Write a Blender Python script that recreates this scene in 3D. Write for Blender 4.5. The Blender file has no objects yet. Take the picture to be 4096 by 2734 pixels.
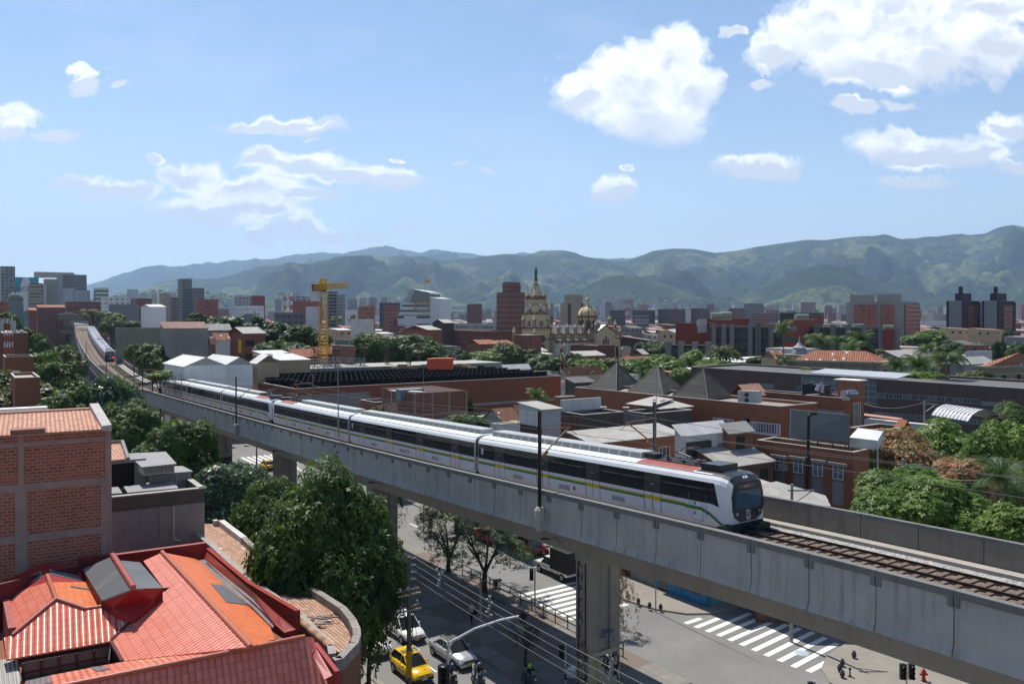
import bpy,math,random
import numpy as np
from mathutils import Vector,Matrix
R=random.Random(7);rad=math.radians
F,CX,CY,H,PT=3300.,2048.,1299.,24.,rad(.8)
S=bpy.context.scene;COL=S.collection
cam=bpy.data.cameras.new('camera');co=bpy.data.objects.new('camera',cam);COL.objects.link(co)
co.location=(0,0,H);co.rotation_euler=(rad(90)-PT,0,0);cam.lens=F/4096*36;cam.sensor_width=36
cam.shift_y=(1299-1367)/4096;cam.clip_start=.5;cam.clip_end=60000;S.camera=co
SUN_AZ,SUN_EL=rad(-30),rad(61)
sd=Vector((math.sin(SUN_AZ)*math.cos(SUN_EL),math.cos(SUN_AZ)*math.cos(SUN_EL),math.sin(SUN_EL)))
sl=bpy.data.lights.new('sun','SUN');sl.energy=4.3;sl.angle=rad(.53);sl.color=(1,.955,.88)
so=bpy.data.objects.new('sun',sl);COL.objects.link(so);so.rotation_euler=sd.to_track_quat('Z','Y').to_euler()
S.view_settings.view_transform='Standard';S.view_settings.look='None';S.view_settings.exposure=.62;S.view_settings.gamma=1
S.cycles.use_denoising=True;S.cycles.max_bounces=6;S.cycles.diffuse_bounces=3;S.cycles.glossy_bounces=3
S.cycles.transmission_bounces=3;S.cycles.transparent_max_bounces=6;S.cycles.volume_bounces=1;S.cycles.sample_clamp_indirect=6
class NT:
 def __init__(s,t):s.t=t;s.t.nodes.clear()
 def n(s,ty,**k):
  o=s.t.nodes.new(ty);ins=k.pop('i',{})
  for a,b in k.items():setattr(o,a,b)
  for a,b in ins.items():s.set(o.inputs[a],b)
  return o
 def set(s,sock,v):
  if hasattr(v,'is_linked')or isinstance(v,bpy.types.NodeSocket):s.t.links.new(v,sock)
  elif hasattr(sock,'default_value'):
   if sock.type=='RGBA' and not isinstance(v,(int,float))and len(v)==3:v=(*v,1)
   sock.default_value=v
 def m(s,op,a,b=None,c=None,clamp=False):
  o=s.n('ShaderNodeMath',operation=op,use_clamp=clamp)
  for k,v in enumerate((a,b,c)):
   if v is not None:s.set(o.inputs[k],v)
  return o.outputs[0]
 def vm(s,op,a,b=None,c=None,out=0):
  o=s.n('ShaderNodeVectorMath',operation=op)
  for k,v in enumerate((a,b,c)):
   if v is not None:s.set(o.inputs[k],v)
  return o.outputs[out]
 def mix(s,f,a,b,bt='MIX'):
  o=s.n('ShaderNodeMix',data_type='RGBA',blend_type=bt);s.set(o.inputs[0],f);s.set(o.inputs[6],a);s.set(o.inputs[7],b);return o.outputs[2]
 def noise(s,vec,scale,detail=4,rough=.55,dist=0):
  o=s.n('ShaderNodeTexNoise',i={'Vector':vec,'Scale':scale,'Detail':detail,'Roughness':rough,'Distortion':dist});return o.outputs['Fac']
 def ramp(s,f,pts):
  o=s.n('ShaderNodeValToRGB');e=o.color_ramp.elements
  while len(e)<len(pts):e.new(.5)
  for k,(p,c)in enumerate(pts):e[k].position=p;e[k].color=(*c,1)if isinstance(c,tuple)else(c,c,c,1)
  s.set(o.inputs[0],f);return o.outputs[0]
 def mr(s,v,a,b,c=0,d=1):
  o=s.n('ShaderNodeMapRange',i={0:v,1:a,2:b,3:c,4:d});return o.outputs[0]
 def xyz(s,x=0,y=0,z=0):
  o=s.n('ShaderNodeCombineXYZ');s.set(o.inputs[0],x);s.set(o.inputs[1],y);s.set(o.inputs[2],z);return o.outputs[0]
W=bpy.data.worlds.new('World');S.world=W;W.use_nodes=True;w=NT(W.node_tree)
sky=w.n('ShaderNodeTexSky',sky_type='NISHITA',sun_disc=False,sun_elevation=SUN_EL,sun_rotation=SUN_AZ,altitude=1500,air_density=1.15,dust_density=.7,ozone_density=1.6)
D_=w.n('ShaderNodeTexCoord').outputs['Generated'];sp=w.n('ShaderNodeSeparateXYZ',i={0:D_});yy=w.m('MAXIMUM',sp.outputs[1],.02)
uv=w.xyz(w.m('DIVIDE',sp.outputs[0],yy),w.m('DIVIDE',sp.outputs[2],yy),0)
nz=w.n('ShaderNodeTexNoise',i={'Vector':uv,'Scale':9,'Detail':6,'Roughness':.62});
nz2=w.n('ShaderNodeTexNoise',i={'Vector':uv,'Scale':46,'Detail':5,'Roughness':.62})
wv=w.vm('ADD',w.vm('MULTIPLY',w.vm('SUBTRACT',nz.outputs['Color'],(.5,.5,.5)),(.13,.085,0)),w.vm('MULTIPLY',w.vm('SUBTRACT',nz2 .outputs['Color'],(.5,.5,.5)),(.03,.022,0)))
uw=w.vm('ADD',uv,w.vm('MULTIPLY',wv,(.75,.75,0)))
CL=[(1340,215,85,42),(1450,170,105,75),(1535,135,80,55),(1480,255,120,62),(1575,205,62,60),(1775,115,80,50),(1900,75,150,75),(2060,50,190,85),(2000,150,160,50),(2140,125,170,60),(2255,105,100,45),(2240,25,110,45),(1740,208,36,13),(1960,245,48,16),(2040,232,40,10),(1665,72,30,14),(2130,340,155,38),(2075,312,45,30),(2235,345,75,28),(2305,285,65,27),(2335,385,42,15),(2080,418,70,14),(1750,385,78,26),(1395,445,58,26),(1265,495,26,8),(1415,392,18,6),(650,286,118,20),(620,368,62,26),(710,388,105,26),(800,408,80,20),(890,425,52,22),(445,400,78,27),(560,435,120,22),(690,455,100,14),(500,478,140,28),(600,490,60,16),(190,420,50,16),(270,438,80,20),(15,272,62,34),(30,305,45,18),(125,300,48,13),(190,160,34,16),(195,195,38,18),(285,193,20,9),(590,535,34,18),(685,520,50,26),(760,545,30,13),(865,540,32,8),(1045,377,18,7),(1115,388,22,6),(345,370,22,9),(995,468,12,5),(1105,495,14,6),(940,525,25,7),(735,315,14,5),(900,378,12,6)]
def cloud(uw):
 dens=None
 for(x,y,a,b)in CL:
  u,v=(x*1.7437-CX)/F,(1253-y*1.7437)/F;k=1.7437/F
  d=w.vm('LENGTH',w.vm('MULTIPLY',w.vm('SUBTRACT',uw,(u,v,0)),(1/(a*k*1.2),1/(b*k*1.26),0)),out=1)
  dens=d if dens is None else w.n('ShaderNodeMath',operation='SMOOTH_MIN',i={0:dens,1:d,2:.12}).outputs[0]
 return dens
dens=cloud(uw);low=cloud(w.vm('ADD',uw,(.004,-.016,0)))
edge=w.m('ADD',dens,w.m('MULTIPLY',w.m('SUBTRACT',w.noise(uw,21,7,.6),.5),1.35))
cm=w.mr(edge,1.06,.72);cm=w.m('POWER',cm,1.1)
cm=w.m('MULTIPLY',cm,w.m('GREATER_THAN',sp.outputs[1],.03))
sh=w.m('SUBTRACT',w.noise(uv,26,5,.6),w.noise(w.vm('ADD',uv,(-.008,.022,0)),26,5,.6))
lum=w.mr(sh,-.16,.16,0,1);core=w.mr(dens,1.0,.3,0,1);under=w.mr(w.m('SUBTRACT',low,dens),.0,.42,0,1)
ccol=w.mix(w.m('MAXIMUM',w.m('MULTIPLY',under,.85),w.m('MULTIPLY',core,w.m('MULTIPLY',w.m('SUBTRACT',1,lum),.8))),(10,10,10),(5.2,5.6,6.3))  # cloud shading painted into the sky colour: grey undersides, darker cores
hz=w.mr(sp.outputs[2],.0,.30,1,0);hz=w.m('POWER',hz,1.6)
skyc=w.mix(w.m('MULTIPLY',hz,.7),sky.outputs[0],(6.3,6.9,7.4))
veil=w.m('MULTIPLY',w.mr(w.noise(w.vm('MULTIPLY',uv,(1,2.6,1)),3.2,5,.6),.5,.75),.22)
skyc=w.mix(w.m('MULTIPLY',veil,w.m('GREATER_THAN',sp.outputs[1],.03)),skyc,(7,7.5,8))
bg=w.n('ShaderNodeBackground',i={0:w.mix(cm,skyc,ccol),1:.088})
w.t.links.new(bg.outputs[0],w.n('ShaderNodeOutputWorld').inputs[0])
def ray(x,y):
 a,b=(x-CX)/F,-(y-CY)/F;c,s=math.cos(PT),math.sin(PT)
 return Vector((a,c+b*s,-s+b*c))
def PZ(x,y,z):r=ray(x,y);t=(z-H)/r.z;return Vector((r.x*t,r.y*t,z))
def PY(x,y,Y):r=ray(x,y);t=Y/r.y;return Vector((r.x*t,Y,H+r.z*t))
def CR(ox,oy):return lambda x,y:(ox+x/2.1355,oy+y/2.1355)
cA,cB,cC,cD,cE,cF,cG,cH,cI,cJ,cK,cL=[CR(*q)for q in((0,1000),(1000,1000),(1950,1000),(2996,1000),(0,1600),(0,2050),(1000,1600),(1400,2050),(2200,2050),(2996,2050),(2000,1400),(2996,1400))]
def dd(x,y):return(x*1.7437,y*1.7437)
ORG={}
def tag(o,label,cat,group=None,kind=None):
 if label:o['label']=label
 if cat:o['category']=cat
 if group:o['group']=group
 if kind:o['kind']=kind
 return o
def thing(name,label,cat,loc=(0,0,0),rz=0,group=None):
 o=bpy.data.objects.new(name,None);COL.objects.link(o);o.location=loc;o.rotation_euler=(0,0,rz);o.empty_display_size=.2
 ORG[o.name]=Vector(loc);return tag(o,label,cat,group)
def dup(o,parent=None,loc=None,rz=None):
 c=o.copy();COL.objects.link(c)
 if parent is not None:c.parent=parent
 if loc is not None:c.location=loc
 if rz is not None:c.rotation_euler=(0,0,rz)
 for ch in KIDS.get(o.name,[]):dup(ch,c)
 return c
KIDS={}
class MB:
 def __init__(s):s.v=[];s.f=[];s.mi=[];s.uv={};s.sm=[]
 def poly(s,pts,mi=0,uv=None,sm=False):
  b=len(s.v);s.v+=[tuple(p)for p in pts];s.f.append(tuple(range(b,b+len(pts))));s.mi.append(mi);s.sm.append(sm)
  if uv:s.uv[len(s.f)-1]=uv
  return s
 def mesh(s,vs,fs,mi=0,sm=False):
  b=len(s.v);s.v+=[tuple(p)for p in vs]
  for f in fs:s.f.append(tuple(b+i for i in f));s.mi.append(mi);s.sm.append(sm)
  return s
 def box(s,o,ex,ey,ez,mi=0):
  o,ex,ey,ez=map(Vector,(o,ex,ey,ez));
  if ex.cross(ey).dot(ez)<0:ex,ey=ey,ex
  p=[o,o+ex,o+ex+ey,o+ey];p+=[q+ez for q in p]
  return s.mesh(p,[(3,2,1,0),(4,5,6,7),(0,1,5,4),(1,2,6,5),(2,3,7,6),(3,0,4,7)],mi)
 def bc(s,c,sx,sy,sz,rz=0,mi=0):
  a=Vector((math.cos(rz),math.sin(rz),0));b=Vector((-a.y,a.x,0));c=Vector(c)
  return s.box(c-a*sx/2-b*sy/2,a*sx,b*sy,Vector((0,0,sz)),mi)
 def ext(s,pts,z0,z1,mi=0,mt=None):
  n=len(pts);A=sum(pts[i][0]*pts[(i+1)%n][1]-pts[(i+1)%n][0]*pts[i][1]for i in range(n))
  if A<0:pts=list(reversed(pts));z1=list(reversed(z1))if isinstance(z1,(list,tuple))else z1
  zt=z1 if isinstance(z1,(list,tuple))else[z1]*n
  lo=[(p[0],p[1],z0)for p in pts];hi=[(p[0],p[1],z)for p,z in zip(pts,zt)]
  for i in range(n):j=(i+1)%n;s.poly([lo[i],lo[j],hi[j],hi[i]],mi)
  s.poly(hi,mi if mt is None else mt);s.poly(lo[::-1],mi);return s
 def cyl(s,a,b,r0,r1=None,n=8,mi=0,sm=True,cap=True):
  a,b=Vector(a),Vector(b);r1=r0 if r1 is None else r1;d=(b-a).normalized();u=d.orthogonal().normalized();v=d.cross(u)
  vs=[a+(u*math.cos(t)+v*math.sin(t))*r0 for t in[2*math.pi*k/n for k in range(n)]]+[b+(u*math.cos(t)+v*math.sin(t))*r1 for t in[2*math.pi*k/n for k in range(n)]]
  s.mesh(vs,[(k,(k+1)%n,n+(k+1)%n,n+k)for k in range(n)],mi,sm)
  if cap:s.mesh(vs,[tuple(range(n))[::-1],tuple(range(n,2*n))],mi)
  return s
 def tube(s,pts,r,n=5,mi=0):
  for i in range(len(pts)-1):s.cyl(pts[i],pts[i+1],r if not isinstance(r,list)else r[i],r if not isinstance(r,list)else r[i+1],n,mi,cap=(i in(0,len(pts)-2)))
  return s
 def lathe(s,c,prof,n=16,mi=0,sm=True):
  c=Vector(c);vs=[]
  for r,z in prof:vs+=[c+Vector((r*math.cos(2*math.pi*k/n),r*math.sin(2*math.pi*k/n),z))for k in range(n)]
  return s.mesh(vs,[(i*n+k,i*n+(k+1)%n,(i+1)*n+(k+1)%n,(i+1)*n+k)for i in range(len(prof)-1)for k in range(n)],mi,sm)
 def build(s,name,mats,parent=None,org=None):
  me=bpy.data.meshes.new(name);mats=mats if isinstance(mats,(list,tuple))else[mats]
  if org is None:
   if parent is not None:org=ORG[parent.name]
   else:q=np.array(s.v);org=((q[:,0].min()+q[:,0].max())/2,(q[:,1].min()+q[:,1].max())/2,q[:,2].min())
  org=Vector(org);vs=[Vector(p)-org for p in s.v]
  me.from_pydata(vs,[],s.f)
  for m in mats:me.materials.append(m)
  me.polygons.foreach_set('material_index',s.mi);me.polygons.foreach_set('use_smooth',s.sm)
  uvl=me.uv_layers.new(name='UVMap').data;li=0;Z=Vector((0,0,1))
  for fi,f in enumerate(s.f):
   P=[Vector(s.v[i])for i in f];ex=s.uv.get(fi)
   n=me.polygons[fi].normal
   if abs(n.z)>.995:h=Vector((.8255,.5644,0))
   else:h=Z.cross(n).normalized()
   t=n.cross(h)
   for k,p in enumerate(P):
    uvl[li].uv=ex[k]if ex else(p.dot(h),p.dot(t));li+=1
  o=bpy.data.objects.new(name,me);COL.objects.link(o)
  if parent is not None:o.parent=parent;KIDS.setdefault(parent.name,[]).append(o)
  else:o.location=org
  ORG[o.name]=org
  return o
MATS={}
def newmat(name):
 m=bpy.data.materials.new(name);m.use_nodes=True;return m,NT(m.node_tree)
def fin(t,**i):
 b=t.n('ShaderNodeBsdfPrincipled',i=i);o=t.n('ShaderNodeOutputMaterial');t.t.links.new(b.outputs[0],o.inputs[0]);return b
def bump(t,h,st=.3,dist=.02):return t.n('ShaderNodeBump',i={'Height':h,'Strength':st,'Distance':dist}).outputs[0]
def mul(c,k):return tuple(min(1,x*k)for x in c)
def M(name,c,c2=None,sc=.6,rough=.8,metal=0,stain=0,bmp=.0,spec=.35,fine=0,coat=0):
 if name in MATS:return MATS[name]
 m,t=newmat(name);P=t.n('ShaderNodeNewGeometry').outputs['Position']
 col=t.mix(t.ramp(t.noise(P,sc,6,.65),[(.3,0.),(.7,1.)]),c,c2 or mul(c,.82))
 if fine:col=t.mix(t.m('MULTIPLY',t.noise(P,sc*14,4,.7),fine),col,mul(c,.45))
 if stain:
  sv=t.vm('MULTIPLY',P,(2.6,2.6,.16));k=t.mr(t.noise(sv,1,6,.7),.52,.78)
  col=t.mix(t.m('MULTIPLY',k,stain),col,mul(c,.28))
 b=fin(t,**{'Base Color':col,'Roughness':rough,'Metallic':metal,'Specular IOR Level':spec})
 if coat:b.inputs['Coat Weight'].default_value=coat;b.inputs['Coat Roughness'].default_value=.06
 if bmp:t.set(b.inputs['Normal'],bump(t,t.noise(P,sc*10,5,.7),bmp,.03))
 MATS[name]=m;return m
def brick(name,c1,c2,mortar,bw=.3,bh=.08,ms=.012,stain=.25,off=.5):
 if name in MATS:return MATS[name]
 m,t=newmat(name);uv=t.n('ShaderNodeUVMap').outputs[0];P=t.n('ShaderNodeNewGeometry').outputs['Position']
 b=t.n('ShaderNodeTexBrick',offset=off,i={'Vector':uv,'Color1':c1,'Color2':c2,'Mortar':mortar,'Scale':1,'Mortar Size':ms,'Mortar Smooth':.3,'Bias':0,'Brick Width':bw,'Row Height':bh})
 cell=t.n('ShaderNodeTexWhiteNoise',noise_dimensions='2D',i={'Vector':t.vm('FLOOR',t.vm('DIVIDE',uv,(bw,bh,1)))}).outputs[0]
 col=t.mix(t.m('MULTIPLY',t.noise(P,.25,5,.7),.55),b.outputs[0],mul(c1,.5))
 col=t.mix(t.m('MULTIPLY',t.mr(t.noise(t.vm('MULTIPLY',P,(2,2,.2)),1,5,.7),.5,.8),stain),col,mul(c1,.22))
 s=fin(t,**{'Base Color':col,'Roughness':.9,'Specular IOR Level':.2});t.set(s.inputs['Normal'],bump(t,b.outputs[1],-.5,.02))
 MATS[name]=m;return m
def tiles(name,c1,c2,w=.22,h=.38,rough=.75,depth=.06,old=.4,spec=.3,white=0):
 if name in MATS:return MATS[name]
 m,t=newmat(name);uv=t.n('ShaderNodeUVMap').outputs[0];P=t.n('ShaderNodeNewGeometry').outputs['Position']
 sep=t.n('ShaderNodeSeparateXYZ',i={0:uv});fu=t.m('FRACT',t.m('DIVIDE',sep.outputs[0],w));fv=t.m('FRACT',t.m('DIVIDE',sep.outputs[1],h))
 prof=t.m('SINE',t.m('MULTIPLY',fu,math.pi));step=t.m('MULTIPLY',t.m('SUBTRACT',1,fv),.35)
 cell=t.vm('FLOOR',t.vm('DIVIDE',uv,(w,h,1)));rn=t.n('ShaderNodeTexWhiteNoise',noise_dimensions='2D',i={'Vector':cell}).outputs[0]
 hgt=t.m('ADD',t.m('ADD',prof,step),t.m('MULTIPLY',rn,.12))
 col=t.mix(rn,c1,c2);col=t.mix(t.m('MULTIPLY',t.ramp(t.noise(P,.5,6,.7),[(.42,0.),(.72,1.)]),old),col,mul(c1,.3))
 gap=t.m('MAXIMUM',t.mr(prof,.38,.08),t.mr(fv,.14,.02));col=t.mix(t.m('MULTIPLY',gap,.55),col,mul(c1,.35))
 if white:col=t.mix(t.m('MULTIPLY',t.m('GREATER_THAN',rn,1-white),.7),col,(.75,.7,.66))
 s=fin(t,**{'Base Color':col,'Roughness':rough,'Specular IOR Level':spec});t.set(s.inputs['Normal'],bump(t,hgt,1,depth))
 MATS[name]=m;return m
def corr(name,c,c2,w=.18,rough=.6,metal=0,rust=.3,rustc=(.2,.09,.05)):
 if name in MATS:return MATS[name]
 m,t=newmat(name);uv=t.n('ShaderNodeUVMap').outputs[0];P=t.n('ShaderNodeNewGeometry').outputs['Position']
 sep=t.n('ShaderNodeSeparateXYZ',i={0:uv});wv=t.m('SINE',t.m('MULTIPLY',sep.outputs[0],2*math.pi/w))
 sheet=t.n('ShaderNodeTexWhiteNoise',noise_dimensions='2D',i={'Vector':t.vm('FLOOR',t.vm('DIVIDE',uv,(.9,2.4,1)))}).outputs[0]
 col=t.mix(sheet,c,c2);col=t.mix(t.m('MULTIPLY',t.ramp(t.noise(t.vm('MULTIPLY',P,(1,1,.5)),.9,7,.7),[(.45,0.),(.7,1.)]),rust),col,rustc)
 col=t.mix(t.mr(wv,-.2,-1,0,.4),col,mul(c,.4))
 s=fin(t,**{'Base Color':col,'Roughness':rough,'Metallic':metal,'Specular IOR Level':.4});t.set(s.inputs['Normal'],bump(t,wv,.9,.03))
 MATS[name]=m;return m
def facade(name,wall,glass=(.03,.04,.05),w=3.,h=3.,ww=.55,wh=.45,band=None,wall2=None,lite=.3):
 if name in MATS:return MATS[name]
 m,t=newmat(name);uv=t.n('ShaderNodeUVMap').outputs[0];P=t.n('ShaderNodeNewGeometry').outputs['Position']
 sep=t.n('ShaderNodeSeparateXYZ',i={0:uv});fu=t.m('FRACT',t.m('DIVIDE',sep.outputs[0],w));fv=t.m('FRACT',t.m('DIVIDE',sep.outputs[1],h))
 inu=t.m('MULTIPLY',t.m('GREATER_THAN',fu,(1-ww)/2),t.m('LESS_THAN',fu,1-(1-ww)/2));inv=t.m('MULTIPLY',t.m('GREATER_THAN',fv,(1-wh)/2),t.m('LESS_THAN',fv,1-(1-wh)/2))
 nn=t.n('ShaderNodeNewGeometry').outputs['Normal'];side=t.m('LESS_THAN',t.m('ABSOLUTE',t.n('ShaderNodeSeparateXYZ',i={0:nn}).outputs[2]),.5)
 win=t.m('MULTIPLY',t.m('MULTIPLY',inu,inv),side)
 rn=t.n('ShaderNodeTexWhiteNoise',noise_dimensions='2D',i={'Vector':t.vm('FLOOR',t.vm('DIVIDE',uv,(w,h,1)))}).outputs[0]
 base=t.mix(t.noise(P,.05,3),wall,wall2 or mul(wall,.8))
 if band:base=t.mix(t.m('MULTIPLY',t.m('LESS_THAN',fv,.12),side),base,band)
 g=t.mix(t.m('MULTIPLY',t.m('GREATER_THAN',rn,1-lite),.6),glass,mul(wall,.9))
 s=fin(t,**{'Base Color':t.mix(win,base,g),'Roughness':t.mr(win,0,1,.85,.25),'Specular IOR Level':.4})
 MATS[name]=m;return m
def glassm(name,c=(.03,.04,.045),rough=.08,var=.5):
 if name in MATS:return MATS[name]
 m,t=newmat(name);P=t.n('ShaderNodeNewGeometry').outputs['Position']
 fin(t,**{'Base Color':t.mix(t.m('MULTIPLY',t.noise(P,.9,3),var),c,mul(c,3)),'Roughness':rough,'Specular IOR Level':.7});MATS[name]=m;return m
def leafm(name,c1,c2,c3=None,k3=0,sc=.35,rough=.5,tr=.2):
 if name in MATS:return MATS[name]
 m,t=newmat(name);g=t.n('ShaderNodeNewGeometry');rn=g.outputs['Random Per Island'];P=g.outputs['Position']
 n=t.ramp(t.noise(P,sc,3,.5),[(.35,0.),(.65,1.)])
 col=t.mix(t.m('ADD',t.m('MULTIPLY',rn,.55),t.m('MULTIPLY',n,.45)),c1,c2)
 if c3:col=t.mix(t.m('MULTIPLY',t.m('LESS_THAN',rn,k3),t.mr(n,0,.6)),col,c3)
 b=t.n('ShaderNodeBsdfPrincipled',i={'Base Color':col,'Roughness':rough,'Specular IOR Level':.26})
 tl=t.n('ShaderNodeBsdfTranslucent',i={0:t.mix(.5,col,(.25,.4,.03))});mx=t.n('ShaderNodeMixShader',i={0:tr});o=t.n('ShaderNodeOutputMaterial')
 t.t.links.new(b.outputs[0],mx.inputs[1]);t.t.links.new(tl.outputs[0],mx.inputs[2]);t.t.links.new(mx.outputs[0],o.inputs[0]);MATS[name]=m;return m
concrete=M('concrete',(.34,.325,.30),(.24,.23,.215),sc=.35,stain=.5,fine=.25,bmp=.15)
concrete_dark=M('concrete_dark',(.17,.155,.135),(.11,.10,.09),sc=.4,stain=.6,fine=.3,bmp=.2)
conc_light=M('concrete_light',(.42,.40,.36),(.3,.28,.25),sc=.6,stain=.4,fine=.3)
white=M('white_paint',(.78,.78,.76),(.66,.66,.64),sc=.5,rough=.6,stain=.25)
black=M('black_paint',(.012,.012,.014),rough=.4)
steel=M('steel_grey',(.25,.26,.27),(.18,.19,.2),rough=.45,metal=.6)
rusty=M('rusty_steel',(.05,.032,.025),(.03,.02,.018),sc=2,rough=.6,metal=.3)
darkmetal=M('dark_metal',(.035,.036,.04),rough=.45,metal=.5)
glass=glassm('window_glass');glass_b=glassm('blue_glass',(.05,.075,.09),.12)
asphalt=M('asphalt',(.215,.21,.20),(.16,.157,.15),sc=.22,rough=.9,fine=.35)
paving=M('paving',(.28,.255,.22),(.21,.19,.165),sc=.45,rough=.9,fine=.35)
bark=M('bark',(.09,.065,.045),(.05,.038,.028),sc=3,rough=.95,bmp=.5)
def vnoise(x,y,seed=0):
 xi,yi=np.floor(x).astype(np.int64),np.floor(y).astype(np.int64);fx,fy=x-xi,y-yi;fx=fx*fx*(3-2*fx);fy=fy*fy*(3-2*fy)
 def h(a,b):
  n=(a*374761393+b*668265263+seed*982451653)&0x7fffffff;n=((n^(n>>13))*1274126177)&0x7fffffff;return((n^(n>>16))&0xffff)/65535.
 return(h(xi,yi)*(1-fx)+h(xi+1,yi)*fx)*(1-fy)+(h(xi,yi+1)*(1-fx)+h(xi+1,yi+1)*fx)*fy
def fbm(x,y,o=5,seed=0,ridge=False):
 s=0;a=1;t=0
 for k in range(o):
  n=vnoise(x*2**k,y*2**k,seed+k);n=1-abs(2*n-1)if ridge else n
  s=s+a*n;t+=a;a*=.5
 return s/t
Pd=lambda L:[(x*1.7437,y*1.7437)for x,y in L]
far=Pd([(-300,640),(0,655),(120,668),(205,652),(260,633),(330,612),(370,607),(400,610),(430,607),(480,599),(560,594),(610,590),(640,588),(700,580),(745,578),(790,578),(830,570),(885,561),(925,570),(960,578),(995,570),(1040,577),(1100,580),(1135,587),(1190,577),(1215,580),(1300,590),(2600,600)])
mid=Pd([(-300,740),(150,720),(240,672),(327,661),(357,651),(397,642),(440,636),(478,640),(527,632),(575,616),(611,606),(637,607),(665,600),(690,604),(714,604),(735,594),(766,589),(797,586),(853,584),(880,587),(920,586),(976,587),(1014,596),(1046,594),(1108,588),(1160,582),(1204,587),(1240,574),(1300,574),(1345,586),(1400,598),(1440,597),(1480,580),(1500,575),(1545,570),(1590,571),(1640,580),(1690,575),(1740,565),(1800,557),(1850,550),(1890,551),(1940,545),(1990,541),(2030,538),(2070,546),(2130,543),(2200,536),(2250,534),(2290,521),(2320,514),(2349,519),(2450,500),(2700,520)])
near=Pd([(-300,760),(1080,700),(1180,690),(1330,668),(1360,648),(1400,633),(1440,629),(1480,636),(1540,655),(1600,678),(1660,692),(1720,672),(1790,640),(1850,612),(1890,603),(1940,610),(2000,640),(2080,668),(2180,690),(2600,700)])
cone=Pd([(-300,760),(760,705),(830,690),(900,655),(930,631),(965,650),(1030,685),(1090,705),(2600,720)])
nbot=Pd([(-300,680),(60,690),(200,688),(330,670),(430,664),(520,676),(600,690),(700,705),(2600,730)])
def hill(name,label,layers,Y0,Y1,NY,NX,mt,base=0.):
 ks=np.linspace(-1.05,1.05,NX);Ys=np.geomspace(Y0,Y1,NY);K,Y=np.meshgrid(ks,Ys);X=K*Y;Z=np.full_like(X,base)
 for(prof,Yr,Wd,amp,sd)in layers:
  px=np.array([p[0]for p in prof]);py=np.array([p[1]for p in prof])
  y=np.interp(K*F+CX,px,py);Hr=H+Yr*(1253-y)/F
  w_=(fbm(X/900,Y/900,5,sd,True)-.55)*.95+(fbm(X/260,Y/260,4,sd+9,True)-.5)*.26
  t=np.clip((Yr-Y)/Wd,0,1.2);t2=np.clip(t+w_*np.clip(t*(1-t)*4,0,1)*1.0,0,1)
  z=(Hr)*(1-t2)**1.25
  z=np.where(Y>Yr,Hr-(Y-Yr)*.35,z)
  z=z+np.where(t<1,(fbm(X/110,Y/110,3,sd+3)-.5)*amp*np.clip(z/80,0,1),0)
  lim=H+(Hr-H)*Y/Yr-np.where(Y<Yr,(1-Y/Yr)*30,0);z=np.where((Y<Yr)&(Hr>H),np.minimum(z,lim),z)
  Z=np.maximum(Z,z)
 me=bpy.data.meshes.new(name);v=np.stack([X,Y,Z],-1).reshape(-1,3)
 i=np.arange((NY-1)*(NX-1));r,c=i//(NX-1),i%(NX-1);a=r*NX+c;q=np.stack([a,a+1,a+NX+1,a+NX],-1)
 me.from_pydata(v.tolist(),[],q.tolist());me.materials.append(mt);me.polygons.foreach_set('use_smooth',[True]*len(q))
 o=bpy.data.objects.new(name,me);COL.objects.link(o);tag(o,label,None,None,'structure');return Z,ks,Ys
def hillmat(name,g1,g2,meadow,km,earth=None):
 m,t=newmat(name);P=t.n('ShaderNodeNewGeometry').outputs['Position']
 c=t.mix(t.ramp(t.noise(P,.004,6,.7),[(.35,0.),(.65,1.)]),g1,g2)
 c=t.mix(t.ramp(t.noise(P,.0016,7,.68),[(km,0.),(km+.06,1.)]),c,meadow)
 c=t.mix(t.m('MULTIPLY',t.ramp(t.noise(P,.022,6,.85),[(.42,0.),(.58,1.)]),.7),c,mul(g1,.25))
 if earth:c=t.mix(t.ramp(t.noise(t.vm('ADD',P,(900,300,0)),.0035,6,.75),[(.70,0.),(.73,1.)]),c,earth)
 b=fin(t,**{'Base Color':c,'Roughness':.95,'Specular IOR Level':.1});t.set(b.inputs['Normal'],bump(t,t.noise(P,.03,6,.75),1,9));return m
hm=hillmat('hill_forest',(.010,.026,.012),(.035,.06,.02),(.13,.155,.055),.52,(.42,.22,.13))
hf=hillmat('hill_far_forest',(.02,.04,.018),(.045,.07,.03),(.09,.12,.05),.6)
hill('far_mountains','far blue mountain ridge along the left and middle skyline',[(far,16000,6500,90,3)],9400,20000,70,420,hf,-60)
ZM,KM,YM=hill('mountains','forested mountain range with meadows behind the city',[(mid,9000,4700,50,11),(near,5600,1500,30,21),(cone,5900,1900,18,31),(nbot,4300,1000,22,41)],2900,10500,240,560,hm,-1.)
gm,t=newmat('ground');P=t.n('ShaderNodeNewGeometry').outputs['Position']
c=t.mix(t.ramp(t.noise(P,.02,6,.7),[(.4,0.),(.6,1.)]),(.15,.125,.10),(.05,.075,.03));c=t.mix(t.noise(P,.3,4),c,(.12,.11,.10))
fin(t,**{'Base Color':c,'Roughness':.95})
g=MB().poly([(-16000,-300,-.02),(16000,-300,-.02),(16000,22000,-.02),(-16000,22000,-.02)]).build('ground',gm,org=(0,0,0));tag(g,'flat city ground reaching the hills',None,None,'structure')
AZK=[(-60,-34.4),(150,-34.4),(205,-31.2),(270,-30.2),(400,-28.2),(560,-28.2),(640,-33),(900,-36)]
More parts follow.
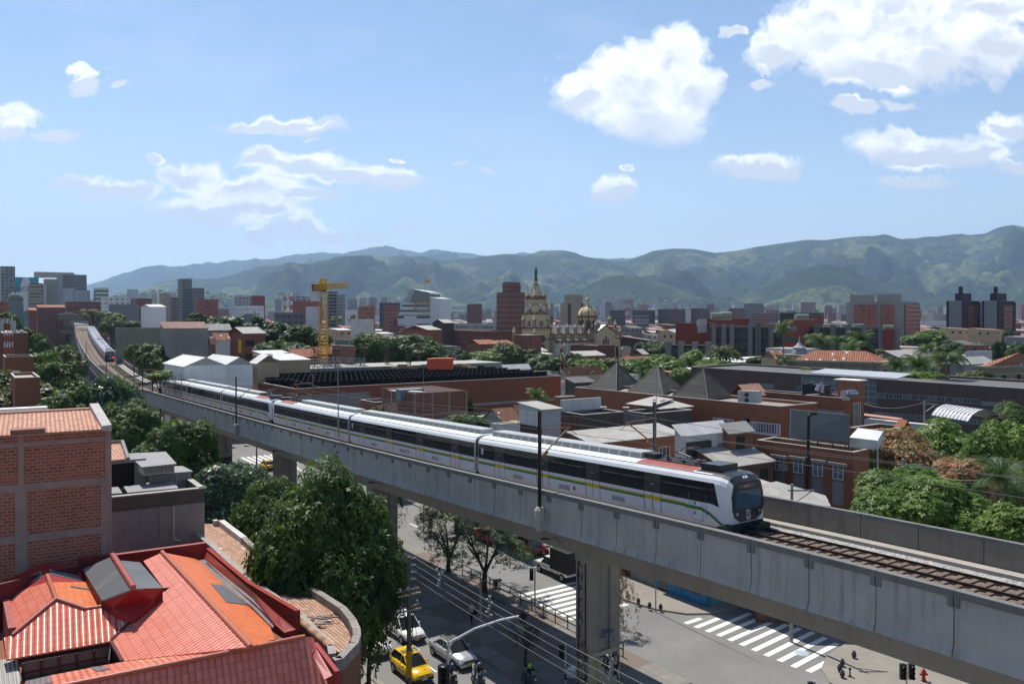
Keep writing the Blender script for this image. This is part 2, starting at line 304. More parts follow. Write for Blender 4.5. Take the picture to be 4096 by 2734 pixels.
HK=[(-60,11.3),(0,11.6),(12,11.95),(21,12.3),(33,12.85),(46,13.3),(68,14.0),(88,14.45),(130,15.4),(165,16.15),(200,16.3),(230,15.9),(265,14.9),(300,13.3),(330,11.9),(365,10.3),(400,9.0),(440,8.0),(500,7.4),(900,7.0)]
def smooth(K,s):
 return float(np.mean([np.interp(s+d,[k[0]for k in K],[k[1]for k in K])for d in(-12,-8,-4,0,4,8,12)]))
PS=np.arange(-60,900.5,1.);PX=[];_x,_y=16.0,29.4
az0=[rad(smooth(AZK,s))for s in PS];i0=60
xs=np.zeros(len(PS));ys=np.zeros(len(PS));xs[i0],ys[i0]=_x,_y
for i in range(i0+1,len(PS)):xs[i]=xs[i-1]+math.sin(az0[i-1]);ys[i]=ys[i-1]+math.cos(az0[i-1])
for i in range(i0-1,-1,-1):xs[i]=xs[i+1]-math.sin(az0[i]);ys[i]=ys[i+1]-math.cos(az0[i])
PR=np.array([H+.36-smooth(HK,s)for s in PS])
def VP(s,t=0,dz=0):
 a=rad(np.interp(s,PS,np.degrees(az0)));return Vector((np.interp(s,PS,xs)+math.cos(a)*t,np.interp(s,PS,ys)-math.sin(a)*t,np.interp(s,PS,PR)+dz))
def VD(s):a=rad(np.interp(s,PS,np.degrees(az0)));return Vector((math.sin(a),math.cos(a),0))
def sweep(mb,prof,s0,s1,ds=3.,mi=0,closed=True,z0=None,cap=True):
 n=max(1,int(math.ceil((s1-s0)/ds)));ss=[s0+(s1-s0)*k/n for k in range(n+1)];m=len(prof);vs=[VP(s,t,z)for s in ss for t,z in prof];fs=[]
 for i in range(n):
  for k in range(m if closed else m-1):j=(k+1)%m;fs.append((i*m+k,i*m+j,(i+1)*m+j,(i+1)*m+k))
 if closed and cap:fs+=[tuple(range(m))[::-1],tuple(range(n*m,n*m+m))]
 mb.mesh(vs,fs,mi);return mb
VS0,VS1=-24,470
vroot=thing('railway_viaduct','long curved concrete metro viaduct sweeping from the station to the lower right','viaduct',(0,0,0))
def vpart(mb,name,mats):return mb.build(name,mats,vroot)
b=MB();sweep(b,[(.25,-.55),(8.55,-.55),(8.55,-1.1),(7.3,-1.35),(6.3,-1.6),(6.0,-3.0),(2.8,-3.0),(2.5,-1.6),(1.5,-1.35),(.25,-1.1)],VS0,VS1,4);vpart(b,'deck_beam',M('concrete_beam',(.33,.30,.255),(.25,.225,.19),sc=.3,stain=.45,fine=.25,bmp=.15))
b=MB();sweep(b,[(.3,-.5),(.3,-.12),(8.3,-.12),(8.3,-.5)],VS0,VS1,4)
bm,t=newmat('ballast');P=t.n('ShaderNodeNewGeometry').outputs['Position'];vo=t.n('ShaderNodeTexVoronoi',i={'Vector':P,'Scale':13})
c=t.mix(t.n('ShaderNodeSeparateColor',i={0:vo.outputs[1]}).outputs[0],(.10,.07,.05),(.33,.28,.23));c=t.mix(t.noise(P,.8,4),c,(.09,.055,.04));q=fin(t,**{'Base Color':c,'Roughness':.95});t.set(q.inputs['Normal'],bump(t,vo.outputs[0],.9,.05))
vpart(b,'ballast_bed',bm)
b=MB();sweep(b,[(.30,-.11),(.30,-.0),(.9,0),(.9,-.11)],VS0,VS1,5)
gb,t=newmat('ballast_grey');P=t.n('ShaderNodeNewGeometry').outputs['Position'];vo=t.n('ShaderNodeTexVoronoi',i={'Vector':P,'Scale':11});q=fin(t,**{'Base Color':t.mix(t.n('ShaderNodeSeparateColor',i={0:vo.outputs[1]}).outputs[0],(.16,.15,.14),(.5,.49,.46)),'Roughness':.9});t.set(q.inputs['Normal'],bump(t,vo.outputs[0],1,.07))
b=MB();sweep(b,[(7.0,-.11),(7.05,-.02),(7.9,-.0),(7.9,-.11)],VS0,VS1,5);vpart(b,'loose_stone_strip',gb)
b=MB();sweep(b,[(7.65,-.1),(7.65,.17),(8.33,.17),(8.33,-.1)],VS0,VS1,3);wk=vpart(b,'cable_walkway',M('walkway_slab',(.40,.36,.31),(.3,.27,.23),sc=1.2,fine=.4,stain=.1))
TR=(2.35,6.05);nr=0
for tc in TR:
 for g_ in(-.67,.67):
  b=MB();sweep(b,[(tc+g_-.075,-.1),(tc+g_-.075,-.06),(tc+g_-.02,-.05),(tc+g_-.036,.04),(tc+g_-.036,.075),(tc+g_+.036,.075),(tc+g_+.036,.04),(tc+g_+.02,-.05),(tc+g_+.075,-.06),(tc+g_+.075,-.1)],VS0,VS1,3);vpart(b,'rail',rusty)
 b=MB();sweep(b,[(tc-.62,-.1),(tc-.62,-.06),(tc-.57,-.06),(tc-.57,-.1)],VS0,200,5);vpart(b,'track_cable',darkmetal)
slp=None;k=0;sb=MB()
tie=M('sleeper',(.17,.12,.09),(.12,.085,.065),sc=2,fine=.3)
for s in np.arange(VS0,250,.62):
 d=VD(s);n=Vector((d.y,-d.x,0))
 for tc in TR:
  c=VP(s,tc,-.135)
  if tc==6.05 and s<38 and k<100:
   x=MB();x.box(c-n*1.2-d*.12,n*2.4,d*.24,Vector((0,0,.085)));vpart(x,'sleeper',tie);k+=1
  else:sb.box(c-n*1.2-d*.12,n*2.4,d*.24,Vector((0,0,.085)))
so_=vpart(sb,'sleepers',tie);so_['kind']='stuff'
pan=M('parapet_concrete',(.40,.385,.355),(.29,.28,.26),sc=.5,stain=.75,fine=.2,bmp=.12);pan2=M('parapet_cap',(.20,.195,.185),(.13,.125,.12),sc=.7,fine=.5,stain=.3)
def panel(b,s0,s1,near=True):
 g_=.022
 if near:
  sweep(b,[(-.02,1.12),(.24,1.12),(.24,-.9),(.0,-1.0),(-.15,-1.0),(-.02,-.55)],s0+g_,s1-g_,3,0)
  sweep(b,[(-.08,1.40),(.28,1.40),(.28,1.13),(-.08,1.13)],s0+g_*.5,s1-g_*.5,3,1)
  for a,c_ in((s0+g_,s0+.21),(s1-.21,s1-g_)):sweep(b,[(-.075,1.14),(.0,1.14),(.0,.78),(-.075,.78)],a,c_,1,1)
 else:
  sweep(b,[(8.36,1.2),(8.6,1.2),(8.6,-1.0),(8.36,-1.0)],s0+g_,s1-g_,3,0)
  sweep(b,[(8.33,1.40),(8.62,1.40),(8.62,1.205),(8.33,1.205)],s0+g_*.5,s1-g_*.5,3,1)
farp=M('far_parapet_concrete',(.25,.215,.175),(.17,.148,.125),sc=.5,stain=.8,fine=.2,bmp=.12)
rest=[MB(),MB()];L=3.02;s=VS0
for kk in range(int((VS1-VS0)/L)):
 for q,nm in((True,0),(False,1)):
  if kk<(78 if q else 20):
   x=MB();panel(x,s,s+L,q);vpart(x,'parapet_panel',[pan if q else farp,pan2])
  else:panel(rest[nm],s,s+L,q)
 s+=L
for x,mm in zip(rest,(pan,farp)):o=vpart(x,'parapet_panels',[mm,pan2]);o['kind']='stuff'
b=MB();sweep(b,[(.18,1.05),(.22,1.05),(.22,-.9),(.18,-.9)],VS0,VS1,5);sweep(b,[(8.4,1.1),(8.5,1.1),(8.5,-.9),(8.4,-.9)],VS0,VS1,5);vpart(b,'joint_backing',concrete_dark)
PIERS=[]
def pier(s):
 b=MB();d=VD(s);n=Vector((d.y,-d.x,0));c=VP(s,4.3,0);zt=c.z-2.97;c.z=0;PIERS.append(c.copy())
 def bl(w0,w1,dp,z0,z1,mi=0):b.box(c+n*w0-d*dp/2+Vector((0,0,z0)),n*(w1-w0),d*dp,Vector((0,0,z1-z0)),mi)
 bl(-1.3,-.5,1.25,0,zt);bl(.5,1.3,1.25,0,zt);bl(-.5,.5,.95,0,zt)
 bl(-1.36,1.36,1.32,zt-.5,zt-.06);
 for q in(-1,1):b.cyl(c+n*(-1.31)+d*q*.35+Vector((0,0,.1)),c+n*(-1.31)+d*q*.35+Vector((0,0,zt)),.05,n=6,mi=1)
 o=vpart(b,'pier',[M('pier_concrete',(.33,.30,.25),(.2,.185,.165),sc=.4,stain=.5,fine=.2,bmp=.15),darkmetal]);return o
piers=[pier(s)for s in(-5,24.9,56.5,84,112,140,168,196,225,255,285,315,345,375,405,435)]
tw=M('train_white',(.70,.71,.72),(.62,.63,.645),sc=.5,rough=.32,spec=.5,stain=.12,coat=.3);tg=glassm('train_glass',(.010,.011,.011),.06,.8)
tyel=M('train_yellow',(.62,.42,.01),rough=.4);tgr=M('train_green',(.055,.21,.05),rough=.4);tblk=M('train_black',(.018,.02,.025),(.03,.032,.036),rough=.3,spec=.5);tac=M('train_roof_grey',(.40,.41,.40),(.33,.34,.33),rough=.5,metal=.2);tred=M('train_roof_red',(.30,.055,.04),(.22,.05,.04),rough=.6,sc=2)
trf=M('train_roof_white',(.74,.75,.75),(.66,.67,.68),rough=.45,stain=.1,sc=.8);seam=M('train_seam',(.02,.02,.02));tskin=M('train_gangway',(.35,.32,.28),rough=.8);twind=glassm('train_windscreen',(.03,.06,.085),.05,.6)
XS=[(1.50,.32),(1.6,.62),(1.61,1.9),(1.57,2.95),(1.5,3.2),(1.36,3.38),(1.1,3.5),(.6,3.58),(0,3.6)]
def sect(x,sc=1.,zs=1.):
 a=[(x,y*sc,.32+(z-.32)*zs)for y,z in XS];return a+[(x,-y,z)for _,y,z in a[-2::-1]]
def train(root,s_front,side_t,cars,front_cab=True,old=False,detail=True,sgn=-1):
 """cars hang back along the track from s_front; local x runs back along the train, y to the viewer's side"""
 s=s_front
 for ci,(Lc,kind)in enumerate(cars):
  p0=VP(s,side_t,-.18);p1=VP(s+Lc,side_t,-.18);ax=(p1-p0).normalized();n=Vector((-ax.y,ax.x,0)).normalized()
  if n.dot(Vector((-1,-.5,0)))<0:n=-n
  up=ax.cross(n);up=up if up.z>0 else-up
  T=lambda x,y,z:p0+ax*x+n*(y*.92)+up*(z*.9)
  LL=Lc-.55 if ci<len(cars)-1 else Lc
  cab0=kind=='front';cab1=kind=='rear'
  def side(b,x0,x1,z0,z1,mi=0,off=.004,both=False):
   for q in((1,-1)if both else(1,)):
    yy_=lambda z:float(np.interp(z,[.32,.62,1.9,2.95,3.2,3.38],[1.5,1.6,1.61,1.57,1.5,1.36]))+off
    zz=[z0]+[z for z in(.62,1.9,2.95)if z0<z<z1]+[z1]
    for a,c_ in zip(zz[:-1],zz[1:]):
     pts=[T(x0,q*yy_(a),a),T(x1,q*yy_(a),a),T(x1,q*yy_(c_),c_),T(x0,q*yy_(c_),c_)]
     b.poly(pts if q>0 else pts[::-1],mi)
  b=MB();xs_=[LL,1.0 if cab0 else 0.0];xs_=xs_ if not cab1 else[LL-1.0,0.0]
  loops=[sect(x)for x in xs_];m=len(loops[0])
  if cab0:loops+=[sect(.45,.985,.99),sect(.05,.94,.95),sect(-.2,.86,.86)]
  if cab1:loops=[sect(LL-.1,.9,.9),sect(LL-.5,.97,.98)]+loops
  vs=[T(*p)for l in loops for p in l];fs=[(i*m+k,i*m+k+1,(i+1)*m+k+1,(i+1)*m+k)for i in range(len(loops)-1)for k in range(m-1)]
  fs+=[tuple(range(m))[::-1],tuple(range((len(loops)-1)*m,len(loops)*m))]
  b.mesh(vs,fs,0,False)
  car=b.build('train_car',[M('old_train_body',(.5,.5,.55),(.42,.43,.48),rough=.4)if old else tw],root)
  def P_(mb,name,mats):return mb.build(name,mats,car)
  b=MB();rr=[(1.30,3.43),(1.1,3.505),(.6,3.585),(0,3.605),(-.6,3.585),(-1.1,3.505),(-1.30,3.43)];x0,x1=(1.2 if cab0 else.02),(LL-1.1 if cab1 else LL-.02)
  for i in range(6):
   (a,za),(c_,zc)=rr[i],rr[i+1];b.poly([T(x0,a,za),T(x1,a,za),T(x1,c_,zc),T(x0,c_,zc)],0)
  P_(b,'roof_skin',[M('old_train_roof',(.55,.55,.6),(.45,.46,.5),sc=2,rough=.45)if old else trf])
  b=MB()
  for q in(1,-1):b.box(T(x0,q*1.325-.015,3.40),T(x1,0,0)-T(x0,0,0),n*.03,up*.03)
  P_(b,'roof_gutter',seam)
  w0,w1=(1.0 if cab0 else.03),(LL-1.0 if cab1 else LL-.03)
  zb0,zb1=(1.72,2.98)
  nd=4;pitch=(LL-(3.2 if cab0 or cab1 else 0))/nd;off0=2.9 if cab0 else 0.
  doors=[off0+pitch*(i+.5)for i in range(nd)]
  b=MB();side(b,w0,w1,zb0,zb1,0,.006,True)
  if cab0:
   for q in(1,-1):
    pts=[T(.52,q*1.617,1.60),T(1.0,q*1.617,1.72),T(1.0,q*1.575,2.98),T(.86,q*1.575,2.98)];b.poly(pts if q>0 else pts[::-1],0)
  P_(b,'window_band',tg)
  if not detail:s+=Lc;continue
  prev=w0+.3
  edges=[]
  for dcx in doors+[None]:
   e=(dcx-.72)if dcx else w1-.3
   if e-prev>1.4:
    k2=2 if e-prev>3 else 1;wd=(e-prev-.5)/k2
    for j in range(k2):edges.append((prev+.25+j*wd+.08,prev+.25+(j+1)*wd-.08))
   if dcx:prev=dcx+.72
  for a,c_ in edges:
   b=MB();side(b,a,c_,1.9,2.82,0,.012);side(b,a,c_,2.52,2.545,1,.02);P_(b,'window',[tg,steel])
  for dcx in doors:
   b=MB();side(b,dcx-.7,dcx+.7,1.25,1.5,1,.012)
   side(b,dcx-.66,dcx-.02,1.76,2.93,0,.013);side(b,dcx+.02,dcx+.66,1.76,2.93,0,.013)
   for xx in(-.7,0,.7):side(b,dcx+xx-.018,dcx+xx+.018,.45,1.72 if xx else 2.95,2,.016)
   for xx in(-.1,.06):side(b,dcx+xx,dcx+xx+.045,2.22,2.3,3,.02)
   P_(b,'door',[glassm('train_door_glass',(.03,.03,.026),.08,.9),tyel,seam,tw])
  b=MB();prev=1.05 if cab0 else.05
  for dcx in doors+[None]:
   e=(dcx-.7)if dcx else(LL-.9 if cab1 else LL-.05)
   if not(cab0 and prev<1.2):side(b,prev,e,1.25,1.41,1,.009);side(b,prev,e,1.415,1.5,0,.009)
   else:side(b,3.0,e,1.25,1.41,1,.009);side(b,3.0,e,1.415,1.5,0,.009);side(b,1.8,3.0,1.2,1.41,1,.009)
   prev=dcx+.7 if dcx else 0
  if cab0:
   for q in(1,):
    cur=[(1.8,1.2,1.41),(1.2,1.0,1.2),(.75,.72,.92),(.4,.5,.68),(.1,.42,.52)]
    yv=[1.615,1.615,1.60,1.585,1.54]
    for i in range(4):
     a,c_=cur[i],cur[i+1];pts=[T(a[0],q*(yv[i]+.012),a[1]),T(c_[0],q*(yv[i+1]+.012),c_[1]),T(c_[0],q*(yv[i+1]+.012),c_[2]),T(a[0],q*(yv[i]+.012),a[2])]
     b.poly(pts if q<0 else pts[::-1],1)
  P_(b,'colour_stripe',[tyel,tgr])
  for i in range(3):
   xx=(doors[i]+doors[i+1])/2+.3
   b=MB();side(b,xx-.62,xx+.62,.62,1.0,0,.010)
   for zz_ in(.68,.75,.82,.89):
    side(b,xx-.57,xx-.03,zz_,zz_+.03,1,.016);side(b,xx+.03,xx+.57,zz_,zz_+.03,1,.016)
   P_(b,'vent_grille',[M('train_vent',(.55,.56,.58)),steel])
  xx=(doors[1]+doors[2])/2-.9;b=MB();side(b,xx,xx+.22,.72,1.0,0,.012);P_(b,'warning_sticker',M('sticker_red',(.4,.03,.03)))
  if not cab1:
   b=MB();e0=LL-.75;side(b,e0,e0+.3,2.25,2.62,0,.014);side(b,e0,e0+.3,2.1,2.24,0,.014)
   for q in(1,):
    for(u0,v0,u1,v1)in((.06,2.30,.10,2.58),(.1,2.3,.2,2.36),(.2,2.3,.24,2.45),(.1,2.52,.2,2.58),(.17,2.42,.24,2.46)):side(b,e0+u0,e0+u1,v0,v1,1,.02)
    side(b,e0+.05,e0+.25,2.14,2.2,1,.02)
   P_(b,'emblem',[white,black])
  ra,rb=(.5,LL-.6);
  if cab0:ra=7.6
  if cab1:rb=LL-8.2
  b=MB();b.mesh([T(ra,-.95,3.56),T(rb,-.95,3.56),T(rb,-.72,4.0),T(ra,-.72,4.0),T(ra,.62,3.56),T(rb,.62,3.56),T(rb,.42,4.0),T(ra,.42,4.0)],[(0,1,2,3),(5,4,7,6),(3,2,6,7),(1,5,6,2),(4,0,3,7)],0)
  nseg=int((rb-ra)/.95)
  for i in range(nseg):
   xa=ra+.06+i*(rb-ra)/nseg;xb=xa+(rb-ra)/nseg-.1
   for j in range(5):
    z0=3.62+j*.068;y0=.62-(z0-3.56)*.4545+.012
    b.poly([T(xa,y0,z0),T(xa,y0-.02,z0+.04),T(xb,y0-.02,z0+.04),T(xb,y0,z0)],1)
  P_(b,'cooling_unit',[tac,M('cooling_louvre',(.12,.125,.12),rough=.6)])
  if cab0 or cab1:
   f_=(lambda x:x)if cab0 else(lambda x:LL-x)
   b=MB()
   for i in range(4):
    ya,yc=(.35+i*.25,.35+(i+1)*.25);zf=lambda y:float(np.interp(y,[0,.6,1.1,1.3],[3.605,3.585,3.505,3.43]))+.012
    if yc<=1.36:b.poly([T(f_(2.6),ya,zf(ya)),T(f_(7.3),ya,zf(ya)),T(f_(7.3),min(yc,1.28),zf(min(yc,1.28))),T(f_(2.6),min(yc,1.28),zf(min(yc,1.28)))],0)
   P_(b,'red_roof_panel',tred)
   b=MB();b.box(T(f_(2.7),-1.2,3.55),ax*(4.4 if cab0 else-4.4),n*1.5,up*.1,0)
   rr_=random.Random(ci)
   for i in range(16):
    x_=2.9+i*.27;b.tube([T(f_(x_),-.9+rr_.random()*.3,3.68),T(f_(x_+.3),-.2,3.75+rr_.random()*.12),T(f_(x_+.1),.3,3.62)],.018,5)
   for x_ in(3.0,4.3,5.6,6.7):b.cyl(T(f_(x_),.15,3.6),T(f_(x_),.15,3.92),.06,.06,7);b.cyl(T(f_(x_),.15,3.75),T(f_(x_),.15,3.82),.13,.13,8)
   b.box(T(f_(6.6),-.55,3.9),ax*(1. if cab0 else-1.),n*.75,up*.06)
   b.box(T(f_(6.7),-.5,3.6),ax*(.8 if cab0 else-.8),n*.65,up*.3)
   P_(b,'roof_equipment',[M('roof_gear',(.045,.047,.05),rough=.5,metal=.4)])
   b=MB();base=[(3.2,-.55),(3.2,.35),(5.2,-.55),(5.2,.35)]
   for x_,y_ in base:b.cyl(T(f_(x_),y_,3.62),T(f_(x_),y_,3.85),.05)
   for y_ in(-.5,.3):b.tube([T(f_(3.1),y_,3.86),T(f_(5.3),y_,3.86)],.035,6)
   for x_ in(3.3,5.1):b.tube([T(f_(x_),-.55,3.86),T(f_(x_),.35,3.86)],.03,6)
   kn=[T(f_(3.35),-.1,3.9),T(f_(5.2),-.1,4.28),T(f_(5.0),-.1,4.3)]
   b.tube([kn[0],kn[1]],.055,7);
   for y_ in(-.45,.25):b.tube([T(f_(5.2),-.1,4.28),T(f_(4.0),y_,4.62)],.028,6)
   for x_ in(3.8,4.15):
    b.tube([T(f_(x_),-.95,4.5),T(f_(x_),-.75,4.64),T(f_(x_),.55,4.64),T(f_(x_),.75,4.5)],.028,6)
   b.tube([T(f_(3.8),-.1,4.64),T(f_(4.15),-.1,4.64)],.025)
   P_(b,'pantograph',[M('pantograph_metal',(.10,.10,.105),rough=.45,metal=.5)])
   b=MB();b.box(T(f_(2.35),-.75,3.58),ax*(-1.35 if cab0 else 1.35),n*1.5,up*.34);P_(b,'roof_box',tblk)
  if cab0:
   ff=[T(*p)for p in sect(-.2,.86,.86)]
   b=MB();
   l0=sect(2.55);l1=sect(.45,.985,.99);l2=sect(.05,.94,.95);l3=sect(-.2,.86,.86)
   for la,lb in((sect(2.55),sect(1.2)),(sect(1.2),l1),(l1,l2),(l2,l3)):
    for k in range(5,m-6):
     o_=up*.012-ax*.012;b.poly([T(*la[k])+o_,T(*la[k+1])+o_,T(*lb[k+1])+o_,T(*lb[k])+o_],0,None,True)
   P_(b,'nose_cowl',tblk)
   fx=-.215
   mask=[(1.16,3.05),(1.38,2.3),(1.36,1.5),(1.18,1.0),(.7,.72),(-.7,.72),(-1.18,1.0),(-1.36,1.5),(-1.38,2.3),(-1.16,3.05),(-.5,3.13),(.5,3.13)]
   b=MB();fr=[T(fx-.02,y,z)for y,z in mask];bk=[T(fx+.12,y,z)for y,z in mask];nn_=len(mask)
   b.mesh(fr+bk,[tuple(range(nn_))[::-1]]+[(k,(k+1)%nn_,nn_+(k+1)%nn_,nn_+k)for k in range(nn_)],0);P_(b,'face_mask',tblk)
   ws=[(1.08,2.58),(1.18,2.1),(1.12,1.55),(.9,1.42),(-.9,1.42),(-1.12,1.55),(-1.18,2.1),(-1.08,2.58)]
   b=MB();b.poly([T(fx-.032,y,z)for y,z in ws][::-1],0);P_(b,'windscreen',twind)
   b=MB();b.box(T(fx-.035,-.62,2.72),ax*.02,n*1.24,up*.2);P_(b,'destination_display',M('display_grey',(.12,.13,.13)))
   b=MB();b.box(T(fx-.04,-.13,2.75),ax*.01,n*.42,up*.12);P_(b,'display_text',M('display_orange',(.55,.22,.14)))
   for q in(1,-1):
    for y_,z_ in((1.0,1.22),(.78,1.08)):
     b=MB();b.cyl(T(fx-.02,q*y_,z_),T(fx-.06,q*y_,z_),.085,.075,12);P_(b,'headlight',M('lamp_glass',(.5,.5,.5),rough=.15,metal=.4)if y_==1. else glassm('lamp_dark',(.03,.03,.03)))
   for y_ in(-.11,.11):
    b=MB();b.cyl(T(.02,y_,3.30),T(-.14,y_,3.24),.1,.09,12);P_(b,'roof_headlight',M('lamp_glass2',(.7,.72,.75),rough=.1,metal=.3))
   b=MB();c0=(-.16,1.08);
   for(u0,v0,u1,v1,mi)in((0,0,.36,.36,0),(.03,.03,.33,.33,1)):b.box(T(fx-.03-.006*mi,-.16+u0-.02,.98+v0),ax*.005,n*(u1-u0),up*(v1-v0),mi)
   zg=[(.06,.30),(.30,.30),(.18,.18),(.30,.18),(.06,.06)]
   for(a,c_),(e,f2)in zip(zg[:-1],zg[1:]):b.tube([T(fx-.045,-.16+a-.02,.98+c_),T(fx-.045,-.16+e-.02,.98+f2)],.02,4,0)
   b.box(T(fx-.035,-.16,.78),ax*.006,n*.3,up*.16,0)
   for i in range(4):b.box(T(fx-.042,-.13+i*.065,.82),ax*.005,n*.04,up*.08,1)
   P_(b,'front_emblem',[white,tblk])
   b=MB();b.tube([T(fx-.05,.0,1.32),T(fx-.07,-.25,1.38),T(fx-.06,-.55,1.72)],.014,4);P_(b,'wiper',black)
   b=MB();b.box(T(-.25,-1.3,.1),ax*1.0,n*2.6,up*.5,0);b.box(T(-.75,-1.25,.0),ax*.9,n*.75,up*.5,0);b.cyl(T(-.2,0,.38),T(-.8,0,.38),.12);b.box(T(-.95,-.2,.26),ax*.18,n*.4,up*.26,0)
   P_(b,'coupler',[M('coupler_black',(.03,.034,.04),rough=.5)])
   for q in(1,):
    b=MB();x0,x1=1.7,2.45
    for(u0,v0,u1,v1)in((x0,.55,x0+.02,2.8),(x1,.55,x1+.02,2.8),(x0,.53,x1,.55),(x0,2.8,x1,2.82)):side(b,u0,u1,v0,v1,0,.02)
    side(b,x0+.2,x1-.15,1.85,2.75,1,.018);side(b,x1-.25,x1-.15,1.5,1.66,0,.02);side(b,x1-.25,x1-.15,.9,1.05,0,.02)
    side(b,x0-.28,x0-.25,.8,2.2,2,.03);side(b,x1+.22,x1+.25,.8,2.2,2,.03)
    P_(b,'cab_door',[seam,tg,steel])
  if ci<len(cars)-1:
   b=MB();l=sect(LL-.02,.93,.96);l2=sect(Lc+.02,.93,.96);vs=[T(*p)for p in l+l2];mm=len(l)
   b.mesh(vs,[(k,k+1,mm+k+1,mm+k)for k in range(mm-1)],0);P_(b,'gangway',[M('gangway_rubber',(.035,.035,.035),rough=.8)])
   b=MB()
   for q in(1,-1):b.box(T(LL-.0,q*1.52-.02,.5),ax*.5,n*.04,up*1.15);
   P_(b,'gangway_skirt',tskin)
  b=MB()
  for x_ in(3.2,LL-3.2):
   b.box(T(x_-1.3,-1.2,.12),ax*2.6,n*2.4,up*.3)
   for dx in(-.95,.95):
    for q in(1,-1):b.cyl(T(x_+dx,q*.7,.42),T(x_+dx,q*.82,.42),.42,.42,16)
  P_(b,'bogie',M('bogie_black',(.02,.02,.02)))
  s+=Lc
 return s
tr=thing('metro_train','white metro train with green and yellow stripe and black windows, nearest on the viaduct','train',tuple(VP(13,6.05,0)))
LC=25.0;e=train(tr,14.6,6.05,[(25.6,'front'),(LC,'mid'),(24.6,'rear')]);
e=train(tr,e+.5,6.05,[(23.6,'front'),(21.8,'mid'),(20.0,'rear')])
tr2=thing('metro_train','older silver metro train with blue nose and red tail lamp, farther up the viaduct','train',tuple(VP(262,6.05,0)))
oldb=M('old_train_body',(.52,.52,.57),(.42,.43,.48),rough=.35,metal=.3,spec=.5);oldr=M('old_train_roof',(.60,.60,.66),(.5,.5,.56),sc=2,rough=.4);oldn=M('old_train_nose',(.025,.05,.10),rough=.35);s=OLD0=262.
for ci in range(6):
 Lc=21.5;p0=VP(s,6.05,.07);p1=VP(s+Lc,6.05,.07);ax=(p1-p0).normalized();n=Vector((-ax.y,ax.x,0)).normalized();n=-n if n.x>0 else n;up=ax.cross(n);up=up if up.z>0 else-up
 T=lambda x,y,z:p0+ax*x+n*(y*.92)+up*(z*.9);LL=Lc-.5
 prof=[(1.5,.35),(1.6,1.0),(1.6,2.9),(1.42,3.3),(.9,3.55),(0,3.62)];prof=prof+[(-y,z)for y,z in prof[-2::-1]];m=len(prof)
 b=MB();xs2=[0,.5,LL]if ci==0 else[0,LL];vs=[T(x,y*(.93 if(ci==0 and x==0)else 1),z*(.97 if(ci==0 and x==0)else 1))for x in xs2 for y,z in prof]
 b.mesh(vs,[(i*m+k,i*m+(k+1)%m,(i+1)*m+(k+1)%m,(i+1)*m+k)for i in range(len(xs2)-1)for k in range(m)]+[tuple(range(m))[::-1],tuple(range((len(xs2)-1)*m,len(xs2)*m))],0)
 car=b.build('train_car',[oldb],tr2)
 b=MB();rr=prof[3:8]
 for(a,za),(c_,zc)in zip(rr[:-1],rr[1:]):b.poly([T(.1,a,za+.012),T(LL-.1,a,za+.012),T(LL-.1,c_,zc+.012),T(.1,c_,zc+.012)],0)
 b.build('roof_skin',oldr,car)
 for k in range(4):
  b=MB();x=2.2+k*4.9;b.box(T(x,-.55,3.6),ax*2.6,n*1.1,up*.17);b.build('roof_fan_unit',M('old_unit',(.33,.34,.37),rough=.5),car)
  b=MB();b.box(T(x-.5,-1.3,3.5),ax*.12,n*2.6,up*.14);b.build('roof_rib',black,car)
 b=MB()
 for k in range(9):x=.9+k*2.25;b.poly([T(x,1.612,1.7),T(x+1.6,1.612,1.7),T(x+1.6,1.612,2.7),T(x,1.612,2.7)],0)
 b.build('windows',tg,car)
 b=MB();b.poly([T(.5,1.615,.9),T(LL,1.615,.9),T(LL,1.615,1.25),T(.5,1.615,1.25)],0);b.build('colour_stripe',M('old_stripe',(.16,.20,.22)),car)
 if ci in(0,2):
  b=MB();b.tube([T(3.4,-.3,3.7),T(4.6,-.3,4.5),T(3.6,-.3,5.0)],.05,5);b.box(T(3.4,-.9,5.0),ax*.2,n*1.6,up*.06);b.box(T(3,-.9,3.66),ax*2,n*1.8,up*.14);b.build('pantograph',darkmetal,car)
 if ci==0:
  b=MB();b.box(T(-.03,-1.42,.45),ax*.03,n*2.84,up*1.25);b.box(T(-.06,-1.3,.2),ax*.5,n*2.6,up*.35);b.build('blue_nose',oldn,car)
  b=MB();b.box(T(-.035,-1.28,1.72),ax*.02,n*2.56,up*1.2);b.build('windscreen',twind,car)
  em=bpy.data.materials.new('tail_lamp_red');em.use_nodes=True;em.node_tree.nodes['Principled BSDF'].inputs['Emission Color'].default_value=(1,.01,.02,1);em.node_tree.nodes['Principled BSDF'].inputs['Emission Strength'].default_value=9;em.node_tree.nodes['Principled BSDF'].inputs['Base Color'].default_value=(.5,0,0,1)
  b=MB();b.cyl(T(-.03,-.95,1.25),T(-.08,-.95,1.25),.14,n=10);b.build('tail_lamp',em,car)
  b=MB();b.box(T(-.04,-.25,.95),ax*.01,n*.4,up*.4);b.build('front_emblem',white,car)
 s+=Lc
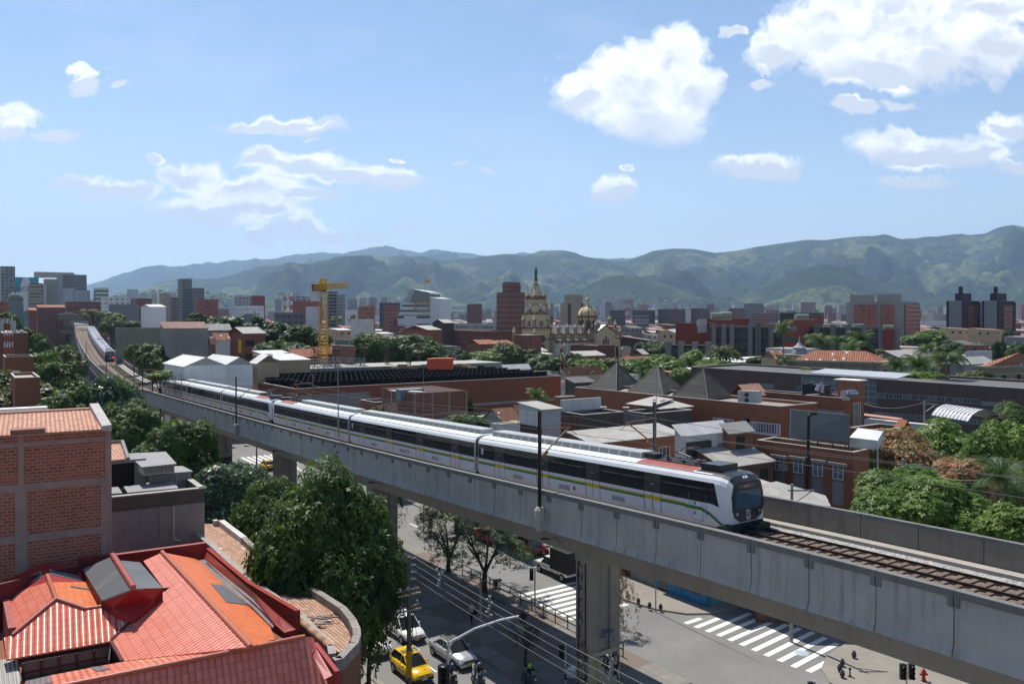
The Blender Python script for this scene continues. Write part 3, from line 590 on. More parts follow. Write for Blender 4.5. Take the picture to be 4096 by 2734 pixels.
def crown_mesh(name,seed,nl,leaf,mats,nlobe=26,flat=.0,shell=.86,wide=1.,drop=.5,asp=.38,hole=0):
 g=np.random.default_rng(seed)
 d=g.normal(size=(nlobe,3));d/=np.linalg.norm(d,axis=1)[:,None];d[:,2]=np.abs(d[:,2])*1.1-.42
 c=d*g.uniform(.42,.68,(nlobe,1));r=g.uniform(.24,.40,nlobe);c=np.vstack([c,[[0,0,0]]]);r=np.append(r,.55)
 n=nl//6;k=g.choice(len(r),n,p=r**2/np.sum(r**2));v=g.normal(size=(n,3));v/=np.linalg.norm(v,axis=1)[:,None];v[:,2]=np.where(g.random(n)<.62,np.abs(v[:,2]),v[:,2])
 p=c[k]+v*(r[k]*g.uniform(.72,1.06,n))[:,None]
 D=np.linalg.norm(p[:,None,:]-c[None,:,:],axis=2)/r[None,:];ok=(D.min(1)>.62);p,v=p[ok],v[ok];n=len(p)
 if hole:ok=np.array([vnoise(np.array([a*3.1]),np.array([b_*3.1+q*2]),seed)[0]>hole for a,b_,q in p]);p,v=p[ok],v[ok];n=len(p)
 axis=v+g.normal(size=(n,3))*.35+np.array([0,0,.45]);axis/=np.linalg.norm(axis,axis=1)[:,None]
 t1=np.cross(axis,g.normal(size=(n,3)));t1/=np.linalg.norm(t1,axis=1)[:,None];t2=np.cross(axis,t1)
 V=[];
 for q in range(6):
  a=q*math.pi/3+g.uniform(-.35,.35,n);dirv=t1*np.cos(a)[:,None]+t2*np.sin(a)[:,None]+axis*g.uniform(.0,.5,(n,1));dirv[:,2]-=drop*g.uniform(.2,1,n);dirv/=np.linalg.norm(dirv,axis=1)[:,None]
  sd_=np.cross(dirv,axis);sd_/=np.linalg.norm(sd_,axis=1)[:,None]+1e-6;l=leaf*g.uniform(.7,1.3,(n,1));nrm=np.cross(sd_,dirv)
  b0=p+dirv*l*.08;mid_=p+dirv*l*.55;V.append(np.stack([b0,mid_+sd_*l*asp*.5-nrm*l*.04,p+dirv*l*1.1+np.array([0,0,-.12])*l,mid_-sd_*l*asp*.5-nrm*l*.04],1))
 V=np.concatenate(V,0).reshape(-1,3);V[:,0]*=wide
 if flat:V[:,2]=np.where(V[:,2]<-flat,-flat+(V[:,2]+flat)*.35,V[:,2])
 nf=len(V)//4;me=bpy.data.meshes.new(name)
 cv=[];cf=[]
 if not hole:
  for cc,rr in zip(c,r):
   b0=len(V)+len(cv);m1,m2=7,5
   for i in range(m2+1):
    for j in range(m1):
     th=math.pi*i/m2;ph=2*math.pi*j/m1;cv.append(cc+rr*.66*np.array([math.sin(th)*math.cos(ph),math.sin(th)*math.sin(ph),math.cos(th)]))
   cf+=[(b0+i*m1+j,b0+i*m1+(j+1)%m1,b0+(i+1)*m1+(j+1)%m1,b0+(i+1)*m1+j)for i in range(m2)for j in range(m1)]
 if cv:V=np.vstack([V,np.array(cv)])
 lo_,hi_=np.percentile(V,.4,axis=0),np.percentile(V,99.6,axis=0);V=(V-(lo_+hi_)/2)/((hi_-lo_)/2)
 me.vertices.add(len(V));me.vertices.foreach_set('co',V.ravel());nq=nf+len(cf);me.loops.add(nq*4);me.polygons.add(nq)
 idx=np.arange(nf*4);idx=np.concatenate([idx,np.array(cf,dtype=int).ravel()])if cf else idx
 me.loops.foreach_set('vertex_index',idx);me.polygons.foreach_set('loop_start',np.arange(nq)*4);me.polygons.foreach_set('loop_total',np.full(nq,4))
 for m in mats:me.materials.append(m)
 me.update(calc_edges=True);return me
lf_street=leafm('leaf_street',(.012,.032,.006),(.055,.10,.012),(.12,.18,.03),.12)
lf_mango=leafm('leaf_mango',(.035,.085,.012),(.11,.19,.025),(.2,.27,.05),.15)
lf_red=leafm('leaf_flush',(.07,.10,.02),(.15,.15,.04),(.42,.19,.10),.6)
lf_lt=leafm('leaf_light',(.05,.10,.015),(.13,.21,.03),(.2,.27,.05),.15)
lf_mid=leafm('leaf_mid',(.022,.05,.014),(.06,.10,.022))
lf_olive=leafm('leaf_olive',(.05,.06,.02),(.12,.125,.04),(.16,.13,.05),.2)
lf_dk=leafm('leaf_dark_and_shaded',(.012,.03,.010),(.035,.065,.018))  # naturally dark crowns; airy plaza trees wear it as painted deck shade
CM={'near':[crown_mesh('crown_near',s,90000,.050,[lf_street],34,asp=.42)for s in(1,2,3)],'mid':[crown_mesh('crown_mid',s,20000,.08,[lf_mid],26,asp=.55)for s in(11,12,13)],'far':[crown_mesh('crown_far',s,4800,.13,[lf_mid],18,asp=.7)for s in(21,22,23,24)],'airy':[crown_mesh('crown_airy',s,16000,.05,[lf_street],20,shell=1,asp=.3,hole=.42)for s in(31,32)],'flat':[crown_mesh('crown_flat',s,9000,.075,[lf_olive],16,flat=.1,wide=1,asp=.5,hole=.3)for s in(41,)]}
def recolor(me,mt,key):
 k=(me.name,mt.name)
 if k not in RC:m2=me.copy();m2 .materials.clear();m2 .materials.append(mt);RC[k]=m2
 return RC[k]
RC={};NTREE=[0];SIGHT=[]
def tree(label,x,y0,y1,wpx,Y,kind='mid',mt=None,group=None,name='tree',zg=0,trunk=.035,cat='tree',seed=None,lean=0,base=None,cr=None):
 """crown spans rows y0..y1 and wpx columns of the photo at depth Y; trunk down to the ground"""
 NTREE[0]+=1;SIGHT.append((x-wpx/2,x+wpx/2,Y,y0+(y1-y0)*.55));rr=random.Random(seed or NTREE[0]*13)
 top=PY(x,y0,Y);bot=PY(x,y1,Y);rz_=(top.z-bot.z)/2;rx=wpx/F*Y/2;c=Vector((top.x,Y,(top.z+bot.z)/2))
 bx=base or(c.x+lean,Y);h=c.z-zg
 root=thing(name,label,cat,(bx[0],bx[1],zg),0,group)
 ms=CM[kind];me=ms[rr.randrange(len(ms))];
 if mt:me=recolor(me,mt,0)
 o=bpy.data.objects.new('crown',me);COL.objects.link(o);o.parent=root;o.location=c-Vector((bx[0],bx[1],zg));o.scale=(rx,rx*rr.uniform(.9,1.1),rz_);o.rotation_euler=(0,0,rr.random()*6.3)
 tr_=max(.1,rx*trunk*2);cc=Vector(o.location);b=MB()
 fork=Vector((0,0,max(1.2,(h-rz_)*.8)));k_=Vector((rr.uniform(-.15,.15),0,fork.z*.5));b.tube([Vector((0,0,-.1)),k_,fork],[tr_*1.25,tr_,tr_*.85],8)
 for i in range(5 if kind!='far' else 3):
  a=i*1.26+rr.random();e=cc+Vector((math.cos(a)*rx*.55,math.sin(a)*rx*.55,rz_*rr.uniform(-.1,.5)));md=(fork+e)/2+Vector((0,0,rz_*.12));b.tube([fork,md,e],[tr_*.6,tr_*.4,tr_*.15],6 if kind!='far' else 4)
  if kind in('airy','flat'):
   for j in range(3):a2=a+rr.uniform(-1,1);b.tube([md,md+(e-md)*.5+Vector((math.cos(a2),math.sin(a2),.5))*rx*.35],[tr_*.3,tr_*.08],4)
 b.build('trunk',bark,root,org=(0,0,0));ORG[root.name]=Vector((0,0,0));return root
st='row of leafy trees along the avenue beside the viaduct'
tree('huge dense dark green tree beside the street corner, in front of the viaduct',1300,1862,2640,590,50,'near',None,st,seed=1)
tree('dark leafy tree hanging over the white van at the rounded corner',1480,2240,2480,260,49,'near',lf_dk,st,seed=2)
tree('broad green tree left of the huge one, behind the tiled roof edge',1090,1925,2360,360,62,'near',None,st,seed=5)
tree('glossy grey green tree above the concrete parapet roof',930,1850,2200,370,76,'near',leafm('leaf_shiny',(.02,.05,.02),(.06,.10,.045),(.25,.3,.22),.12,rough=.3),st,seed=7)
for i,(lab,x,y0,y1,w_,Y,kd,mt)in enumerate([('tree crown directly behind the louvred roof vents',700,1680,2000,320,92,'near',None),('tree crown pressed against the right edge of the brick tower',540,1610,1930,290,104,'near',None),('pale glinting tree between the brick tower and the viaduct bend',430,1510,1800,240,122,'mid',leafm('leaf_shiny',(.02,.05,.02),(.06,.10,.045))),('rounded green tree left of the pale glinting tree',300,1545,1780,230,120,'mid',lf_street),('small tree crown behind the tiled ridge of the brick tower',215,1580,1700,160,112,'mid',lf_street),('bushy tree in the avenue row below the first bend pole',250,1450,1640,190,146,'mid',lf_street),('bright tree in the avenue row beside the brick terrace house',195,1405,1560,150,170,'mid',lf_lt),('tree in the avenue row under the curved parapet',180,1360,1480,110,195,'mid',lf_mid),('small tree in the avenue row near the station stairs',150,1335,1430,80,225,'mid',lf_mid),('farthest green tree of the avenue row below the station',122,1315,1390,60,260,'far',lf_mid)]):tree(lab,x,y0,y1+25,w_*1.03,Y,kd,mt,st,seed=40+i)
tree('olive brown spreading tree at the left edge above the tiled roof',60,1490,1700,330,130,'mid',lf_olive,seed=60)
tree('yellow green tree in the shade under the curved viaduct',290,1400,1520,130,215,'mid',lf_olive,seed=61)
tree('small bright tree standing under the viaduct near the station',265,1380,1450,80,240,'mid',lf_lt,seed=62)
tree('palm-like leafy tree at the left edge beside the antenna mast',5,1250,1350,90,240,'mid',lf_street,seed=63)
tree('green tree right of the antenna mast',55,1262,1330,60,262,'mid',lf_lt,seed=64)
tree('slim tree with dark foliage standing behind the first pier',1560,1935,2110,150,80,'airy',lf_dk,seed=70,group='thin trees on the plaza')  # airy plaza trees: leaf colour darkened to stand for the deck's shade
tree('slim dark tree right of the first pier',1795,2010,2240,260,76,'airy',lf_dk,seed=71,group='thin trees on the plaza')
tree('airy spreading tree whose branches reach over the road below the deck',1940,2080,2270,400,70.5,'airy',lf_dk,seed=72,group='thin trees on the plaza',trunk=.028)  # dark leaf colour carries the shade of the deck above
tree('sapling with thin grey crown near the plaza kerb',2105,2500,2600,110,55.5,'airy',lf_dk,seed=73,group='thin trees on the plaza')  # crown also coloured dark for the deck's shade
tree('tree under the deck behind the red car',1830,1960,2110,330,90,'airy',lf_mid,seed=74)
rg='cluster of mango trees beside the brick office'
for i,(lab,x,y0,y1,w_,Y,mt)in enumerate([('glossy dark green mango tree just above the far parapet',3690,1890,2180,500,62,lf_mango),('rusty red flushed mango tree beside the billboard roof',3590,1720,2010,340,84,lf_red),('tall mango tree with fresh green top behind the rusty one',3790,1685,1980,380,92,lf_mango),('mango tree with reddish shoots in the middle of the cluster',3820,1830,2010,260,76,lf_red),('broad mango tree at the right edge of the photo',4010,1690,2000,320,84,lf_mango),('dark green tree at the right edge above the long purple building',4050,1610,1760,220,100,lf_street),('yellow green shrub tree at the lower right by the parapet',4040,2020,2180,220,52,lf_lt),('bright green small tree behind the shrub at the right edge',4085,1890,2010,100,60,lf_lt),('small tree with yellow shoots left of the rusty mango tree',3470,1800,1900,80,80,lf_lt)]):tree(lab,x,y0,y1,w_,Y,'near' if i<6 else 'mid',mt,rg if i<6 else None,seed=80+i)
def palm_mesh(seed,nf=16,L=2.6,droop=.9,up=.8):
 g=random.Random(seed);b=MB()
 for i in range(nf):
  a=i*2.4+g.random()*.3;e=up*g.uniform(-.35,1.15);pts=[];d=Vector((math.cos(a),math.sin(a),0));p=Vector((0,0,0));n_=9;Lf=L*g.uniform(.85,1.1)
  for k in range(n_+1):
   pts.append(p.copy());ang=e-(k/n_)**1.4*(droop+.9);p=p+(d*math.cos(ang)+Vector((0,0,math.sin(ang))))*Lf/n_
  s_=d.cross(Vector((0,0,1)))
  for k in range(1,n_+1):
   for q in range(3):
    o_=pts[k-1].lerp(pts[k],q/3)if k else pts[k]
    wl=L*.30*math.sin(math.pi*min(.97,(k-.5+q/3)/(n_+.3))**.7)+.06
    for sg in(1,-1):
     tip=o_+s_*sg*wl+(pts[k]-pts[k-1])*1.0+Vector((0,0,-wl*.55));wd=(pts[k]-pts[k-1])*.2
     b.poly([o_,o_+wd,tip,tip-wd*.3],0)
  b.tube(pts,[.035*L/2.6]*len(pts),3,0)
 return b
PM=[palm_mesh(1,18,1.,.7,1.1),palm_mesh(2,20,1.,1.0,.9)]
pmm=[x.build('fronds',[leafm('leaf_palm',(.02,.05,.012),(.06,.11,.02),sc=2)],None,org=(0,0,0))for x in PM];PMe=[o.data for o in pmm]
for o in pmm:bpy.data.objects.remove(o)
def palm(label,x,ytop,yc,ybase,L,Y,k=0,group=None,r=.16,zg=0):
 c=PY(x,yc,Y);root=thing('palm_tree',label,'palm tree',(c.x,Y,zg),0,group);ORG[root.name]=Vector((0,0,0))
 o=bpy.data.objects.new('fronds',PMe[k]);COL.objects.link(o);o.parent=root;o.location=(0,0,c.z-zg);o.scale=(L,L,L);o.rotation_euler=(0,0,x*.7)
 b=MB();b.tube([(0,0,0),(.1,0,(c.z-zg)*.5),(0,0,c.z-zg)],[r*1.3,r,r*.8],8);b.build('trunk',M('palm_trunk',(.22,.2,.17),(.14,.12,.1),sc=3),root,org=(0,0,0));return root
def G(s,t,z=0):p=VP(s,t);return Vector((p.x,p.y,z))
def st_of(P):
 best=min(((Vector((P[0]-x,P[1]-y)).length,i)for i,(x,y)in enumerate(zip(xs,ys))),key=lambda q:q[0]);s=PS[best[1]]
 p=VP(s);d=VD(s);n=Vector((d.y,-d.x,0));q=Vector((P[0],P[1],0))-Vector((p.x,p.y,0));return s+q.dot(d),q.dot(n)
def s_at(px,t):
 lo,hi=-50.,880.;k=(px-CX)/F
 for _ in range(40):
  m_=(lo+hi)/2;p=VP(m_,t);
  if p.x/p.y>k:lo=m_
  else:hi=m_
 return lo
def strip(mb,t0,t1,s0,s1,z,mi=0,ds=4):
 n=max(1,int((s1-s0)/ds));
 for i in range(n):
  a,c=s0+(s1-s0)*i/n,s0+(s1-s0)*(i+1)/n;mb.poly([G(a,t0,z),G(a,t1,z),G(c,t1,z),G(c,t0,z)],mi)
def struct(mb,name,mats,label):o=mb.build(name,mats,None,org=(0,0,0));tag(o,label,None,None,'structure');return o
b=MB();strip(b,-12,22,-60,560,.0);b.poly([G(-60,22,0),G(-60,70,0),G(30,70,0),G(30,22,0)]);struct(b,'road',asphalt,'grey asphalt avenue on both sides of the viaduct')
kerb=M('kerb_stone',(.36,.33,.28),(.27,.25,.21),sc=1.5,fine=.3)
def slab(pts,name,label,mat_=paving,z=.14):
 b=MB();b.ext([(p[0],p[1])for p in pts],-.01,z,1,0);return struct(b,name,[mat_,kerb],label)
pl_,t=newmat('plaza_paving');uvn=t.n('ShaderNodeUVMap').outputs[0];P=t.n('ShaderNodeNewGeometry').outputs['Position']
bk=t.n('ShaderNodeTexBrick',offset=0,i={'Vector':uvn,'Color1':(.24,.225,.20),'Color2':(.19,.175,.155),'Mortar':(.12,.11,.10),'Scale':1,'Mortar Size':.015,'Brick Width':.8,'Row Height':.8})
c=t.mix(t.n('ShaderNodeTexChecker',i={'Vector':uvn,'Scale':.22}).outputs[1],bk.outputs[0],(.17,.125,.10));c=t.mix(t.m('MULTIPLY',t.noise(P,.6,6,.7),.6),c,(.11,.10,.09));fin(t,**{'Base Color':c,'Roughness':.9})
for(s0,s1)in((-45,19),(22,109),(126,400)):
 n=max(2,int((s1-s0)/6));ss=[s0+(s1-s0)*i/n for i in range(n+1)]
 slab([G(s,.7)for s in ss]+[G(s,9.8)for s in ss[::-1]],'plaza','shaded paved median under the viaduct, bounded by kerbs',pl_)
ss=[-45+9*i for i in range(40)];slab([G(s,-17)for s in ss]+[G(s,-6.7)for s in ss[::-1]],'pavement','pavement on the near side of the avenue under the trees')
arc=[(31,20.5),(29.6,22.5),(29.8,20.0),(30.6,18.4),(32.2,17.3),(35,16.6),(38,16.6),(47,17.6)]
slab([G(29.6,60),G(29.6,22.5),G(29.9,20.2),G(30.9,18.6),G(33,17.3),G(36,16.7),G(41,17.0),G(47,17.7),G(60,18.2),G(90,18.2),G(108,18.2),G(108,60)],'pavement','sunlit pavement in front of the blue corner house')
ss=[112+8*i for i in range(38)];slab([G(s,17.8)for s in ss]+[G(s,26)for s in ss[::-1]],'pavement','pavement on the far side of the avenue')
slab([G(20.4,60),G(20.3,24.5),G(20,22.6),G(19.6,20.6),G(18.6,18.6),G(17,17.2),G(13,16.6),G(5,16.6),G(-45,16.6),G(-45,60)],'pavement','sunlit corner pavement with stone egg bollards')
pw,t=newmat('road_paint');P=t.n('ShaderNodeNewGeometry').outputs['Position'];n=t.ramp(t.noise(P,2.6,7,.75),[(.60,0.),(.68,1.)])
fin(t,**{'Base Color':t.mix(t.m('MULTIPLY',n,.8),(.72,.71,.67),(.16,.155,.15)),'Roughness':.85})
def mark(pts,name,label,mt=pw,z=.006):b=MB();b.poly([(p[0],p[1],z)for p in pts]);return b.build(name,mt,None,org=(0,0,0))
zb=thing('zebra_crossing','zebra crossing of worn white bars over the side street in front of the right corner','zebra crossing',(0,0,0))
le=[(1140,935),(1225,970),(1320,1005),(1415,1040),(1510,1080),(1610,1120),(1715,1165),(1820,1210),(1935,1255),(2050,1305),(2180,1345)]
re_=[(1270,893),(1420,893),(1690,850),(1800,880),(1900,912),(2005,945),(2115,975),(2225,1010),(2330,1055),(2430,1105),(2530,1165)]
for(l,r)in zip(le,re_):
 a=PZ(*cI(*l),0);c=PZ(*cI(*r),0);
 d=(c-a).normalized();n=Vector((-d.y,d.x,0));wv_=.44
 b=MB();b.poly([(p.x,p.y,.006)for p in(a,c,c-n*wv_,a-n*wv_)][::1]);b.build('bar',pw,zb)
zb=thing('zebra_crossing','zebra crossing beside the left face of the near pier, half covered by tree shadow','zebra crossing',(0,0,0))
for i in range(8):
 b=MB();s0=35.2+i*.95;b.poly([G(s0,10.3+(.0),.006),G(s0,16.4,.006),G(s0+.48,16.4,.006),G(s0+.48,10.3,.006)]);b.build('bar',pw,zb)
zb=thing('zebra_crossing','distant zebra crossing on the avenue near the yellow taxi','zebra crossing',(0,0,0))
for i in range(8):
 b=MB();tt=10.3+i*.95;b.poly([G(116,tt,.006),G(123.5,tt,.006),G(123.5,tt+.5,.006),G(116,tt+.5,.006)]);b.build('bar',pw,zb)
zb=thing('zebra_crossing','far zebra crossing seen between the second and third piers','zebra crossing',(0,0,0))
for i in range(8):
 b=MB();tt=10.3+i*.95;b.poly([G(147,tt,.006),G(152,tt,.006),G(152,tt+.5,.006),G(147,tt+.5,.006)]);b.build('bar',pw,zb)
b=MB()
for s0 in list(range(52,110,7))+list(range(156,300,8)):b.poly([G(s0,13.6,.006),G(s0+3,13.6,.006),G(s0+3,13.76,.006),G(s0,13.76,.006)])
for s0 in range(-30,250,7):b.poly([G(s0,-3.0,.006),G(s0+2.6,-3.0,.006),G(s0+2.6,-2.87,.006),G(s0,-2.87,.006)])
b.poly([G(113.6,10,.007),G(113.6,17.6,.007),G(114.1,17.6,.007),G(114.1,10,.007)])
o=b.build('lane_markings',pw,None,org=(0,0,0));tag(o,'white dashed lane lines painted on the avenue','road markings',None,'stuff')
b=MB();b.poly([G(105,14.6,.008),G(105,14.85,.008),G(110,14.85,.008),G(110,14.6,.008)]);b.poly([G(109.5,14.0,.008),G(109.5,15.4,.008),G(112.2,14.72,.008)]);o=b.build('road_arrow',pw,None);tag(o,'white straight arrow painted on the road by the yellow taxi','road arrow')
p=PZ(*cI(2150,1195),0);b=MB();b.lathe(p,[(0,.012),(.5,.012),(.52,.001)],20);o=b.build('manhole_cover',M('manhole_blue',(.36,.47,.50),(.28,.38,.42)));tag(o,'pale blue round manhole cover between the zebra bars','manhole cover')
def bollard(p,label,group='stone egg bollards on the corner pavements'):
 root=thing('bollard',label,'bollard',(0,0,0),0,group);b=MB();b.lathe((0,0,0),[(0,0),(.13,0),(.15,.05),(.13,.08),(.22,.2),(.27,.38),(.25,.55),(.17,.74),(.08,.86),(0,.9)],14)
 o=b.build('stone_egg',M('bollard_stone',(.05,.045,.04),(.09,.085,.08),sc=4,fine=.4),root);b=MB();b.lathe((0,0,0),[(.0,.0),(.2,0),(.2,.04),(0,.04)],12);b.build('base',concrete_dark,root);root.location=(p[0],p[1],.14);root.scale=(.62,.62,.62);return root
for(q,lab)in((cI(755,780),'egg bollard farthest left of the three by the blue house'),(cI(850,815),'middle egg bollard of the three by the blue house'),(cI(945,830),'egg bollard nearest the road of the three by the blue house'),(cJ(897,1238),'egg bollard standing alone nearest the deck on the right corner'),(cJ(797,1308),'topmost of the three huddled egg bollards on the right corner'),(cJ(775,1355),'middle of the three huddled egg bollards on the right corner'),(cJ(797,1405),'lowest of the three huddled egg bollards on the right corner'),(cH(1688,350),'egg bollard under the deck left of its twin behind the pickup'),(cH(1765,345),'egg bollard under the deck right of its twin behind the pickup')):bollard(PZ(*q,.14),lab)
for i in range(7):bollard(G(134+i*2.2,8.3-.1*i,.14),['first','second','third','fourth','fifth','sixth','last'][i]+' of seven dark bollards in a row behind the far pier')
p=PZ(*cJ(1492,1432),.14);root=thing('fire_hydrant','small red fire hydrant on the corner pavement below the deck','fire hydrant',tuple(p));redp=M('hydrant_red',(.42,.015,.02),(.3,.01,.015),sc=4,rough=.5)
b=MB();b.lathe(p,[(0,0),(.17,0),(.17,.06),(.11,.08),(.11,.5),(.16,.52),(.16,.58),(.12,.68),(.05,.74),(.05,.8),(0,.82)],14);b.build('barrel',redp,root)
for q in(-1,1):b=MB();b.cyl(p+Vector((0,0,.42)),p+Vector((q*.22,0,.42)),.06,n=8);b.cyl(p+Vector((q*.2,0,.42)),p+Vector((q*.25,0,.42)),.085,n=6);b.build('outlet',redp,root)
p=PZ(*cJ(862,1395),.14);b=MB();b.cyl(p,p+Vector((0,0,.5)),.05,n=8);b.lathe(p,[(0,0),(.16,0),(.1,.06),(0,.06)],10);b.lathe(p+Vector((0,0,.45)),[(.09,0),(.09,.12),(0,.14)],8);o=b.build('short_post',rusty);tag(o,'short rusty iron post beside the egg bollards','post')
root=thing('railing','dark metal railing along the plaza edge facing the zebra crossing','railing',tuple(G(40,8.8,.14)));nv=M('railing_paint',(.02,.022,.03),rough=.5)
for i in range(15):p=G(27.5+i*1.55,8.8,.14);b=MB();b.box(p-Vector((.04,.04,0)),(.08,0,0),(0,.08,0),(0,0,1.0));b.build('post',nv,root)
for z in(1.1,.62):b=MB();b.tube([G(27.5,8.8,z+.04),G(49.2,8.8,z+.04)],.045,8);b.build('rail',nv,root)
def text(s_,size,loc,xa,za,mt,parent=None,name='lettering',ext=.004,org=None):
 cu=bpy.data.curves.new('t','FONT');cu.body=s_;cu.size=size;cu.extrude=ext;cu.align_x='CENTER';cu.align_y='CENTER';o=bpy.data.objects.new('t',cu);COL.objects.link(o)
 me=bpy.data.meshes.new_from_object(o);bpy.data.objects.remove(o);xa=Vector(xa).normalized();za=Vector(za).normalized();n=xa.cross(za)
 org=org if org is not None else(ORG[parent.name]if parent else Vector((0,0,0)));me.transform(Matrix(((xa.x,za.x,n.x,loc[0]-org[0]),(xa.y,za.y,n.y,loc[1]-org[1]),(xa.z,za.z,n.z,loc[2]-org[2]),(0,0,0,1))))
 me.materials.clear();me.materials.append(mt);q=bpy.data.objects.new(name,me);COL.objects.link(q)
 if parent:q.parent=parent
 else:q.location=org
 return q
def strokes(b,c,xa,w_,h_,seed,n=6,r=.03,nn=None,mi=0):
 g_=random.Random(seed);nn=nn
 for i in range(n):
  p=c+xa*g_.uniform(-w_/2,w_/2)+Vector((0,0,g_.uniform(-h_/2,h_/2)));a=g_.random()*6.3;pts=[p]
  for k in range(7):a+=g_.uniform(-1.1,1.1);p=p+xa*math.cos(a)*w_*.13+Vector((0,0,math.sin(a)*h_*.13));p=c+xa*max(-w_/2,min(w_/2,(p-c).dot(xa)))+Vector((0,0,max(-h_/2,min(h_/2,(p-c).z))));pts.append(p)
  for q1,q2 in zip(pts[:-1],pts[1:]):
   d=(q2-q1);
   if d.length<.01:continue
   u=nn.cross(d.normalized())*r;b.poly([q1-u,q2-u,q2+u,q1+u],mi)
for pi,(s,o)in enumerate(zip((24.9,56.5,84,112,140),piers[1:6])):
 d=VD(s);n=Vector((d.y,-d.x,0));c=G(s,4.3);f1=c-n*1.3;f2=c-d*.625
 cols=[M('mural_cream',(.42,.38,.28),(.3,.28,.22),sc=1.2,fine=.3),M('mural_yellow',(.42,.3,.06),(.25,.2,.1),sc=2),black,M('tag_blue',(.03,.07,.22)),M('tag_orange',(.6,.2,.04)),M('mural_dark',(.05,.05,.055),(.1,.1,.1),sc=2)]
 b=MB();b.box(f2+n*-1.29-d*.02+Vector((0,0,.14)),n*2.58,d*.02,Vector((0,0,2.2 if pi else 2.6)),0 if pi==0 else 5);b.box(f1-n*.02-d*.62+Vector((0,0,.14)),d*1.24,n*.02,Vector((0,0,2.1)),5 if pi else 0)
 strokes(b,f2-d*.025+n*.3+Vector((0,0,1.4)),n,1.7,2.0,pi,14,.05,-d,2);strokes(b,f2-d*.026-n*.8+Vector((0,0,1.5)),n,.6,1.8,pi+5,8,.045,-d,1);strokes(b,f1-n*.026+Vector((0,0,1.3)),d,1.0,1.8,pi+9,9,.04,-n,2 if pi==0 else 0)
 strokes(b,f2-d*.006+n*.25+Vector((0,0,3.5)),n,1.0,.7,pi+3,4,.03,-d,3);strokes(b,f1-n*.006+Vector((0,0,3.3)),d,.5,.9,pi+4,5,.02,-n,2)
 b.build('pier_painting',cols,o)
 if pi==0:
  for k,ch in enumerate('KNPTA'):text(ch,.85,f1-n*.012+d*.2+Vector((0,0,8.3-k*.85)),-d,(0,0,1),black,o,'painted_tag')
  for k in range(3):b=MB();b.box(f1-n*.01+d*.15+Vector((0,0,4.2-k*.3)),d*.12,n*.004,Vector((0,0,.18)));b.build('painted_dot',black,o)
  text('DCDM',.4,f1-n*.012+Vector((0,0,2.45)),-d,(0,0,1),black,o,'painted_tag');text('NK',.28,f1-n*.012-d*.45+Vector((0,0,2.9)),-d,(0,0,1),cols[4],o,'painted_tag')
  text('Krep',.5,f2-d*.012+n*.3+Vector((0,0,3.9)),n,(0,0,1),cols[3],o,'painted_tag')
def bpole(s,near,label,h0=-.2,h1=6.2,stub=True):
 t_=-.32 if near else 8.9;d=VD(s);n=Vector((d.y,-d.x,0));sg=1 if near else-1;p=VP(s,t_);root=thing('catenary_pole',label,'pole',tuple(p),0,'catenary poles along the viaduct parapets')
 b=MB();b.lathe(p,[(.0,-1.0),(.22,-1.0),(.33,-.2),(.33,.25),(.22,.42),(0,.42)],8,sm=False);b.box(p-n*.2*sg-d*.3+Vector((0,0,-.9)),n*.5*sg,d*.6,Vector((0,0,1.0)));b.build('concrete_bracket',conc_light if near else concrete,root)
 zt=h1;b=MB()
 for a in(-.12,.12):b.box(p+d*a*.6-d*.02-n*.07+Vector((0,0,.4)),d*.04,n*.14,Vector((0,0,zt-.4)))
 b.box(p-d*.06-n*.015+Vector((0,0,.4)),d*.12,n*.03,Vector((0,0,zt-.4)));b.box(p-d*.12-n*.1+Vector((0,0,zt)),d*.24,n*.2,Vector((0,0,.05)));b.build('column',M('pole_brown',(.030,.022,.020),(.05,.04,.036),sc=2,rough=.5,metal=.3)if near else M('pole_grey',(.10,.10,.105),(.14,.14,.145),rough=.5,metal=.3),root)
 tc=2.35 if near else 6.05;q=VP(s,tc);e=Vector((q.x,q.y,p.z));arm=M('arm_orange',(.30,.14,.06),(.2,.1,.05),sc=3,rough=.6)
 b=MB();b.tube([p+Vector((0,0,3.4)),e+Vector((0,0,5.0))-n*.5*sg],.05,6);b.tube([p+Vector((0,0,5.15)),e+Vector((0,0,5.05))-n*.3*sg],.035,6);b.cyl(p+n*.2*sg+Vector((0,0,3.48)),p+n*.6*sg+Vector((0,0,3.72)),.09,n=8);b.tube([e+Vector((0,0,5.0))-n*.5*sg,e+Vector((0,0,4.6))+n*.2*sg],.025,4);b.build('cantilever_arm',arm,root)
 return root
nearp=[2159,943,569,424,344,304,281,262];labs=['dark brown pole in front of the first train car','dark brown pole in front of the second train unit','brown pole behind the tail of the white train','grey pole left of the tail of the white train','pole on the curve between the two trains','pole on the curve beside the old train nose','pole on the far curve by the old train','last pole before the station on the near parapet']
NS=[s_at(x,-.32)for x in nearp]
for s,l in zip(NS,labs):bpole(s,True,l)
farp_=[2619,1250,787,597,490,425];labs2=['pole rising behind the red roof patch of the first car','dark pole behind the middle of the train, before the brick warehouse','pole behind the far train unit','pole beside the tin roofs, on the far parapet','pole right of the old train nose on the far parapet','signal pole beside the old train']
for x,l in zip(farp_,labs2):bpole(s_at(x,8.9),False,l)
print('POLES',[round(s)for s in NS],[round(s_at(x,8.9))for x in farp_])
wire=M('wire',(.09,.09,.09),rough=.5)
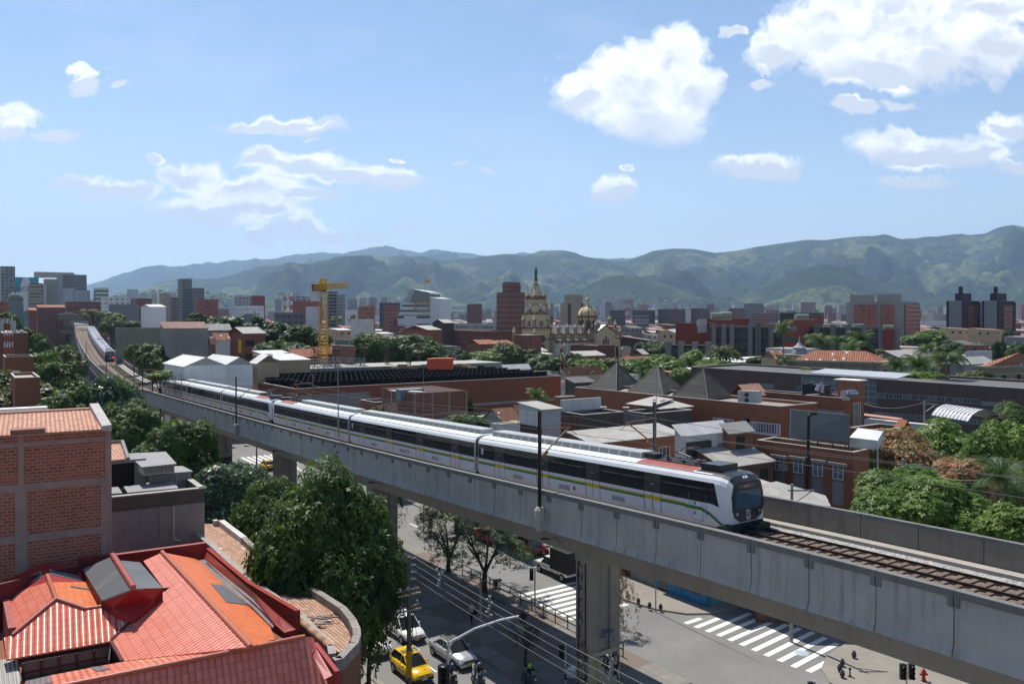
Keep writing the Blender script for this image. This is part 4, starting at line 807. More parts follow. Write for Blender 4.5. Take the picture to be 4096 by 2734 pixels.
for k,(tc,z)in enumerate(((2.35,4.62),(2.35,5.75),(6.05,4.62),(6.05,5.75))):
 b=MB();pts=[]
 sags=sorted(set([-24,-8]+[round(x,1)for x in(NS if k<2 else[s_at(x,8.9)for x in farp_])]+[470]))
 for a,c_ in zip(sags[:-1],sags[1:]):
  for j in range(8):u=j/8;s=a+(c_-a)*u;pts.append(VP(s,tc,z-(0 if z<5 else min(.9,(c_-a)*.018)*4*u*(1-u))))
 pts.append(VP(470,tc,z));b.tube(pts,.016 if z<5 else.014,3);o=b.build('overhead_wire',wire);tag(o,['contact wire over the near track','messenger wire over the near track','contact wire over the far track','messenger wire over the far track'][k]+' of the viaduct','wire',None)
for x,yt,yb,t_,lab in((1352,1455,1755,.1,'thin grey mast crossing the middle car of the near train'),(725,1500,1604,.1,'thin grey mast at the tail end of the far unit'),):
 s=s_at(x,t_);p=VP(s,t_,1.9);top=PY(x,yt,p.y);b=MB();b.cyl(p,top,.07,.05,n=6);b.cyl(top,top+Vector((0,0,1.2)),.02,.01,n=4);o=b.build('mast',steel);tag(o,lab,'mast')
for x,yt,yb,Y,lab in((1694,1475,1700,90,'thin lightning rod before the unfinished brick house'),(2625,1460,1610,66,'thin rod on top of the pole behind the first car')):
 a=PY(x,yb,Y);c_=PY(x,yt,Y);b=MB();b.cyl((a.x,a.y,0),c_,.05,.02,n=5);o=b.build('lightning_rod',steel);tag(o,lab,'rod')
p=G(s_at(1634,-7.2),-7.2,.14);topz=PY(1645,2225,p.y).z
cpole=M('wood_concrete_pole',(.15,.125,.095),(.10,.085,.065),sc=2,fine=.4,stain=.3);ins=M('insulator',(.30,.30,.32),rough=.3)
root=thing('utility_pole','tall utility pole with insulator racks standing before the white car','utility pole',tuple(p));b=MB();b.cyl(p,(p.x,p.y,topz),.17,.11,n=10);b.build('post',cpole,root)
b=MB();b.box(p+Vector((-.16,-.19,2.2)),(.34,0,0),(0,.04,0),(0,0,1.6),0);b.build('warning_panel',[M('panel_yellow',(.55,.33,.02))],root)
dv=VD(20);nv_=Vector((dv.y,-dv.x,0));up=Vector((0,0,1))
for z,L_,off in((topz-2.05,1.5,.12),(topz-2.25,1.5,-.12),(topz-3.05,1.5,.12),(topz-3.2,1.5,-.12)):
 b=MB();c_=Vector((p.x,p.y,z));b.box(c_-nv_*L_/2+dv*off-Vector((0,0,.04)),nv_*L_,dv*.09,Vector((0,0,.09)));b.build('crossbar',M('crossbar_wood',(.34,.27,.19),(.25,.2,.14),sc=3),root)
for i in range(6):
 b=MB();c_=Vector((p.x,p.y,topz-1.95-(i%2)*1.0))+nv_*(-.65+.26*i)+dv*(.16 if i%2 else-.16);b.lathe(c_,[(0,-.02),(.07,0),(.09,.07),(.05,.11),(.08,.15),(.03,.2),(0,.2)],8);b.build('insulator',ins,root)
for i in range(4):
 b=MB();z=topz-.15-i*.42;c_=Vector((p.x,p.y,z));b.box(c_+Vector((0,-.03,0)),nv_*.42,(0,.05,0),(0,0,.05));b.lathe(c_+nv_*.42,[(0,-.05),(.06,-.04),(.08,.02),(.05,.06),(0,.08)],8);b.build('wire_bracket',ins,root)
b=MB();g_=random.Random(3)
for i in range(9):a=Vector((p.x,p.y,topz-3.2))+nv_*g_.uniform(-.7,.7);e=Vector((p.x,p.y,topz-5.4-g_.random()))+nv_*g_.uniform(-.2,.2);b.tube([a,(a+e)/2+nv_*g_.uniform(-.5,.5)*.7,e],.018,4)
for i in range(4):a=Vector((p.x,p.y,topz-2))+nv_*g_.uniform(-.7,.7);b.tube([a,a+Vector((0,0,.5))+nv_*.2,a+Vector((0,0,-.3))+nv_*.4,a+Vector((0,0,-1.))],.014,4)
b.build('cable_loops',black,root)
sp_=st_of(p)[0]
for i in range(4):
 b=MB();z=topz-.15-i*.42;pts=[];off=nv_*.42
 for j in range(25):s=sp_-26+j*2.6;g0=G(s,-7.2);u=((s-sp_)/30)%1;pts.append(Vector((g0 .x,g0 .y,z-.9*4*u*(1-u)*.35))+off)
 b.tube(pts,.018,3);o=b.build('power_line',M('wire_alu',(.20,.19,.17),rough=.5,metal=.4));tag(o,['topmost','second','third','lowest'][i]+' of the four power lines slanting down to the lower right','power line',None)
for q,lab in((cH(765,550),'bundle of wire spacers left of the street lamp'),(cH(1185,790),'bundle of wire spacers right of the street lamp'),(cH(2210,1310),'bundle of wire spacers before the mural on the pier'),(cH(430,390),'bundle of wire spacers against the dark tree')):
 x,y=q;s=s_at(x,-6.8);g0=G(s,-6.8);c_=PY(x,y,g0 .y);b=MB();g_=random.Random(int(x))
 for k in range(7):b.lathe(c_+Vector((g_.uniform(-.2,.2),0,.45-k*.16)),[(0,-.05),(.07,-.02),(.09,.03),(.03,.07),(0,.07)],7)
 b.cyl(c_+Vector((0,0,-.6)),c_+Vector((.1,0,.55)),.03,n=5);o=b.build('wire_spacer',ins);tag(o,lab,'wire spacer')
p=G(s_at(1791,-6.9),-6.9,.14);hd=PY(1791,2610,p.y);a1=PY(1840,2545,p.y);a2=PY(2000,2478,p.y);a3=PY(2075,2462,p.y)
root=thing('traffic_light','white curved mast arm over the lanes with black signal board, beside the yellow taxi','traffic light',tuple(p));b=MB();b.tube([p,hd,PY(1798,2580,p.y),PY(1812,2560,p.y),a1,PY(1900,2512,p.y),a2,a3],[.09,.08,.075,.07,.07,.065,.06,.055],10);b.build('mast_arm',M('arm_white',(.62,.62,.64),(.5,.5,.53),rough=.4),root)
b=MB();c_=PY(1775,2690,p.y-.25);b.box(c_+Vector((-.33,0,-1.1)),(.66,0,0),(0,.05,0),(0,0,1.5));b.lathe(c_+Vector((0,.02,.4)),[(0,0),(.33,0),(.33,.01),(0,.01)],12);
for k in range(3):b.cyl(c_+Vector((0,-.02,.1-k*.38)),c_+Vector((0,-.22,.08-k*.38)),.14,.15,n=12,cap=False)
b.build('signal_board',black,root)
def signal(p,h,label,banded=True,two=False):
 root=thing('traffic_light',label,'traffic light',tuple(p));b=MB()
 n_=7;
 for k in range(n_):b.cyl(p+Vector((0,0,h*k/n_)),p+Vector((0,0,h*(k+1)/n_)),.06,n=8,mi=(k%2 if k<3 and banded else 0))
 b.build('post',[M('post_white',(.5,.5,.5)),black],root)
 for sg in((-1,1)if two else(-1,)):
  b=MB();c_=p+Vector((sg*.28,-.05,h-1.0));b.box(c_+Vector((-.16,-.12,0)),(.32,0,0),(0,.22,0),(0,0,.95));
  for k in range(3):b.cyl(c_+Vector((0,-.12,.18+k*.3)),c_+Vector((0,-.3,.16+k*.3)),.11,n=10,cap=False)
  b.build('signal_head',black,root)
 return root
signal(PZ(*cH(1580,832),.14),PY(*cH(1583,465),PZ(*cH(1580,832),.14).y).z-.14,'slim white and black banded signal post by the zebra crossing beyond the railing')
signal(PZ(*cH(1842,1475),.14),PY(*cH(1845,1112),PZ(*cH(1842,1475),.14).y).z-.14,'banded signal post in shade left of the near pier')
signal(PZ(*cJ(1345,1560),.14),PY(*cJ(1347,1278),PZ(*cJ(1345,1560),.14).y).z-.14,'double headed signal post under the deck at the lower right',True,True)
p=PZ(*cJ(560,1560),.0);signal(p,PY(*cJ(560,1432),p.y).z,'top of a small black signal at the bottom edge beside the corner pavement',False)
def lamp(px,pyb,pyt,label,arms,base=None,col=concrete,z0=.14):
 p=PZ(px,pyb,z0)if base is None else base;h=PY(px,pyt,p.y).z;root=thing('street_lamp',label,'street lamp',tuple(p));b=MB();b.cyl(p,(p.x,p.y,h),.14,.09,n=8);b.build('post',col,root)
 for(dx,dz)in arms:
  b=MB();a=Vector((p.x,p.y,h-.2));e=a+Vector((dx,-.2,dz));b.tube([a,a+Vector((dx*.3,0,dz*.8)),a+Vector((dx*.7,-.1,dz*1.05)),e],.035,6);b.build('arm',steel,root)
  b=MB();d_=Vector((math.copysign(1,dx),0,0));b.mesh([e+Vector((0,-.1,-.05)),e+Vector((0,.1,-.05)),e+d_*.65+Vector((0,.16,-.06)),e+d_*.65+Vector((0,-.16,-.06)),e+Vector((0,-.08,.06)),e+Vector((0,.08,.06)),e+d_*.6+Vector((0,.12,.1)),e+d_*.6+Vector((0,-.12,.1))],[(3,2,1,0),(4,5,6,7),(0,1,5,4),(1,2,6,5),(2,3,7,6),(3,0,4,7)]);b.build('lamp_head',M('lamp_head_grey',(.08,.10,.12),rough=.4),root)
 return root
lamp(*cH(1115,1112),cH(0,585)[1],'concrete street lamp standing in the shade on the plaza',[(.9,.35),(-.4,-.1)])
q=cE(1835,520);lamp(q[0],q[1],cE(0,445)[1],'small double armed lamp under the deck beside the far pier',[(.9,.1),(-.9,.1)],None,steel)
p=G(s_at(cE(1790,0)[0],9.2),9.2,.14);lamp(cE(1790,0)[0],0,cE(0,380)[1],'curved arm street lamp reaching over the far road by the third pier',[(1.6,.6)],p,steel)
p=G(s_at(cE(2187,0)[0],9.2),9.2,.14);lamp(cE(2187,0)[0],0,cE(0,390)[1],'plain blue steel post beside the fourth pier',[(-1.2,.2)],p,M('post_blue',(.05,.06,.14)))
q=cG(383,700);lamp(q[0],cG(0,760)[1],cG(0,525)[1],'street lamp post rising behind the huge tree by the road arrow',[(-1.5,.7)],G(s_at(q[0],9.3),9.3,.14),steel)
for q,lab in((cH(1680,225),'floodlight fixed under the deck left of the near pier'),(cG(1045,705),'floodlight fixed under the deck above the huge tree'),(cG(215,435),'floodlight fixed under the deck above the taxi')):
 s=s_at(q[0],1.6);y_=VP(s,1.6).y;c_=PY(*q,y_);b=MB();b.tube([c_+Vector((.9,.1,-.3)),c_+Vector((.6,0,.1)),c_],.03,5);b.mesh([c_+Vector((-.4,-.15,0)),c_+Vector((-.4,.15,0)),c_+Vector((.2,.12,-.02)),c_+Vector((.2,-.12,-.02)),c_+Vector((-.3,0,.14)),c_+Vector((.1,0,.1))],[(3,2,1,0),(0,1,4),(1,2,5,4),(2,3,5),(3,0,4,5)]);o=b.build('floodlight',M('lamp_head_grey',(.08,.10,.12),rough=.4));tag(o,lab,'floodlight')
for(x0,y0,x1,y1),lab in(((1850,1400,2060,1450),'white painted concrete block at the foot of the near pier'),((1180,700,1350,770),'long low concrete seat beside the railing'),((1310,985,1430,1040),'dark stone planter seat with two people in the shade')):
 a=PZ(*cH(x0,y0),.14);c_=PZ(*cH(x1,y1),.14);d_=c_-a;b=MB();b.box(a,d_,Vector((d_.y,-d_.x,0)).normalized()*-.8,(0,0,.5));o=b.build('seat_block',white if 'white' in lab else concrete);tag(o,lab,'concrete seat')
tyre=M('tyre',(.015,.015,.015),rough=.85);rim=M('wheel_rim',(.35,.35,.37),rough=.3,metal=.7);cglass=glassm('car_glass',(.012,.016,.018),.04,.6);chrome=M('chrome',(.5,.5,.52),rough=.15,metal=.9);bump_=M('bumper_black',(.03,.03,.032),rough=.6);lampg=M('headlamp',(.45,.47,.5),rough=.08,spec=.8,metal=.3);tailr=M('tail_lamp',(.35,.01,.01),rough=.2,spec=.7)
def car(label,p,head,col,L=4.2,Wd=1.72,Hh=1.5,kind='hatch',rack=None,plate=(.6,.4,.03),cat='car',ptxt=None,group='cars waiting on the near lanes',beacon=None):
 """local x forward, y left, z up; head = heading vector"""
 paint=col;root=thing('parked_car' if False else 'car',label,cat,(0,0,0),0,group);w=Wd/2
 if kind=='hatch':st=[(0,.62,.95),(.06,.50,1.0),(.5,.34,1.0),(1.2,.28,1.0),(2.6,.27,.97),(L-1.05,.27,.90),(L-.5,.3,.84),(L-.12,.36,.72),(L,.42,.6)];cab=[(.12,1.0),(.55,Hh-.02),(1.6,Hh),(L-1.75,Hh-.06),(L-1.0,.92)]
 elif kind=='sedan':st=[(0,.5,.86),(.08,.4,.98),(.8,.3,1.0),(1.4,.27,.97),(2.8,.27,.94),(L-1.15,.27,.89),(L-.5,.3,.80),(L-.12,.36,.68),(L,.42,.56)];cab=[(.75,.98),(1.45,Hh-.05),(1.9,Hh),(L-1.95,Hh-.05),(L-1.1,.90)]
 else:st=[(0,.5,1.15),(.06,.4,1.2),(.5,.35,1.2),(1.5,.3,1.1),(2.8,.3,1.05),(L-.9,.3,.98),(L-.4,.32,.9),(L-.1,.38,.75),(L,.45,.62)];cab=[(.06,1.15),(.25,Hh-.05),(1.2,Hh),(L-1.75,Hh-.05),(L-.95,1.0)]
 b=MB();n=len(st);ring=[]
 for i,(x,z0,z1)in enumerate(st):
  e=1-.16*max(0,(abs(x-L/2)/(L/2))-.55)/.45;ww=w*e;zs=[(ww*.90,z0),(ww*.99,z0+.12),(ww,(z0+z1)/2),(ww*.965,z1-.12),(ww*.86,z1)]
  ring.append([(x,y,z)for y,z in zs]+[(x,-y,z)for y,z in zs[::-1]])
 vs=[v for r_ in ring for v in r_];m=10
 b.mesh(vs,[(i*m+k,i*m+(k+1)%m,(i+1)*m+(k+1)%m,(i+1)*m+k)for i in range(n-1)for k in range(m)]+[tuple(range(m))[::-1],tuple(range((n-1)*m,n*m))],0,True)
 cw=[(x,(w*.86 if i in(0,len(cab)-1)else w*.70),z)for i,(x,z)in enumerate(cab)]
 for(a,c_)in zip(cw[1:-2],cw[2:-1]):b.poly([(a[0],a[1]+.01,a[2]+.012),(a[0],-a[1]-.01,a[2]+.012),(c_[0],-c_[1]-.01,c_[2]+.012),(c_[0],c_[1]+.01,c_[2]+.012)],0)
 def pil(p0,p1,r=.035):
  for sg in(1,-1):b.cyl((p0[0],sg*p0[1],p0[2]),(p1[0],sg*p1[1],p1[2]),r,n=6)
 pil(cw[0],cw[1],.05);pil(cw[1],cw[2]);pil(cw[2],cw[3]);pil(cw[3],cw[4],.04);mx=L*.47;pil((mx,w*.87,.95),(mx-.06,w*.70,Hh-.01),.03)
 b.build('body',paint,root)
 b=MB();vs=[(x,y,z)for x,y,z in cw]+[(x,-y,z)for x,y,z in cw];k=len(cw);zb=[(x,w*.86,min(z,.98))for x,y,z in cw]
 for sg in(1,-1):
  pts=[(x,sg*(y-.004),z)for x,y,z in cw];b.poly(pts if sg<0 else pts[::-1])
 b.build('side_windows',cglass,root)
 for nm,i,j in(('windscreen',3,4),('rear_window',0,1)):
  b=MB();a,c_=cw[i],cw[j];b.poly([(a[0],a[1]-.03,a[2]),(a[0],-a[1]+.03,a[2]),(c_[0],-c_[1]+.05,c_[2]+.01),(c_[0],c_[1]-.05,c_[2]+.01)]);b.build(nm,cglass,root)
 for x in(.78,L-.8):
  for sg in(1,-1):
   b=MB();b.cyl((x,sg*(w-.2),.31),(x,sg*(w+.012),.31),.31,n=20);wo=b.build('wheel',tyre,root);b=MB();b.cyl((x,sg*(w-.02),.31),(x,sg*(w+.02),.31),.19,n=14);
   for q in range(5):a=q*1.257;b.box((x-.03+math.cos(a)*.1,sg*(w+.02),.29+math.sin(a)*.1),(.06,0,0),(0,sg*.012,0),(0,0,.05))
   b.build('rim',rim,wo)
   b=MB();
   for q in range(9):
    a0,a1=math.pi*q/9,math.pi*(q+1)/9;r1,r2=.33,.39;b.poly([(x+r1*math.cos(a0),sg*(w+.004),.31+r1*math.sin(a0)),(x+r1*math.cos(a1),sg*(w+.004),.31+r1*math.sin(a1)),(x+r2*math.cos(a1),sg*(w-.0),.31+r2*math.sin(a1)),(x+r2*math.cos(a0),sg*(w-.0),.31+r2*math.sin(a0))])
   b.build('wheel_arch',bump_,root)
 for sg in(1,-1):
  b=MB();b.mesh([(L-.33,sg*w*.86,.60),(L-.03,sg*w*.58,.56),(L-.08,sg*w*.58,.72),(L-.42,sg*w*.86,.78),(L-.5,sg*w*.6,.66)],[(0,1,2,3),(1,4,2),(0,3,4),(0,4,1),(2,4,3)]);b.build('headlight',lampg,root)
  b=MB();b.box((-.015,sg*w*.62-.1,.72),(.1,0,0),(0,.2,0),(0,0,.22));b.build('tail_light',tailr,root)
  b=MB();b.box((L*.62,sg*(w+.0)-.02,.93),(.1,0,0),(0,sg*.16,0),(0,0,.12));b.build('mirror',paint,root)
  b=MB();b.box((L*.30,sg*w*.99,.50),(L*.36,0,0),(0,sg*.012,0),(0,0,.06));b.box((mx-.01,sg*w*.995,.34),(.02,0,0),(0,sg*.006,0),(0,0,.55));b.box((L*.66,sg*w*.99,.34),(.02,0,0),(0,sg*.006,0),(0,0,.5));b.build('side_trim',bump_,root)
 b=MB();b.box((L-.10,-w*.80,.30),(.12,0,0),(0,w*1.6,0),(0,0,.16));b.box((-.03,-w*.8,.32),(.12,0,0),(0,w*1.6,0),(0,0,.18));b.build('bumper',bump_ if kind!='sedan' else paint,root)
 b=MB();b.box((L-.055,-w*.5,.54),(.05,0,0),(0,w*1.0,0),(0,0,.13));b.build('grille',bump_,root);b=MB();b.cyl((L-.01,0,.61),(L+.012,0,.61),.06,n=10);b.build('badge',chrome,root)
 pm=M('plate_'+str(plate[0]),plate);b=MB();b.box((L+.02,-.2,.36),(.012,0,0),(0,.4,0),(0,0,.14));po=b.build('number_plate',pm,root)
 if rack:
  b=MB();z=Hh+.09;xa,xb=1.3,L-2.0
  for y in(-.5,-.3,-.1,.1,.3,.5):b.box((xa,y-.012,z),(xb-xa,0,0),(0,.024,0),(0,0,.024))
  for i in range(5):x=xa+(xb-xa)*i/4;b.box((x-.012,-.55,z-.03),(.024,0,0),(0,1.1,0),(0,0,.024))
  for x in(xa,xb):
   for y in(-.5,.5):b.cyl((x,y,Hh-.04),(x,y,z),.02,n=5)
  b.build('roof_rack',black if rack!='silver' else steel,root)
  if rack=='silver':
   b=MB();
   for y in(.15,.5):b.cyl((xa-.2,y,z+.06),(xb+.5,y,z+.06),.03,n=6)
   for i in range(6):x=xa-.1+i*.32;b.cyl((x,.15,z+.06),(x,.5,z+.06),.02,n=5)
   b.build('ladder',M('ladder_alu',(.6,.6,.6),metal=.4),root)
 else:
  b=MB()
  for sg in(1,-1):b.tube([(1.0,sg*w*.66,Hh+.01),(1.2,sg*w*.66,Hh+.06),(L-2.1,sg*w*.66,Hh+.05),(L-1.9,sg*w*.66,Hh-.03)],.018,5)
  b.build('roof_rails',bump_,root)
 if beacon:b=MB();b.box((L-2.2,-.3,Hh+.03),(.25,0,0),(0,.6,0),(0,0,.13));b.build('roof_light',M('beacon_orange',(.6,.12,.02),rough=.3),root)
 h=Vector(head).normalized();root.rotation_euler=(0,0,math.atan2(h.y,h.x));fr=Vector(p);root.location=(fr.x-h.x*L/2,fr.y-h.y*L/2,fr.z);return root
cwhite=M('car_white',(.80,.80,.80),rough=.22,spec=.5,coat=.6);csil=M('car_silver',(.50,.50,.51),rough=.25,metal=.35,coat=.6);cyel=M('car_yellow',(.72,.45,.01),(.68,.42,.01),rough=.25,coat=.6);cred=M('car_red',(.35,.02,.015),rough=.3,coat=.5)
def lane(s,t):d=-VD(s);return G(s,t,0),d
p,d=lane(39.8,-1.9);car('white compact crossover waiting second in the lane beside the plaza',p,d,cwhite,4.2,1.8,1.62,'hatch')
p,d=lane(34.1,-1.0);car('silver sedan with slatted roof rack at the kerb of the plaza',p,d+Vector((.03,0,0)),csil,4.3,1.72,1.42,'sedan','black')
p,d=lane(33.5,-4.55);car('bright yellow taxi with a ladder on its roof rack behind the signal board',p,d,cyel,3.7,1.66,1.5,'hatch','silver',plate=(.55,.55,.5),cat='taxi')
p,d=lane(38.9,-5.0);car('white van half hidden under the dark tree, orange box on its dashboard',p,d,cwhite,4.3,1.72,1.75,'van',beacon=True,cat='van',plate=(.5,.5,.45))
car('yellow taxi driving away on the far road beyond the piers',G(110.6,10.6),VD(110),cyel,3.7,1.62,1.5,'hatch',plate=(.55,.55,.5),cat='taxi',group=None)
car('dark red car parked under the trees beyond the deck',G(57.5,17.0),-VD(57),cred,4.2,1.7,1.45,'sedan',group=None)
car('second red car just behind the dark red one under the deck',G(51.8,18.4),-VD(52),M('car_red2',(.25,.02,.02),rough=.3,coat=.5),4.2,1.7,1.45,'hatch',group=None)
car('yellow taxi glimpsed between trees below the far curve',G(205,-5),VD(205),cyel,3.9,1.65,1.5,'hatch',cat='taxi',group=None)
car('white car seen behind the trunk below the deck',G(88,12.5),VD(88),cwhite,4.,1.7,1.5,'hatch',group=None)
for i,(q,l,c_)in enumerate(((cL(2215,1330),'white car parked behind the shrubs at the right edge',cwhite),(cL(2270,1430),'dark car parked behind the shrubs at the lower right edge',M('car_dark',(.03,.03,.035),rough=.3,coat=.5)))):
 car(l,PZ(*q,0),Vector((-.6,.8,0)),c_,4.1,1.7,1.5,'hatch',group=None)
pk=PZ(*cH(1760,540),0);root=thing('pickup_truck','white pickup with tall black canvas cover, behind the near pier','truck',(0,0,0));w=.85
b=MB();b.box((0,-w,.55),(5.0,0,0),(0,2*w,0),(0,0,.32));b.mesh([(5,-w,.5),(5,w,.5),(5.05,w,.9),(5.05,-w,.9),(3.9,w,1.0),(3.9,-w,1.0),(3.9,w,.5),(3.9,-w,.5)],[(0,1,2,3),(3,2,4,5),(1,6,4,2),(7,0,3,5)]);b.box((2.4,-w,.8),(1.5,0,0),(0,2*w,0),(0,0,.25));b.mesh([(2.4,-w*.85,1.7),(3.4,-w*.85,1.7),(3.4,w*.85,1.7),(2.4,w*.85,1.7),(2.4,-w*.85,1.65),(3.4,-w*.85,1.65),(3.4,w*.85,1.65),(2.4,w*.85,1.65)],[(0,1,2,3),(4,7,6,5),(0,4,5,1),(2,6,7,3),(1,5,6,2),(0,3,7,4)]);b.build('cab',cwhite,root)
b=MB();b.mesh([(2.4,-w,1.0),(3.85,-w,1.0),(3.35,-w*.85,1.66),(2.4,-w*.85,1.66),(2.4,w,1.0),(3.85,w,1.0),(3.35,w*.85,1.66),(2.4,w*.85,1.66)],[(0,1,2,3),(5,4,7,6),(1,5,6,2)]);b.build('windows',cglass,root)
b=MB();b.box((-.3,-w-.08,.85),(2.65,0,0),(0,2*w+.16,0),(0,0,1.9));b.build('canvas_cover',M('canvas_black',(.02,.022,.022),(.035,.035,.035),sc=2,rough=.9),root)
b=MB()
for i in range(3):b.box((.3+i*.8,-w-.02,.6),(.4,0,0),(0,.012,0),(0,0,.07));b.box((2.9+i*.3,-w-.012,.72),(.18,0,0),(0,.01,0),(0,0,.05));b.box((2.9+i*.3,w,.72),(.18,0,0),(0,.012,0),(0,0,.05));b.box((.3+i*.8,w,.6),(.4,0,0),(0,.012,0),(0,0,.07))
b.build('reflective_tape',M('tape_red',(.5,.05,.04)),root)
for x in(.7,4.1):
 for sg in(1,-1):b=MB();b.cyl((x,sg*(w-.2),.36),(x,sg*(w+.02),.36),.36,n=18);wo=b.build('wheel',tyre,root);b=MB();b.cyl((x,sg*w,.36),(x,sg*(w+.03),.36),.2,n=12);b.build('rim',rim,wo)
for sg in(1,-1):b=MB();b.box((5.03,sg*.6-.15,.62),(.03,0,0),(0,.3,0),(0,0,.16));b.build('headlight',lampg,root)
h=VD(44);root.rotation_euler=(0,0,math.atan2(h.y,h.x));q=PZ(*cH(1735,500),0);c_=G(47.2,16.2);root.location=(c_.x-h.x*5,c_.y-h.y*5,0)
skin=M('skin',(.26,.14,.09),rough=.6);hairg=M('hair_grey',(.25,.24,.23));hairb=M('hair_black',(.02,.017,.015));
def person(label,loc,face,pose,shirt,trou,hair=hairb,shoes=black,hgt=1.72,helmet=None,extra=None):
 """skinned skeleton; pose gives joints in metres, x right, y forward"""
 J=dict(pel=(0,0,.95),wai=(0,0,1.12),che=(0,.01,1.36),nec=(0,.01,1.5),hea=(0,.03,1.62),top=(0,.02,1.70),shR=(.19,0,1.42),elR=(.26,-.03,1.14),haR=(.27,.08,.90),shL=(-.19,0,1.42),elL=(-.26,-.03,1.14),haL=(-.27,.05,.90),hiR=(.09,0,.92),knR=(.11,.04,.5),anR=(.11,-.02,.09),toR=(.12,.17,.04),hiL=(-.09,0,.92),knL=(-.11,.0,.5),anL=(-.11,-.08,.09),toL=(-.12,.1,.04));J.update(pose)
 Rr=dict(pel=.13,wai=.12,che=.15,nec=.055,hea=.095,top=.075,shR=.07,elR=.047,haR=.035,hiR=.085,knR=.06,anR=.042,toR=.035);
 E_=[('pel','wai'),('wai','che'),('che','nec'),('nec','hea'),('hea','top')]+[(a+s_,b_+s_)if a not in('che','pel')else(a,b_+s_)for s_ in 'RL' for a,b_ in(('che','sh'),('sh','el'),('el','ha'),('pel','hi'),('hi','kn'),('kn','an'),('an','to'))]
 K=list(J);me=bpy.data.meshes.new('body');me.from_pydata([J[k]for k in K],[(K.index(a),K.index(b_))for a,b_ in E_],[]);o=bpy.data.objects.new('body',me);COL.objects.link(o)
 m=o.modifiers.new('s','SKIN');
 for i,k in enumerate(K):
  r_=Rr.get(k,Rr.get(k[:-1]+'R',.05));sv=me.skin_vertices[0].data[i];sv.radius=(r_,r_*(.75 if k in('che','wai','pel')else 1));sv.use_root=(k=='pel')
 o.modifiers.new('u','SUBSURF').levels=1;dg=bpy.context.evaluated_depsgraph_get();me2=bpy.data.meshes.new_from_object(o.evaluated_get(dg));bpy.data.objects.remove(o)
 me2 .materials.clear();ms=[shirt,trou,skin,hair,shoes];[me2 .materials.append(x)for x in ms]
 jv={k:Vector(v)for k,v in J.items()}
 def seg(p,a,b_):d=b_-a;t_=max(0,min(1,(p-a).dot(d)/d.length_squared));return(p-a-d*t_).length
 reg=[(0,'pel','che'),(0,'che','nec'),(2,'nec','hea'),(2,'hea','top'),(0,'shR','elR'),(0,'shL','elL'),(2,'elR','haR'),(2,'elL','haL'),(1,'pel','hiR'),(1,'pel','hiL'),(1,'hiR','knR'),(1,'hiL','knL'),(1,'knR','anR'),(1,'knL','anL'),(4,'anR','toR'),(4,'anL','toL')]
 for pl in me2 .polygons:
  c_=pl.center;k=min(reg,key=lambda r_:seg(c_,jv[r_[1]],jv[r_[2]])/({'pel':1.6,'che':1.6}.get(r_[1],1)))[0]
  if k==2 and c_.z>jv['hea'].z+.0 and(c_.y<jv['hea'].y+.05 or c_.z>jv['hea'].z+.07):k=3
  pl.material_index=k;pl.use_smooth=True
 root=thing('person',label,'person',(0,0,0));bo=bpy.data.objects.new('body',me2);COL.objects.link(bo);bo.parent=root;ORG[bo.name]=Vector((0,0,0))
 b=MB()
 for s_ in 'RL':
  h_=jv['ha'+s_];e_=jv['el'+s_];d=(h_-e_).normalized();sx=Vector((1,0,0)).cross(d);sx=sx.normalized()if sx.length>.1 else Vector((0,1,0));
  for i,ln in enumerate((.07,.08,.085,.075)):q=h_+d*.03+sx*(-.027+.018*i);b.tube([q,q+d*ln*.6,q+d*ln+sx.cross(d)*.02],[.010,.009,.007],5)
  b.tube([h_-sx*.03,h_-sx*.06+d*.03,h_-sx*.06+d*.06],[.011,.01,.008],5)
 b.build('fingers',skin,root)
 b=MB();hd=jv['hea'];b.lathe(hd+Vector((0,.095,-.0)),[(0,-.03),(.014,-.02),(.006,.03)],6);b.build('nose',skin,root);
 for sx in(-.035,.035):b=MB();b.lathe(hd+Vector((sx,.088,.02)),[(0,-.01),(.012,0),(0,.01)],6);b.build('eye',black,root)
 if helmet:b=MB();b.lathe(hd+Vector((0,0,.02)),[(.07,-.14),(.125,-.10),(.145,0),(.13,.08),(.08,.135),(0,.15)],14);b.build('helmet',helmet,root);b=MB();b.box(hd+Vector((-.09,.11,-.02)),(.18,0,0),(0,.035,0),(0,0,.08));b.build('visor',tblk,root)
 if extra=='bag':b=MB();b.lathe((.26,-.12,.98),[(0,-.19),(.12,-.15),(.16,0),(.12,.16),(0,.2)],10);b.tube([(.26,-.1,1.15),(.16,0,1.45),(-.05,.08,1.42),(-.16,.0,1.2)],.015,4);b.build('shoulder_bag',M('bag_black',(.02,.02,.025),rough=.7),root)
 sc_=hgt/1.72;root.scale=(sc_,)*3;f_=Vector(face);root.rotation_euler=(0,0,math.atan2(f_.y,f_.x)-math.pi/2);root.location=loc;return root
cl=lambda n,c:M('cloth_'+n,c,mul(c,.75),sc=6,rough=.9)
person('grey haired man in pale shirt and dark trousers walking with a black shoulder bag',PZ(*cH(1040,955),.14),-VD(38)*-1,dict(knR=(.1,.16,.5),anR=(.1,.12,.09),toR=(.1,.28,.05),anL=(-.1,-.25,.12),toL=(-.1,-.1,.04),knL=(-.1,-.05,.5)),cl('lilac',(.42,.40,.46)),cl('navy',(.015,.016,.022)),hairg,extra='bag')
